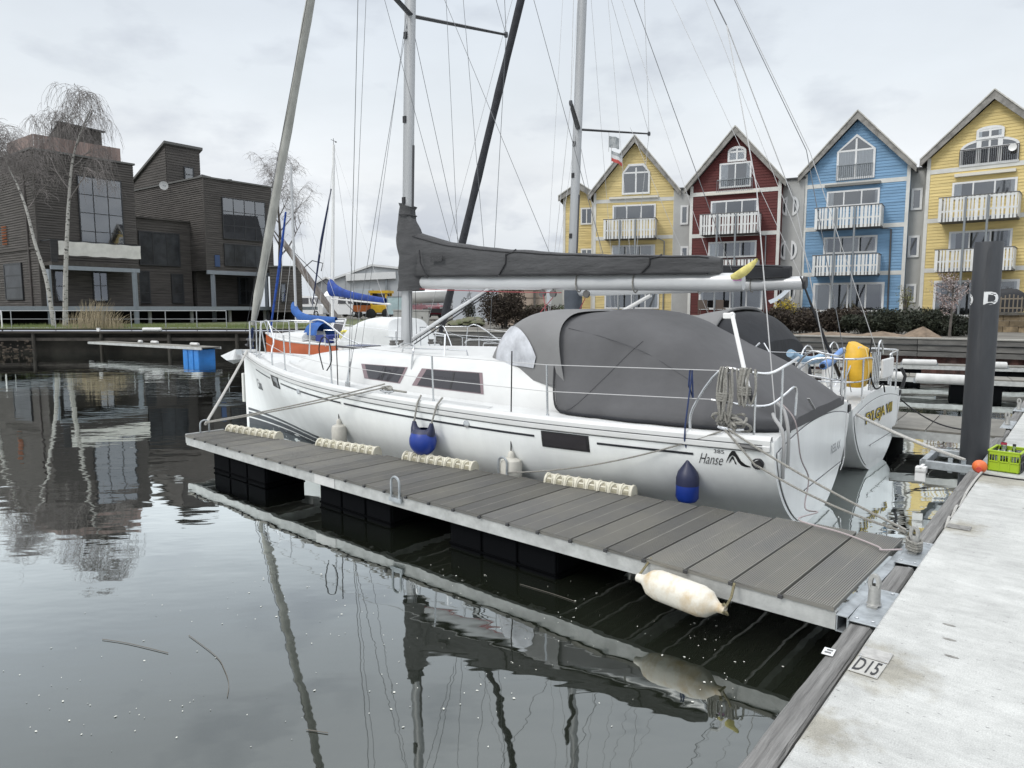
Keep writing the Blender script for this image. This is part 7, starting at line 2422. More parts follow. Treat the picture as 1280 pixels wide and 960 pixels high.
# ground floor openings (recessed porch wall is the facade itself)
pwin(t1, pf1, C1, 66, 79, 338, 377, 1, 2)
pwin(t1, pf1, C1, 114, 133, 337, 377, 2, 2)
pls1 = Plane(C1, LD)
u_a = pls1.uz(7, 350)[0]
window(Plane(C1, LD), pls1.uz(30, 350)[0], pls1.uz(8, 350)[0], pls1.uz(20, 375)[1], pls1.uz(20, 329)[1], t1, 1, 3, FRAMEK, 0.1, 0.05, glass=PANEM)
mb = MB(); u = pls1.uz(37, 300)[0]; mb.tube([pls1.pt(u, 0.1, FZ) - t1.location, pls1.pt(u, 0.1, ztop - 1.0) - t1.location], 0.06, 6); mb.build('down_pipe', mat('pipe_brown', (0.07, 0.06, 0.055), 0.6), t1)
mb = MB(); z = pls1.uz(30, 311)[1]; mb.box(0, 8, 0, 0.12, z - 0.1, z + 0.05, fn=lambda x, y, zz: pls1.pt(x, y, zz) - t1.location); mb.build('ledge', DARKC, t1)
# orange bar lattice in the window at far left
t = thing('orange_screen', 'small orange lattice in the far-left window opening', 'screen', pls1.pt(pls1.uz(10, 290)[0], 0.12, pls1.uz(10, 306)[1]))
mb = MB()
for i in range(4):
    for j in range(7):
        c = pls1.d * (i * 0.22) + Vector((0, 0, j * 0.19)); mb.bar(c, c + Vector((0, 0, 0.10)), 0.09, 0.05)
mb.build('lattice', mat('lattice_orange', (0.30, 0.10, 0.04), 0.8), t)

# second dark house
C2 = at_y(261, 385, 55.7); C2.z = 0
t2 = thing('timber_house', 'dark plank-clad house with sloping roof tower and large window grid', 'house', (C2.x, C2.y, FZ))
pf2 = Plane(C2, RD)
zt2 = pf2.uz(261, 223)[1]; r2 = pf2.uz(339.5, 260)[0]
zlow = pf2.uz(265, 338)[1]
Q2 = tim_box(t2, C2, 0, r2, 0, 13, zlow, zt2)
# ground floor set back under it
def Q2b(x, y, z): return Q2(x, y, z)
mb = MB(); mb.box(0.3, r2, 2.2, 13, FZ, zlow - 0.01, fn=Q2b); mb.build('porch_wall', DARKB, t2)
cladding(lambda u, w, z: Q2(u, 2.2 - w, z), FZ, zlow, lambda z: (0.3, r2), 0.21, DARKC, 'cladding', t2, 0.03)
cladding(lambda u, w, z: Q2(0.3 - w, u, z), FZ, zlow, lambda z: (2.2, 13), 0.21, DARKC, 'cladding', t2, 0.03)
mb = MB(); mb.bar(Q2(-0.05, -0.05, zlow - 0.15), Q2(r2, -0.05, zlow - 0.15), 0.16, 0.3); mb.build('portal_beam', STEELB, t2)
for px in (267.5, 334):
    u = pf2.uz(px, 370)[0]; mb = MB(); mb.bar(Q2(u, 0.05, 1.25), Q2(u, 0.05, zlow - 0.3), 0.26, 0.26); mb.build('portal_post', STEELB, t2)
pwin(t2, pf2, C2, 276, 330, 246, 298, 4, 3); pwin(t2, pf2, C2, 279, 330, 304, 332, 4, 1, glass=PANEM)
pfp = Plane(C2 + LD * 2.2, RD)
u0, z1 = pfp.uz(296, 346); u1, _ = pfp.uz(316, 346); _, z0 = pfp.uz(296, 381)
window(pfp, u0, u1, z0, z1, t2, 2, 2, FRAMEK, 0.08, 0.04)
u0, z1 = pfp.uz(260, 346); u1, _ = pfp.uz(272, 346); _, z0 = pfp.uz(262, 380)
# tower with mono-pitch roof rising to the waterfront
zA, zB = pf2.uz(217, 182, -5.4)[1], pf2.uz(176, 232, -11.0)[1]
mb = MB()
V = [Q2(0.0, 5.4, zt2), Q2(2.9, 5.4, zt2), Q2(2.9, 5.4, zA), Q2(0.0, 5.4, zA), Q2(0, 11.2, zt2), Q2(2.9, 11.2, zt2), Q2(2.9, 11.2, zB), Q2(0, 11.2, zB)]
mb.add(V, [(0, 1, 2, 3), (0, 3, 7, 4), (1, 5, 6, 2), (4, 7, 6, 5), (3, 2, 6, 7)]); mb.build('tower_wall', DARKB, t2)
cladding(lambda u, w, z: Q2(u, 5.4 - w, z), zt2, zA, lambda z: (0, 2.9), 0.21, DARKC, 'cladding', t2, 0.035)
def tow(z):
    if z <= zB: return (5.4, 11.2)
    return (5.4, 5.4 + 5.8 * max(0.02, (zA - z) / (zA - zB)))
cladding(lambda u, w, z: Q2(0 - w, u, z), zt2, zA, tow, 0.21, DARKC, 'cladding', t2, 0.035)
mb = MB()
mb.add([Q2(-0.2, 5.2, zA + 0.02), Q2(3.1, 5.2, zA + 0.02), Q2(3.1, 11.4, zB + 0.02), Q2(-0.2, 11.4, zB + 0.02), Q2(-0.2, 5.2, zA + 0.22), Q2(3.1, 5.2, zA + 0.22), Q2(3.1, 11.4, zB + 0.22), Q2(-0.2, 11.4, zB + 0.22)], [(3, 2, 1, 0), (4, 5, 6, 7), (0, 1, 5, 4), (1, 2, 6, 5), (3, 0, 4, 7)])
mb.build('tower_roof', mat('roof_edge_grey', (0.10, 0.10, 0.095)), t2)
ptw = Plane(C2 + LD * 5.4, RD)
u0, z1 = ptw.uz(229, 208); u1, _ = ptw.uz(241, 208); _, z0 = ptw.uz(229, 227)
window(ptw, u0, u1, z0, z1, t2, 1, 2, FRAMEK, 0.09, 0.04)
# recessed link in the gap
pg = Plane(C2 + LD * 2.25, RD)
ug0, ztg = pg.uz(160, 271); ug1 = 0.0
mb = MB(); mb.box(ug0, -0.01, -8, 0, FZ, ztg, fn=lambda u, w, z: pg.pt(u, w, z) - t2.location); mb.build('link_wall', DARKB, t2)
cladding(lambda u, w, z: pg.pt(u, w, z) - t2.location, FZ, ztg, lambda z: (ug0, -0.01), 0.21, DARKC, 'cladding', t2, 0.035)
mb = MB(); mb.box(ug0, 0, -8, 0.15, ztg, ztg + 0.12, fn=lambda u, w, z: pg.pt(u, w, z) - t2.location); mb.build('link_roof', DARKC, t2)
def gwin(x0, x1, y0, y1, c, r):
    u0, z1 = pg.uz(x0, y0); u1, _ = pg.uz(x1, y0); _, z0 = pg.uz(x0, y1)
    window(pg, u0, u1, z0, z1, t2, c, r, FRAMEK, 0.09, 0.04, glass=PANEM)
gwin(172, 223, 288, 331, 3, 1); gwin(172, 186, 338, 379, 1, 3); gwin(213, 228, 342, 379, 1, 3)
u, z = pf2.uz(270, 326)
mb = MB(); mb.bar(Q2(pf2.uz(268, 326)[0], -0.05, z), Q2(pf2.uz(274, 326)[0], -0.05, z), 0.12, 0.9); mb.build('blue_shutter', mat('shutter_blue', (0.03, 0.06, 0.14), 0.6), t2)
mb = MB(); a = Q2(1.2, 3.0, zt2 + 0.1); mb.tube([a, a + Vector((0, 0, 0.3)), a + Vector((0.3, 0.3, 0.55)), a + Vector((0.8, 0.8, 0.45))], 0.16, 8); mb.pieces('roof_vent', BLACK, t2)
mb = MB(); mb.tube([Q2(3.5, 2, zt2 + 0.1), Q2(3.5, 2, zt2 + 0.55)], 0.2, 8); mb.pieces('roof_vent', BLACK, t2)
dd = thing('satellite_dish', 'white satellite dish on the flank of the sloping-roof timber house', 'satellite dish', C2 + LD * 5.0 - RD * 0.5 + Vector((0, 0, pf2.uz(213, 233, -5)[1])), R(120))
mb = MB(); mb.lathe([(0.02, 0.08), (0.2, 0.06), (0.34, 0.0), (0.2, 0.075), (0.02, 0.1)], 18, (0, 0, 0), (1, 0.1, 0.1)); mb.build('dish', WHITEPL, dd); mb = MB(); mb.tube([(0, 0, 0), (-0.5, -0.1, -0.1)], 0.04, 6); mb.build('arm', POSTG, dd)
# third low dark shed
C3 = at_y(346, 385, 57.0); C3.z = 0
t3 = thing('timber_shed', 'low dark plank shed right of the sloping-roof timber house', 'shed', (C3.x, C3.y, FZ))
pf3 = Plane(C3, Vector((0.95, 0.3, 0)))
RD_, LD_ = RD, LD
RD, LD = pf3.d.copy(), Vector((-pf3.d.y, pf3.d.x, 0))
Q3_ = tim_box(t3, C3, -0.4, pf3.uz(377, 360)[0], 0, 4, FZ - 0.4, pf3.uz(346, 334)[1], pitch=0.22)
u0, z1 = pf3.uz(350, 354); u1, _ = pf3.uz(358, 354); _, z0 = pf3.uz(350, 378)
window(pf3, u0, u1, z0, z1, t3, 1, 2, FRAMEK, 0.1, 0.04)
RD, LD = RD_, LD_
# steel-edged deck on stilts joining the houses
dk = thing('stilt_deck', 'grey steel-edged deck on short stilts under the dark timber houses', 'deck', (C1.x, C1.y, FZ))
A_ = C1 - RD * 14 - LD * 1.8; E_ = C2 + RD * 9 - LD * 1.8
mb = MB(); mb.bar(A_ + Vector((0, 0, FZ - 0.1)) - dk.location, E_ + Vector((0, 0, FZ - 0.1)) - dk.location, 0.14, 0.28); mb.build('edge_beam', STEELB, dk)
mb = MB()
V = [A_, E_, E_ + LD * 8, A_ + LD * 8]
mb.add([v + Vector((0, 0, FZ - 0.02)) - dk.location for v in V] + [v + Vector((0, 0, FZ - 0.2)) - dk.location for v in V], [(0, 1, 2, 3), (7, 6, 5, 4)]); mb.build('deck_boards', mat('deck_dark', (0.07, 0.06, 0.055), 0.9, var=0.3), dk)
mb = MB()
for i in range(11):
    p = A_.lerp(E_, (i + 0.5) / 11) + LD * 0.8 - dk.location
    mb.tube([p + Vector((0, 0, QZ - 0.1)), p + Vector((0, 0, FZ - 0.2))], 0.13, 8)
mb.pieces('stilt', RENDER_, dk)
mb = MB(); p0, p1 = A_ + LD * 3.2 - dk.location, E_ + LD * 3.2 - dk.location; mb.add([p0 + Vector((0, 0, QZ)), p1 + Vector((0, 0, QZ)), p1 + Vector((0, 0, FZ - 0.2)), p0 + Vector((0, 0, FZ - 0.2))], [(0, 1, 2, 3)]); mb.build('under_deck_dark', DARKB, dk)  # near-black sheet stands in for the shade under the deck

# ------------------------------------------------------------------ trees and shrubs
def birch(label, px, py, y, top_px, seed, lean_path=None, spread=1.0, group='bare birches by the timber houses', twig_n=1.0, white=True, base_z=QZ, hang=1.0, trunk_r=0.16, crown_from=0.45, hspan=None):
    rg = random.Random(seed)
    base = at_y(px, 385, y); base.z = base_z
    t = thing('birch_tree' if white else 'bare_tree', label, 'tree', base, 0, group)
    pts = [at_y(a, b, y + c) - base for a, b, c in lean_path]
    pts[0] = Vector((0, 0, 0))
    P = spline(pts, 4)
    n = len(P)
    rs = [trunk_r * (1 - 0.86 * (i / (n - 1)) ** 0.85) for i in range(n)]
    mb = MB(); mb.tube(P, rs, 8); mb.build('trunk', BARK if white else BARKD, t)
    H = pts[-1].z
    limbs, twigs = MB(), MB()

    def twig(p, d, ln, droop):
        q = [p.copy()]; c = p.copy(); dd = d.copy()
        for k in range(5):
            dd = (dd + Vector((rg.uniform(-.25, .25), rg.uniform(-.25, .25), -droop * 0.33))).normalized()
            c = c + dd * ln / 5; q.append(c.copy())
        twigs.tube(q, [0.008, 0.007, 0.006, 0.006, 0.005, 0.004], 3, cap=False)
        return q

    def limb(p, d, ln, r, lev):
        k = 6; q = [p.copy()]; c = p.copy(); dd = d.copy()
        for i in range(k):
            dd = (dd + Vector((rg.uniform(-.16, .16), rg.uniform(-.16, .16), 0.10 - 0.16 * hang * (i / k) * (lev + 0.5)))).normalized()
            c = c + dd * ln / k; q.append(c.copy())
        limbs.tube(q, [r * (1 - 0.8 * i / k) for i in range(k + 1)], 5 if lev == 0 else 4, cap=False)
        nt = int((6 if lev else 5) * twig_n)
        for i in range(nt):
            f = rg.uniform(0.3, 1.0); j = min(k - 1, int(f * k)); pp_ = q[j].lerp(q[j + 1], f * k - j)
            a = rg.uniform(0, 2 * PI); out = Vector((math.cos(a), math.sin(a), rg.uniform(-0.1, 0.7))) * 0.7 + dd * 0.5
            tq = twig(pp_, out.normalized(), rg.uniform(0.6, 1.5) * (0.8 + 0.4 * hang), 0.9 * hang)
            for e in range(2):
                s = tq[rg.randint(1, 4)]; twig(s, Vector((rg.uniform(-1, 1), rg.uniform(-1, 1), rg.uniform(-.6, .5))).normalized(), rg.uniform(0.35, 0.9), 1.0 * hang)
        if lev < 2:
            for i in range(3 if lev == 0 else 2):
                f = rg.uniform(0.35, 0.95); j = min(k - 1, int(f * k)); pp_ = q[j].lerp(q[j + 1], f * k - j)
                a = rg.uniform(0, 2 * PI)
                limb(pp_, (dd * 0.9 + Vector((math.cos(a), math.sin(a), 0.35)) * 0.75).normalized(), ln * rg.uniform(0.45, 0.7), r * 0.5, lev + 1)

    nb = 11
    for i in range(nb):
        f = crown_from + (0.99 - crown_from) * i / (nb - 1)
        j = min(n - 2, int(f * (n - 1))); p = P[j].lerp(P[j + 1], f * (n - 1) - j)
        a = i * 2.4 + rg.uniform(-.4, .4)
        up = 0.75 + 0.3 * f
        ln = spread * H * (0.30 - 0.17 * (i / nb)) * rg.uniform(0.8, 1.2)
        limb(p, Vector((math.cos(a), math.sin(a), up)).normalized(), ln, max(0.02, rs[j] * 0.55), 0)
    limbs.build('crown', TWIG, t)
    tag(twigs.build('twigs', TWIG, t), kind='stuff')
    return t


birch('white-barked birch standing upright before the banner balcony', 80, 388, 42.5, None, 21, [(79, 392, 0), (82, 345, 0), (84, 290, 0), (86, 250, 0.2), (90, 205, 0.4), (99, 170, 0.5), (115, 133, 0.7)], spread=0.64, twig_n=0.9, hang=1.9, crown_from=0.50)
birch('leaning birch with slender trunk bending to the left picture edge', 66, 388, 41.5, None, 22, [(66, 391, 0), (58, 350, 0), (44, 305, 0), (33, 262, 0), (22, 232, 0.2), (12, 212, 0.3), (2, 186, 0.4)], spread=0.6, trunk_r=0.13, twig_n=0.65, hang=1.0, crown_from=0.5)
birch('bare birch at the far left picture edge', -22, 388, 44, None, 23, [(-22, 390, 0), (-20, 300, 0), (-14, 245, 0.2), (-8, 215, 0.3), (0, 180, 0.5)], spread=0.55, twig_n=0.5, hang=1.1, crown_from=0.42)
birch('bare grey tree behind the sloping-roof timber house', 352, 390, 66, None, 24, [(350, 390, 0), (350, 330, 0), (350, 290, 0), (348, 258, 0), (352, 222, 0)], spread=0.95, white=False, twig_n=1.3, hang=0.9, trunk_r=0.24, crown_from=0.3, base_z=1.4)


def leaf_shrub(label, c, rx, ry, h, m, n, size, seed, name='shrub', cat_='shrub', group=None, stems=True, kind_m2=None, flat=False, stretch=1.0):
    rg = random.Random(seed)
    t = thing(name, label, cat_, c, 0, group)
    mb = MB()
    k = 9
    blobs = [(Vector((rg.uniform(-.62, .62) * rx, rg.uniform(-.5, .5) * ry, h * rg.uniform(0.35, 0.72))), rg.uniform(0.28, 0.5)) for _ in range(k)]
    blobs.append((Vector((0, 0, h * 0.42)), 0.62))
    for i in range(n):
        b, s = blobs[rg.randrange(len(blobs))]
        v = Vector((rg.gauss(0, 1), rg.gauss(0, 1), rg.gauss(0, 1))).normalized() * (rg.random() ** 0.4)
        p = b + Vector((v.x * rx * s, v.y * ry * s, v.z * h * s * 0.9))
        if p.z < 0.02: p.z = rg.uniform(0.02, 0.2)
        sz = size * rg.uniform(0.6, 1.4)
        d = Vector((rg.gauss(0, 1), rg.gauss(0, 1), rg.gauss(0, 1) + 0.3)).normalized()
        e = d.orthogonal().normalized(); g = d.cross(e)
        a = rg.uniform(0, PI); e2 = e * math.cos(a) + g * math.sin(a); g2 = d.cross(e2)
        mb.add([p - e2 * sz * stretch, p - g2 * sz * 0.45, p + e2 * sz * stretch, p + g2 * sz * 0.45], [(0, 1, 2, 3)], 1 if (kind_m2 and rg.random() < 0.35) else 0)
    tag(mb.build('foliage', [m, kind_m2 or m], t), kind='stuff')
    if stems:
        mb = MB()
        for i in range(14):
            a = rg.uniform(0, 2 * PI); q = Vector((math.cos(a) * rx * 0.7 * rg.random(), math.sin(a) * ry * 0.7 * rg.random(), h * rg.uniform(0.6, 1.0)))
            mb.tube([(q.x * 0.15, q.y * 0.15, 0), (q.x * 0.5, q.y * 0.5, h * 0.4), q], [0.03, 0.02, 0.008], 4, cap=False)
        mb.build('stems', BARKD, t)
    return t


JUN = mat('juniper_leaf', (0.0165, 0.0225, 0.012), 0.8, var=0.5, vscale=1.8); JUN2 = mat('juniper_leaf_pale', (0.03, 0.0345, 0.0195), 0.8, var=0.4, vscale=2)
BRN = mat('brown_shrub', (0.0315, 0.0225, 0.0165), 0.9, var=0.4, vscale=2); BRN2 = mat('brown_shrub_pale', (0.0525, 0.0413, 0.0285), 0.9, var=0.3, vscale=2)
GH = 'low shrubs on the bank in front of the gabled houses'
ct = [(648, 'brown', 1.5), (905, 'jun', 0.8), (948, 'brown', 1.1), (985, 'brown', 1.2), (1020, 'brown', 1.15), (1052, 'brown', 1.1), (1082, 'jun', 0.95), (1112, 'jun', 1.1), (1142, 'jun', 1.15), (1170, 'jun', 0.95), (1196, 'jun', 0.8)]
def quay_y(px):
    for (x0, y0), (x1, y1) in zip(QUAY, QUAY[1:]):
        # intersection of the sight line with the quay line
        u = ray(px, 385); k = u.x / u.y
        den = (x1 - x0) - k * (y1 - y0)
        if abs(den) < 1e-6: continue
        s = (k * y0 - x0) / den
        if 0 <= s <= 1: return y0 + (y1 - y0) * s
    return 30
LBL = {905: 'low dark evergreen shrub before the red house, partly behind the boat canopy', 948: 'bare brown shrub in front of the red house door', 985: 'bare brown shrub between the red and blue house beside the yellow forsythia',
       1020: 'bare brown shrub below the left ground-floor window of the blue house', 1052: 'bare brown shrub below the middle of the blue house', 1082: 'dark juniper at the right corner of the blue house',
       1112: 'dark juniper in front of the grey link right of the blue house', 1142: 'broad dark juniper with the sand heap at its foot', 1170: 'dark juniper left of the blossoming tree', 1196: 'dark juniper under the blossoming tree'}
for i, (px, kd, hh) in enumerate(ct):
    if px == 648: continue
    y = quay_y(px) + 3.6 + (i % 2) * 0.5
    c = at_y(px, 385, y); c.z = QZ
    leaf_shrub(LBL[px], c, 1.35, 1.1, hh, JUN if kd == 'jun' else BRN, 5200, 0.055 if kd == 'jun' else 0.06, 100 + i, name='juniper' if kd == 'jun' else 'bare_shrub', group=GH, kind_m2=JUN2 if kd == 'jun' else BRN2, stretch=1.3)
c = at_y(632, 385, 40); c.z = QZ
leaf_shrub('round brown bare bush beside the beige shed', c, 1.7, 1.4, 2.35, BRN, 7000, 0.06, 131, name='bare_shrub', kind_m2=BRN2, stretch=1.5)
c = at_y(672, 385, 41); c.z = QZ
leaf_shrub('low brown bush right of the round one by the quay', c, 1.6, 1.2, 1.2, BRN, 3600, 0.06, 132, name='bare_shrub', kind_m2=BRN2, stretch=1.5)
c = at_y(983, 385, quay_y(985) + 4.6); c.z = QZ + 0.5
leaf_shrub('bright yellow forsythia bush between the red and blue house', c, 0.7, 0.6, 1.1, mat('forsythia', (0.42, 0.32, 0.02), 0.8, var=0.3, vscale=3), 1500, 0.045, 140, name='forsythia', kind_m2=BRN2)
c = at_y(1132, 385, 37.5); c.z = QZ + 0.8
leaf_shrub('thin greenish sprigs by the grey link right of the blue house', c, 0.6, 0.4, 1.6, mat('sprig_olive', (0.13, 0.13, 0.03), 0.8, var=0.3), 500, 0.04, 141, name='bare_shrub')
c = at_y(694, 385, 47); c.z = QZ
leaf_shrub('clipped green hedge right of the beige shed', c, 2.6, 1.0, 1.5, mat('hedge_green', (0.045, 0.062, 0.02), 0.8, var=0.4, vscale=2), 4500, 0.06, 142, name='hedge', cat_='hedge')
c = at_y(597, 385, 52); c.z = QZ
leaf_shrub('small conifer by the mural wall', at_y(585, 385, 52) * 1.0 + Vector((0, 0, QZ - 2.35)), 0.7, 0.7, 2.0, JUN, 1500, 0.06, 143, name='conifer')
# blossoming little tree beside the pile
bt_ = at_y(1189, 385, quay_y(1189) + 2.2); bt_.z = QZ
t = thing('blossom_tree', 'small leafless tree full of pale pink blossom left of the dark pile', 'tree', bt_)
rg = random.Random(77)
mb = MB(); mb.tube([(0, 0, 0), (0.03, 0, 0.9), (0.05, 0.02, 1.6), (0.02, 0, 2.6)], [0.055, 0.045, 0.035, 0.012], 7); mb.build('trunk', BARKD, t)
lim, blo = MB(), MB()
for i in range(34):
    z0 = rg.uniform(0.85, 2.2); a = rg.uniform(0, 2 * PI); ln = rg.uniform(0.5, 1.0)
    p = Vector((0.03, 0, z0)); q = [p.copy()]; d = Vector((math.cos(a), math.sin(a) * 0.9, rg.uniform(0.05, 0.8))).normalized()
    for k in range(4):
        d = (d + Vector((rg.uniform(-.2, .2), rg.uniform(-.2, .2), rg.uniform(-.15, .25)))).normalized(); p = p + d * ln / 4; q.append(p.copy())
    lim.tube(q, [0.016, 0.012, 0.009, 0.006, 0.003], 4, cap=False)
    for k in range(46):
        f = rg.uniform(0.15, 1) * 4; j = min(3, int(f)); c = q[j].lerp(q[j + 1], f - j) + Vector((rg.gauss(0, .05), rg.gauss(0, .05), rg.gauss(0, .05)))
        s = rg.uniform(0.014, 0.034); n_ = Vector((rg.gauss(0, 1), rg.gauss(0, 1), rg.gauss(0, 1))).normalized(); e = n_.orthogonal().normalized(); g = n_.cross(e)
        blo.add([c - e * s, c - g * s, c + e * s, c + g * s], [(0, 1, 2, 3)], 0 if rg.random() < 0.72 else 1)
lim.build('crown', BARKD, t)
tag(blo.build('blossom', [mat('blossom_pale', (0.36, 0.31, 0.30), 0.9), mat('blossom_pink', (0.24, 0.16, 0.14), 0.9)], t), kind='stuff')
# sand heaps on the quay
def heap(label, px, y_off, r, h):
    y = quay_y(px) + y_off; c = at_y(px, 385, y); c.z = QZ
    t = thing('sand_heap', label, 'sand heap', c, 0, 'sand heaps behind the timber quay')
    mb = MB(); rows = []
    for i in range(10):
        q = i / 9
        rows.append([(r * q * math.cos(a) * (1 + .12 * math.sin(3 * a)), r * q * math.sin(a), h * (1 - q ** 1.1) + 0.03 * mnoise.noise(Vector((q * 4, a * 2, px)))) for a in [2 * PI * k / 26 for k in range(26)]])
    mb.grid(rows, closed=True); mb.build('mound', mat('sand_brown', (0.16, 0.12, 0.085), 0.95, var=0.3, vscale=4, bump=0.5, bscale=30), t)
heap('conical brown sand heap right of centre on the quay', 1155, 1.5, 0.75, 0.42)
heap('low wide sand heap left of the conical one', 1105, 1.4, 1.2, 0.2)
heap('flat sand heap below the blue house', 1040, 1.4, 1.6, 0.15)
heap('flattest sand heap nearest the sailing yacht tent', 965, 1.4, 1.2, 0.12)
# raised terrace in front of the houses with retaining timbers at right
def bench_terrace():
    t = thing('garden_wall', 'brown timber retaining wall under the right yellow house terrace', 'wall', plq.pt(plq.uz(1240, 400)[0], 4.2, QZ))
    u0 = plq.uz(1215, 420, 4.2)[0]; u1 = u0 + 7
    def Qw(u, w, z): return plq.pt(u, w, z) - t.location
    mb = MB(); k = 0
    for r_ in range(3):
        u = u0 + (0.25 if r_ % 2 else 0)
        while u < u1:
            mb = MB(); mb.box(u + .01, min(u1, u + 0.62) - .01, 4.0, 4.2 + 0.02 * ((k * 7) % 3), QZ - 0.03 + r_ * 0.28 + .005, QZ - 0.03 + r_ * 0.28 + 0.275, fn=Qw)
            mb.build('stone_block', mat('block_stone', (0.19, 0.145, 0.09), 0.95, var=0.35, vscale=3, objvar=0.35), t); u += 0.62; k += 1
    mb = MB(); mb.box(u0, u1, 0.3, 4.35, QZ + 0.81, QZ + 0.93, fn=Qw); mb.build('terrace_deck', mat('terrace_dark', (0.085, 0.08, 0.07), 0.9, var=0.3), t)
bench_terrace()
t = thing('garden_gate', 'small pale wooden gate panel on the terrace right of the pile', 'gate', plq.pt(plq.uz(1262, 395, 3.4)[0], 3.4, QZ + 0.95))
d_ = plq.d
mb = MB()
for k in range(6): mb.bar(d_ * (k * 0.17 - 0.4), d_ * (k * 0.17 - 0.4) + Vector((0, 0, 0.75 + 0.12 * math.sin(PI * k / 5))), 0.05, 0.03)
mb.bar(d_ * -0.45 + Vector((0, 0, 0.2)), d_ * 0.5 + Vector((0, 0, 0.2)), 0.03, 0.06); mb.bar(d_ * -0.45 + Vector((0, 0, 0.65)), d_ * 0.5 + Vector((0, 0, 0.65)), 0.03, 0.06)
mb.build('slats', mat('gate_wood', (0.20, 0.17, 0.13), 0.85), t)
mb = MB(); mb.bar(d_ * -0.62, d_ * -0.62 + Vector((0, 0, 0.8)), 0.28, 0.2); mb.build('post', mat('gate_post', (0.40, 0.25, 0.11), 0.8, var=0.2), t)
t = thing('patio_grill', 'dark covered patio set on the terrace behind the pile', 'garden furniture', plq.pt(plq.uz(1258, 385, 1.8)[0], 1.8, QZ + 0.95))
mb = MB(); rows = [[(w * math.cos(a), 0.5 * w * math.sin(a), z) for a in [2 * PI * k / 12 for k in range(12)]] for w, z in ((0.85, 0.0), (0.9, 0.5), (0.85, 0.95), (0.5, 1.15), (0.05, 1.2))]
mb.grid(rows, closed=True); mb.build('cover', mat('cover_black', (0.02, 0.021, 0.024), 0.7), t)
mb = MB(); mb.tube([(-1.0, 0, 0.9), (-1.2, 0, 1.0), (-1.25, 0, 1.4)], 0.025, 6); mb.build('handle', POSTG, t)
# chairs on the red house patio
for i, px in enumerate((886, 906)):
    t = thing('garden_chair', ('left' if i == 0 else 'right') + ' brown garden chair on the red house patio', 'chair', plr.pt(plr.uz(px, 385)[0], 1.5, BZ), 0, 'garden chairs at the red house')
    mb = MB(); mb.box(-.28, .28, -.25, .25, .38, .45); mb.build('seat', mat('rattan_brown', (0.11, 0.085, 0.07), 0.8), t); mb = MB(); mb.box(-.28, .28, .2, .27, .45, 0.95); mb.build('backrest', MATS['rattan_brown'], t)
    for sx in (-.25, .25):
        for sy in (-.22, .22): mb = MB(); mb.box(sx - .02, sx + .02, sy - .02, sy + .02, 0, .38); mb.build('leg', MATS['rattan_brown'], t)
# reeds by the railing
rg = random.Random(9); mb = MB(); c0 = at_y(128, 405, 38.2)
for i in range(420):
    x = c0.x + rg.gauss(0, 0.9) - 0.3; y = 38.3 + rg.uniform(-.3, .5); h = rg.uniform(0.5, 1.75) * math.exp(-((x - c0.x + 0.6) / 1.6) ** 2); lx = rg.gauss(0.12, 0.22) * h * (2.2 if x > c0.x + 0.4 else 1)
    mb.tube([(x, y, QZ), (x + lx * 0.4, y, QZ + h * 0.6), (x + lx, y, QZ + h)], [0.009, 0.008, 0.003], 3, cap=False)
tag(mb.build('dry_reeds', mat('reed_straw', (0.28, 0.235, 0.155), 0.9, var=0.3, vscale=3)), kind='stuff')
rg = random.Random(10); mb = MB()
for i in range(9000):
    x = rg.uniform(-48, -12); y = rg.uniform(38, 45) ; h = rg.uniform(0.06, 0.22); a = rg.uniform(-.08, .08); w = 0.015
    mb.add([(x - w, y, QZ + .05), (x + w, y, QZ + .05), (x + a, y, QZ + .05 + h)], [(0, 1, 2)])
tag(mb.build('grass_tufts', mat('grass_blade', (0.088, 0.136, 0.0352), 0.9, color2=(0.176, 0.192, 0.08), vscale=0.8)), kind='stuff')

# ------------------------------------------------------------------ boats in the basin behind
def small_hull(t, L_, B_, free, m_top, m_deck, bow_rise=0.35, stripe=None, transom=0.75):
    rows = []; n = 14
    def w(s): return B_ / 2 * (transom + (1 - transom) * math.sin(min(1, s / 0.45) * PI / 2)) * (1 if s < 0.45 else math.cos((s - 0.45) / 0.55 * PI / 2) ** 0.75)
    for i in range(n + 1):
        s = i / n; x = -L_ / 2 + L_ * s + (0.35 if i == n else 0); ww = max(0.02, w(s)); z = free + bow_rise * s * s
        rows.append([(x - 0.25 * (1 if i == n else 0), ww * 0.0, -0.25), (x, ww * 0.62, -0.08), (x, ww * 0.9, free * 0.35), (x, ww, z - 0.05), (x, ww, z), ])
    for s_ in (1, -1):
        R_ = [[(p[0], p[1] * s_, p[2]) for p in r] for r in rows]
        mb = MB(); mb.grid(R_); mb.add(R_[0] , [tuple(range(5))]); mb.build('hull', m_top, t)
    mb = MB(); rr2 = []
    for r in rows: rr2.append([(r[4][0], r[4][1] * k, r[4][2] - 0.02 + 0.06 * (1 - abs(k))) for k in (-1, -.5, 0, .5, 1)])
    mb.grid(rr2); mb.build('deck', m_deck, t)
    mb = MB()
    for s_ in (1, -1): mb.tube([(r[4][0], r[4][1] * s_, r[4][2]) for r in rows], 0.04, 5)
    mb.build('gunwale', DECK, t)
    return rows


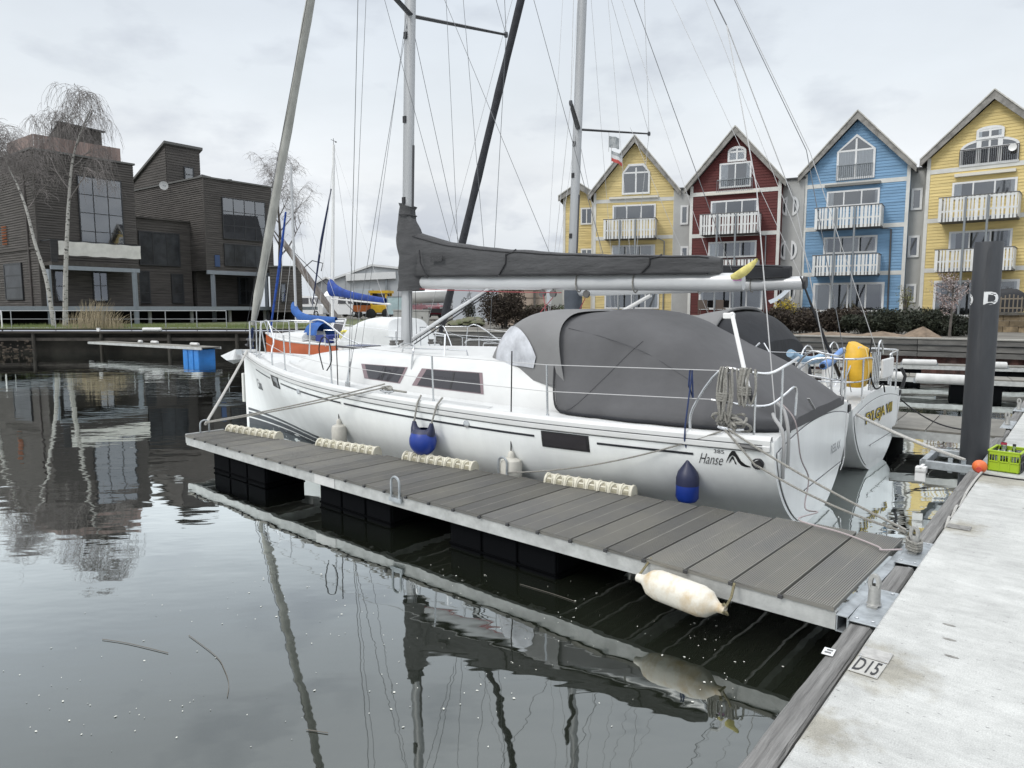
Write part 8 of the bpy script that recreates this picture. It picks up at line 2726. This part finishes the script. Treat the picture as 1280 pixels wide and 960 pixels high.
OR_Y = 29.5
oc = at_y(386, 436, OR_Y); oc.z = 0
ob_ = thing('small_sailboat', 'small orange-hulled sailboat with blue sail covers', 'sailboat', oc, R(138), None)
ORG = mat('hull_orange', (0.42, 0.085, 0.018), 0.4, var=0.12, vscale=1.5)
small_hull(ob_, 6.2, 2.1, 0.95, ORG, DECK, 0.28)
mb = MB()
rows = [[(x, w * math.cos(a), 0.95 + h * math.sin(a) ** 0.6) for a in [PI * k / 10 for k in range(11)]] for x, w, h in ((2.1, 0.3, 0.12), (1.6, 0.55, 0.36), (0.4, 0.7, 0.45), (-0.6, 0.72, 0.46), (-0.65, 0.72, 0.1))]
mb.grid(rows); mb.build('cabin', DECK, ob_)
mb = MB(); mb.tube([(0.9, 0, 1.3), (0.95, 0, 8.2)], 0.055, 8); mb.build('mast', BOOMW, ob_)
BLUECOV = mat('cover_blue', (0.015, 0.08, 0.28), 0.7, var=0.2, vscale=4, bump=0.3, bscale=9)
mb = MB(); rows = []
for i in range(12):
    s = i / 11; x = 1.05 - 3.1 * s; zc = 1.92 + 0.30 * math.exp(-s * 9) * 1.4 - 0.05 * s; r = 0.14 - 0.04 * s + 0.09 * math.exp(-s * 8)
    rows.append([(x, r * 0.7 * math.cos(a), zc + r * 1.25 * math.sin(a)) for a in [2 * PI * k / 10 for k in range(10)]])
mb.grid(rows, closed=True); mb.build('sail_cover', BLUECOV, ob_)
mb = MB(); mb.tube([(1.0, 0, 1.76), (-2.6, 0, 1.83)], 0.045, 8); mb.build('boom', WHITEP, ob_)
mb = MB(); mb.grid([[(x, 0.45 * math.cos(a) , 1.25 + h * math.sin(a)) for a in [PI * k / 8 for k in range(9)]] for x, h in ((-0.3, 0.1), (-0.4, 0.5), (-0.9, 0.55), (-1.3, 0.5))]); mb.build('sprayhood', BLUECOV, ob_)
mb = MB(); mb.box(-2.3, -1.4, -0.5, 0.55, 1.0, 1.28); mb.build('cockpit_cover', mat('cover_navy', (0.015, 0.03, 0.16), 0.8), ob_)
mb = MB(); mb.tube([(3.1, 0, 1.3), (2.1, 0, 4.2), (1.45, 0, 6.4)], [0.04, 0.065, 0.04], 8); mb.build('furled_jib', mat('furled_blue', (0.01, 0.05, 0.25), 0.8, var=0.4, vscale=6), ob_)
mb = MB()
for s in (1, -1): mb.tube([(0.9, s * 1.0, 1.05), (0.95, 0, 8.0)], 0.008, 4); mb.tube([(0.4, s * 1.0, 1.05), (0.95, 0, 5.2)], 0.007, 4)
mb.tube([(-3.0, 0, 1.0), (0.95, 0, 8.1)], 0.007, 4); mb.build('stay', WIREL, ob_)
mb = MB()
for s in (1, -1): mb.tube([(3.1, s * 0.1, 1.25), (3.2, s * 0.2, 1.75), (2.4, s * 0.5, 1.75), (2.3, s * 0.55, 1.15)], 0.02, 6); mb.tube([(-3.0, s * 0.6, 0.95), (-3.0, s * 0.6, 1.5), (-2.4, s * 0.8, 1.5), (-2.4, s * 0.8, 0.95)], 0.02, 6)
mb.build('rail', STEEL, ob_)
# taller mast with wind vane: another sailboat behind with deep blue cover
wc = at_y(450, 436, 33.0); wc.z = 0
wb_ = thing('small_sailboat', 'sailboat behind the orange one with tall mast, wind vane and deep blue boom cover', 'sailboat', wc, R(127), None)
small_hull(wb_, 7.5, 2.5, 1.05, GEL, DECK, 0.3)
mx_ = at_y(415, 400, 34.6).x; mloc = wb_.matrix_basis
inv = (Matrix.Translation(wc) @ Matrix.Rotation(R(127), 4, 'Z')).inverted()
mp = inv @ Vector((mx_, 34.6, 0)); mtop = inv @ at_y(417, 181, 34.6)
mb = MB(); mb.tube([(mp.x, mp.y, 1.2), (mtop.x, mtop.y, mtop.z)], [0.085, 0.06], 10); mb.build('mast', WHITEPL, wb_)
mb = MB(); mb.tube([(mtop.x, mtop.y, mtop.z), (mtop.x, mtop.y, mtop.z + 0.3)], 0.012, 5); mb.tube([(mtop.x - .25, mtop.y, mtop.z + .1), (mtop.x + .3, mtop.y, mtop.z + .3)], 0.012, 5)
mb.lathe([(0.04, 0), (0.05, 0.03), (0.02, 0.05)], 8, (mtop.x - .27, mtop.y, mtop.z + .06)); mb.build('wind_vane', WIRED, wb_)
mb = MB(); rows = []
b0 = inv @ at_y(414, 366, 34.5); b1_ = inv @ at_y(482, 376, 31.0)
for i in range(14):
    s = i / 13; c = b0.lerp(b1_, s); zc = c.z + 0.25 * math.exp(-s * 5) + 0.0; r = 0.15 - 0.05 * s + 0.2 * math.exp(-s * 7)
    rows.append([(c.x, c.y + r * 0.6 * math.cos(a), zc + r * 1.2 * math.sin(a)) for a in [2 * PI * k / 12 for k in range(12)]])
mb.grid(rows, closed=True); mb.build('sail_cover', mat('cover_deep_blue', (0.008, 0.04, 0.22), 0.7, var=0.25, vscale=4), wb_)
mb = MB(); mb.tube([b0 + Vector((0, 0, -.28)), b1_ + Vector((0, 0, -.12)) + (b1_ - b0) * 0.08], 0.04, 8); mb.build('boom', WHITEPL, wb_)
mb = MB(); mb.grid([[(x, w * math.cos(a), 1.0 + h * math.sin(a) ** .6) for a in [PI * k / 10 for k in range(11)]] for x, w, h in ((2.6, .3, .1), (1.8, .7, .45), (-0.8, .85, .5), (-0.85, .85, .1))]); mb.build('cabin', DECK, wb_)
mb = MB()
for s in (1, -1): mb.tube([(mp.x, s * 1.15, 1.1), (mtop.x, mtop.y, mtop.z - 0.3)], 0.008, 4)
mb.tube([(-3.6, 0, 1.1), (mtop.x, mtop.y, mtop.z)], 0.008, 4); mb.tube([(3.6, 0, 1.3), (mtop.x, mtop.y, mtop.z)], 0.008, 4); mb.build('stay', WIREL, wb_)
mb = MB(); mb.tube([inv @ at_y(390, 385, 36), inv @ at_y(402, 300, 35.4), inv @ at_y(414, 236, 34.8)], [0.02, 0.07, 0.03], 8); mb.build('furled_jib', mat('furled_navy', (0.012, 0.02, 0.06), 0.8), wb_)
# solar panel and yellow lifebelt box on the same boat
sp = at_y(421, 408, 30.5); t = thing('solar_panel', 'tilted dark solar panel above the stern of the boats left of the mast', 'solar panel', sp, R(10))
mb = MB(); mb.add([(-.28, 0, -.38), (.18, 0, -.38), (.38, .3, .32), (-.08, .3, .32)], [(0, 1, 2, 3)]); mb.build('panel', SMOKE, t); mb = MB()
for a, c in (((-.28, 0, -.38), (.18, 0, -.38)), ((.18, 0, -.38), (.38, .3, .32)), ((.38, .3, .32), (-.08, .3, .32)), ((-.08, .3, .32), (-.28, 0, -.38))): mb.bar(a, c, .05)
mb.build('frame', WHITEPL, t)
yb = at_y(431, 420, 27.0); t = thing('horseshoe_buoy', 'small yellow horseshoe lifebuoy hanging left of the canvas-covered motorboat', 'lifebuoy', yb)
mb = MB(); mb.tube([(.16 * math.cos(a), 0, .18 * math.sin(a)) for a in [R(-60) + R(300) * k / 14 for k in range(15)]], .06, 8); mb.build('ring', mat('buoy_yellow', (0.55, 0.48, 0.08), 0.6, var=0.2), t)
# motorboat under pale canvas
mc = at_y(474, 436, 26.0); mc.z = 0
mbt = thing('motorboat', 'white motorboat under a pale grey canvas canopy left of the mast foot', 'motorboat', mc, R(138))
small_hull(mbt, 5.2, 2.2, 0.85, GEL, DECK, 0.3)
CANP = mat('canvas_pale', (0.52, 0.53, 0.53), 0.85, var=0.08, vscale=1.5)
o, rw = canopy(mbt, 'canopy', CANP, hoop(1.3, 0.95, 1.0, 0.9, 1.1, 0.6), hoop(0.45, 0.95, 1.0, 0.3, 1.88, 0.5), hoop(-2.0, 0.95, 0.98, -1.6, 2.0, 0.5), 22, 10, 0.02, 8)
mb = MB(); rows = [rw[-1], [(-2.35, p[1] * 0.95, min(p[2], 1.0)) for p in rw[-1]]]
mb.grid(rows); mb.build('canopy_back', CANP, mbt)
mb = MB()
for s in (1, -1): mb.tube([(1.0, s * .96, .95), (.4, s * .9, 1.4)], .012, 5); mb.tube([(2.5, s * .2, 1.1), (2.5, s * .2, 1.5), (1.2, s * .9, 1.45), (-2.5, s * 1.0, 1.35)], .014, 5)
for x in (2.0, 1.0, 0, -1, -2): mb.tube([(x, .98, .9), (x, .98, 1.38)], .012, 5)
mb.build('rail', STEEL, mbt)

# leaning weathered spar of a hand crane on the bank
ca, cb_ = at_y(419, 396, 41.0), at_y(352, 300, 41.0)
t = thing('crane_spar', 'long weathered crane spar leaning left from the bank above the blue covers', 'crane', ca)
mb = MB(); mb.tube([Vector((0, 0, -0.5)), Vector((0, 0, 0)), (cb_ - ca) * 0.55, (cb_ - ca)], [0.2, 0.2, 0.19, 0.15], 9); mb.build('spar', mat('spar_wood', (0.09, 0.075, 0.065), 0.9, color2=(0.22, 0.20, 0.19), vscale=4, stretch=(1, 1, 0.4)), t)
mb = MB(); q = (cb_ - ca) * 0.62; mb.tube([q, q + Vector((0.6, 0, 0.5)), q + Vector((1.2, 0, 0.35)), q + Vector((1.1, 0, -.1))], .03, 6); mb.tube([(cb_ - ca) * .3, (cb_ - ca) * .3 + Vector((-1.0, 0, -3.2))], .03, 5); mb.tube([(cb_ - ca), Vector((1.6, 0, -.2))], .02, 5); mb.build('crane_gear', mat('gear_dark', (0.03, 0.03, 0.035), 0.7), t)


# ------------------------------------------------------------------ boatyard: sheds, cars, machines
def gable_shed(label, x0, x1, y_eave, apex, yd, depth_, wall, roof, name='shed', ribs=0.0, ang=0, zb=QZ):
    p = at_y(x0, 385, yd); d = Vector((math.cos(R(ang)), math.sin(R(ang)), 0)); pl = Plane((p.x, p.y), d)
    u1 = pl.uz(x1, 385)[0]; ze0 = pl.uz(x0, y_eave[0])[1]; ze1 = pl.uz(x1, y_eave[1])[1]; ua, za = pl.uz(*apex)
    base = pl.pt(u1 / 2, 0, zb); t = thing(name, label, 'shed', base)
    Q = lambda u, w, z: pl.pt(u, w, z) - base
    mb = MB(); mb.prism([(0, zb), (u1, zb), (u1, ze1), (ua, za), (0, ze0)], lambda a, b_, w: Q(a, w, b_), -depth_, 0); mb.build('wall', wall, t)
    for (ux, zx) in ((0, ze0), (u1, ze1)):
        mb = MB(); mb.add([Q(ua, .3, za + .05), Q(ux, .3, zx + .05), Q(ux, .3, zx + .3), Q(ua, .3, za + .3), Q(ua, -depth_, za + .05), Q(ux, -depth_, zx + .05), Q(ux, -depth_, zx + .3), Q(ua, -depth_, za + .3)], [(0, 1, 2, 3), (7, 6, 5, 4), (2, 1, 5, 6), (3, 2, 6, 7)]); mb.build('roof', roof, t)
        mb = MB(); mb.bar(Q(ua, .33, za + .18), Q(ux, .33, zx + .18), .06, .3); mb.build('verge', WHITEP, t)
    if ribs:
        mb = MB(); k = int(u1 / ribs)
        for i in range(1, k):
            u = u1 * i / k
            zt = ze0 + (za - ze0) * u / ua if u < ua else ze1 + (za - ze1) * (u1 - u) / (u1 - ua)
            mb.bar(Q(u, .02, zb), Q(u, .02, zt - .1), .06)
        tag(mb.build('wall_rib', wall, t), kind='stuff')
    return t, pl, Q


WARE = mat('warehouse_wall', (0.378, 0.396, 0.41), 0.7, var=0.06, vscale=0.3)
tw, plw, Qw_ = gable_shed('big pale warehouse with a rust-red roof side behind the boats', 418, 640, (350, 352), (465, 333), 105, 30, WARE, mat('roof_rust', (0.22, 0.10, 0.075), 0.85, var=0.2), 'warehouse', ribs=1.6, ang=3, zb=1.5)
a, z = plw.uz(433, 347); c, z2 = plw.uz(495, 344)
mb = MB(); mb.bar(Qw_(a, .3, z), Qw_(c, .3, z2), .5, 1.0); mb.build('door_rail', WHITEP, tw)
mb = MB(); a = plw.uz(483, 355)[0]; mb.bar(Qw_(a, .15, 1.6), Qw_(a, .15, z2 - 0.5), .3); mb.build('door_jamb', POSTG, tw)
gable_shed('far low grey shed roofs left of the warehouse', 394, 425, (356, 356), (408, 348), 125, 20, mat('shed_grey', (0.25, 0.26, 0.27), 0.8), mat('roof_pale', (0.50, 0.51, 0.52), 0.7), 'shed', ang=0, zb=1.5)
gable_shed('white shed wall with faint painted grey clouds right of the mast', 566, 628, (352, 350), (600, 340), 62, 10, mat('mural_wall', (0.47, 0.50, 0.545), 0.8, color2=(0.24, 0.25, 0.27), vscale=0.9, mixlo=0.60, mixhi=0.66, detail=1), mat('roof_pale', (0.5, 0.51, 0.52)), 'shed', zb=QZ)
t5, pl5, Q5 = gable_shed('beige boarded shed behind the main boom', 623, 683, (352, 353), (660, 336), 47, 9, mat('shed_beige', (0.36, 0.29, 0.235), 0.85, var=0.06), mat('roof_felt', (0.08, 0.075, 0.07), 0.9), 'shed', zb=QZ)
mb = MB()
for k in range(8):
    z = QZ + 0.3 + k * 0.5; mb.box(0, pl5.uz(683, 385)[0], .002, .03, z, z + .03, fn=Q5)
mb.build('board_joint', mat('joint_brown', (0.17, 0.13, 0.10), 0.9), t5)
mb = MB(); u = pl5.uz(668, 380)[0]; mb.bar(Q5(u, .08, QZ), Q5(u, .08, QZ + 4.0), .3, .15); mb.build('corner_post', BARKD, t5)
gable_shed('pale blue-white flat building behind the hedge', 688, 744, (352, 352), (716, 350), 58, 8, mat('wall_pale_blue', (0.46, 0.50, 0.53), 0.8), mat('roof_felt', (0.08, 0.075, 0.07)), 'shed', zb=QZ)


def car(label, px, y, L_, Hh, W_, prof, m, rot, name='parked_car', cat_='car', group='vehicles parked in the boatyard', wheels=True, zb=1.45, glassband=None, lights=True):
    c = at_y(px, 395, y); c.z = zb
    t = thing(name, label, cat_, c, rot, group)
    def sec(half, tum):
        return [(x * L_ - L_ / 2, (half - (tum * max(0, z - 0.5))), z * Hh) for x, z in prof]
    mb = MB(); n = len(prof)
    A_, B_ = sec(W_ / 2, 0.22), sec(W_ / 2, 0.22)
    V = A_ + [(x, -y_, z) for x, y_, z in A_]
    F = [tuple(range(n)), tuple(range(n, 2 * n))[::-1]] + [(i, (i + 1) % n, n + (i + 1) % n, n + i) for i in range(n)]
    mb.add(V, F); mb.build('body', m, t, bevel=0.05)
    for g in glassband:
        for s in (1, -1):
            mb = MB(); mb.add([(x * L_ - L_ / 2, s * (W_ / 2 - 0.22 * max(0, z - 0.5) + 0.012), z * Hh) for x, z in g], [tuple(range(len(g)))]); mb.build('window', SMOKE, t)
    # windscreen and rear screen from the profile
    for i, j in ((None, None),): pass
    for (xa, za), (xb, zb_) in glass_ends(prof):
        ya = W_ / 2 - 0.22 * max(0, za - .5) - .10; yb_ = W_ / 2 - 0.22 * max(0, zb_ - .5) - .10
        off = 0.015 if xa < 0.5 else -0.015
        sx = -1 if (xa + xb) / 2 < 0.5 else 1
        mb = MB(); mb.add([(xa * L_ - L_ / 2 + sx * .02, ya, za * Hh + .02), (xa * L_ - L_ / 2 + sx * .02, -ya, za * Hh + .02), (xb * L_ - L_ / 2 + sx * .02, -yb_, zb_ * Hh - .02), (xb * L_ - L_ / 2 + sx * .02, yb_, zb_ * Hh - .02)], [(0, 1, 2, 3)]); mb.build('windscreen', SMOKE, t)
    if wheels:
        for sx in (-.3, .31):
            for s in (1, -1):
                mb = MB(); r = 0.34; mb.lathe([(r * .6, -.11), (r, -.10), (r, .10), (r * .6, .11)], 16, (sx * L_, s * (W_ / 2 - .1), r - 0.08), (0, 1, 0)); w_ = mb.build('wheel', BLACK, t)
                mb = MB(); mb.lathe([(r * .58, .0), (r * .55, .02), (.05, .03)], 12, (sx * L_, s * (W_ / 2 + .012), r - .08), (0, s, 0)); mb.build('rim', STEEL, w_)
    for sx, mm in ((1, WHITEPL), (-1, mat('tail_red', (0.3, 0.01, 0.01), 0.3))):
        for s in (1, -1):
            mb = MB(); zz = 0.42 * Hh; mb.box(sx * L_ / 2 - .05, sx * L_ / 2 + .02, s * (W_ / 2 - .32) - .14, s * (W_ / 2 - .32) + .14, zz, zz + .16); mb.build('headlight' if sx > 0 else 'tail_light', mm, t)
    return t


def glass_ends(prof):
    out = []
    for i in range(len(prof)):
        a, b_ = prof[i], prof[(i + 1) % len(prof)]
        if abs(a[1] - b_[1]) > 0.22 and min(a[1], b_[1]) > 0.45: out.append((a, b_) if a[1] < b_[1] else (b_, a))
    return out


VAN = [(0.0, .12), (1.0, .12), (1.0, .42), (.96, .55), (.82, .62), (.68, .96), (.60, 1.0), (.02, 1.0), (0.0, .55)]
VG = [[(.66, .62), (.79, .62), (.665, .92), (.60, .92)], [(.36, .62), (.58, .62), (.58, .92), (.36, .92)]]
SUV = [(0.0, .14), (1.0, .14), (1.0, .42), (.97, .56), (.72, .62), (.58, .98), (.08, 1.0), (.01, .62)]
SG = [[(.55, .64), (.68, .64), (.57, .92), (.50, .92)], [(.12, .64), (.48, .64), (.48, .92), (.14, .92)]]
car('white van with its nose to the right, behind the blue covers', 391, 80, 5.0, 2.2, 2.0, VAN, mat('paint_white', (0.66, 0.67, 0.68), 0.3, coat=0.6), R(-30), 'parked_van', 'van', glassband=VG)
car('second white van right of the tall mast, under the pale marquee roof', 437, 78, 5.2, 2.2, 2.0, VAN, MATS['paint_white'], R(-32), 'parked_van', 'van', glassband=VG)
car('dark red off-road car right of the mast', 533, 70, 4.4, 1.95, 1.9, SUV, mat('paint_red', (0.16, 0.018, 0.03), 0.3, coat=0.6), R(-60), 'parked_car', 'car', glassband=SG)
car('dark grey car beside the red one', 552, 74, 4.3, 1.5, 1.8, SUV, mat('paint_grey', (0.05, 0.055, 0.06), 0.3, coat=0.6), R(-50), 'parked_car', 'car', glassband=SG)
# yellow machine cab
c = at_y(477, 395, 66); c.z = 1.4
t = thing('yellow_machine', 'yellow construction machine with square cab behind the blue boom cover', 'machine', c, R(-10), None)
YM = mat('machine_yellow', (0.58, 0.36, 0.02), 0.5, var=0.1)
mb = MB(); mb.box(-.8, .8, -.7, .7, .5, 1.25); mb.build('body', YM, t, bevel=.06)
mb = MB()
for sx in (-.72, .72):
    for sy in (-.62, .62): mb.box(sx - .09, sx + .09, sy - .09, sy + .09, 1.251, 2.3)
mb.box(-.95, .95, -.8, .8, 2.301, 2.55); mb.build('cab', YM, t)
mb = MB(); mb.box(-.6, .6, -.55, .55, 1.28, 2.25); mb.build('window', SMOKE, t)
for s in (-.75, .75):
    mb = MB(); mb.lathe([(.3, -.2), (.45, -.18), (.45, .18), (.3, .2)], 14, (s, -.6, .45), (0, 1, 0)); mb.build('wheel', BLACK, t)
# orange stall under grey tarp
c = at_y(457, 395, 67); c.z = 1.4
t = thing('orange_trailer', 'orange-sided trailer under a dark tarp roof left of the yellow machine', 'trailer', c, 0)
ORP = mat('panel_orange', (0.45, 0.13, 0.03), 0.6, var=0.1)
mb = MB(); mb.box(-1.0, .8, -.8, .8, .6, 1.2); mb.build('side_panel', ORP, t)
mb = MB(); mb.box(-.95, .75, -.7, .7, 1.2, 2.0); mb.build('dark_fill', DARKROOM, t)  # dark block stands in for the shaded inside under the tarp
mb = MB(); mb.add([(-1.2, -1.0, 2.0), (1.0, -1.0, 2.0), (.7, 0, 2.75), (-1.0, 0, 2.75), (-1.2, 1.0, 2.0), (1.0, 1.0, 2.0)], [(0, 1, 2, 3), (3, 2, 5, 4)]); mb.build('tarp', mat('tarp_grey', (0.20, 0.22, 0.23), 0.8), t)
for s in (-.5, .5):
    mb = MB(); mb.lathe([(.2, -.1), (.35, -.09), (.35, .09), (.2, .1)], 12, (s, -.7, .35), (0, 1, 0)); mb.build('wheel', BLACK, t)
# long white marquee roof
p0, p1 = at_y(408, 371, 92), at_y(462, 369, 92)
t = thing('marquee', 'long low white marquee roof in front of the warehouse', 'tent', Vector(((p0.x + p1.x) / 2, 92, 1.5)))
w_ = (p1.x - p0.x) / 2
mb = MB(); mb.add([(-w_, -2, 2.3), (w_, -2, 2.3), (w_, 0, 3.0), (-w_, 0, 3.0), (-w_, 2, 2.3), (w_, 2, 2.3)], [(0, 1, 2, 3), (3, 2, 5, 4)]); mb.build('roof', WHITEPL, t)
mb = MB(); mb.box(-w_, w_, -1.95, 1.95, .0, 2.3); mb.build('side_wall', mat('tent_side', (0.30, 0.33, 0.34), 0.8), t)
# laid-up white hull on a cradle
c = at_y(558, 372, 66); c.z = 1.4
t = thing('laid_up_boat', 'white boat hull laid up on a dark cradle behind the mast', 'boat', c, R(8))
rows = []
for i in range(11):
    s = i / 10; x = -3.4 + 6.8 * s; w = 1.1 * math.sin(PI * (0.12 + 0.85 * s)) ** .5 if s < 1 else .1
    rows.append([(x, w * math.cos(a), 2.35 - (1.0 + 0.1 * s) * math.sin(a) ** .8 + .25 * s) for a in [PI * k / 10 for k in range(11)]])
mb = MB(); mb.grid(rows); mb.build('hull', WHITEPL, t)
mb = MB(); mb.grid([[(p[0], p[1] * k, 2.36 + .25 * i / 10 + .35 * (1 - abs(k))) for k in (-1, -.6, 0, .6, 1) for p in [rows[i][0]]] for i in range(11)]); mb.build('cover', WHITEP, t)
mb = MB(); mb.box(-2.2, 2.2, -.9, .9, .5, .9); mb.box(-2, -1.8, -.9, .9, .0, .5); mb.box(1.8, 2, -.9, .9, .0, .5); mb.build('cradle', BLACK, t)
# boatyard odds and ends: glass notice board, two concrete cabinets, kerb wall
c = at_y(496, 392, 47); c.z = QZ
t = thing('notice_board', 'pale glass notice board on posts left of the mast', 'notice board', c)
mb = MB(); mb.box(-.62, .62, -.05, .05, .75, 1.85); mb.build('board', mat('board_glass', (0.34, 0.44, 0.45), 0.12, var=0.15, vscale=1.2, coat=.5), t); mb = MB()
for x0, x1, z0, z1 in ((-.66, -.6, 0, 1.92), (.6, .66, 0, 1.92), (-.6, .6, 1.85, 1.92), (-.6, .6, .7, .75)): mb.box(x0, x1, -.07, .07, z0, z1)
mb.build('frame', POSTG, t)
for i, (px, yy) in enumerate(((503, 44), (526, 44))):
    c = at_y(px, 402, yy); c.z = QZ
    t = thing('concrete_cabinet', ('left' if i == 0 else 'right') + ' of two pale grey utility cabinets on the quay behind the mast', 'cabinet', c, 0, 'grey cabinets on the quay')
    mb = MB(); mb.box(-.5, .5, -.35, .35, 0, .98); mb.build('body', mat('cabinet_grey', (0.36, 0.36, 0.34), 0.8, var=.08), t, bevel=.02); mb = MB(); mb.box(-.54, .54, -.39, .39, .98, 1.05); mb.build('lid', MATS['cabinet_grey'], t)
    mb = MB(); mb.box(.1, .16, -.37, -.352, .5, .62); mb.build('handle', BLACK, t)
# stony bank and ramp right of the mast
mb = MB(); rg = random.Random(14)
for i in range(260):
    p = at_y(rg.uniform(565, 600), 395, rg.uniform(44, 50)); s = rg.uniform(.12, .4)
    mb.lathe([(s * .5, -s * .3), (s, 0), (s * .6, s * .4), (.02, s * .5)], 6, (p.x, p.y, QZ + .1 + rg.random() * .35 * max(0, 1 - abs(p.x + 2.6) / 1.5)))
tag(mb.build('bank_stones', mat('stone_moss', (0.14, 0.13, 0.10), 0.95, color2=(0.07, 0.085, 0.03), vscale=2)), kind='stuff')
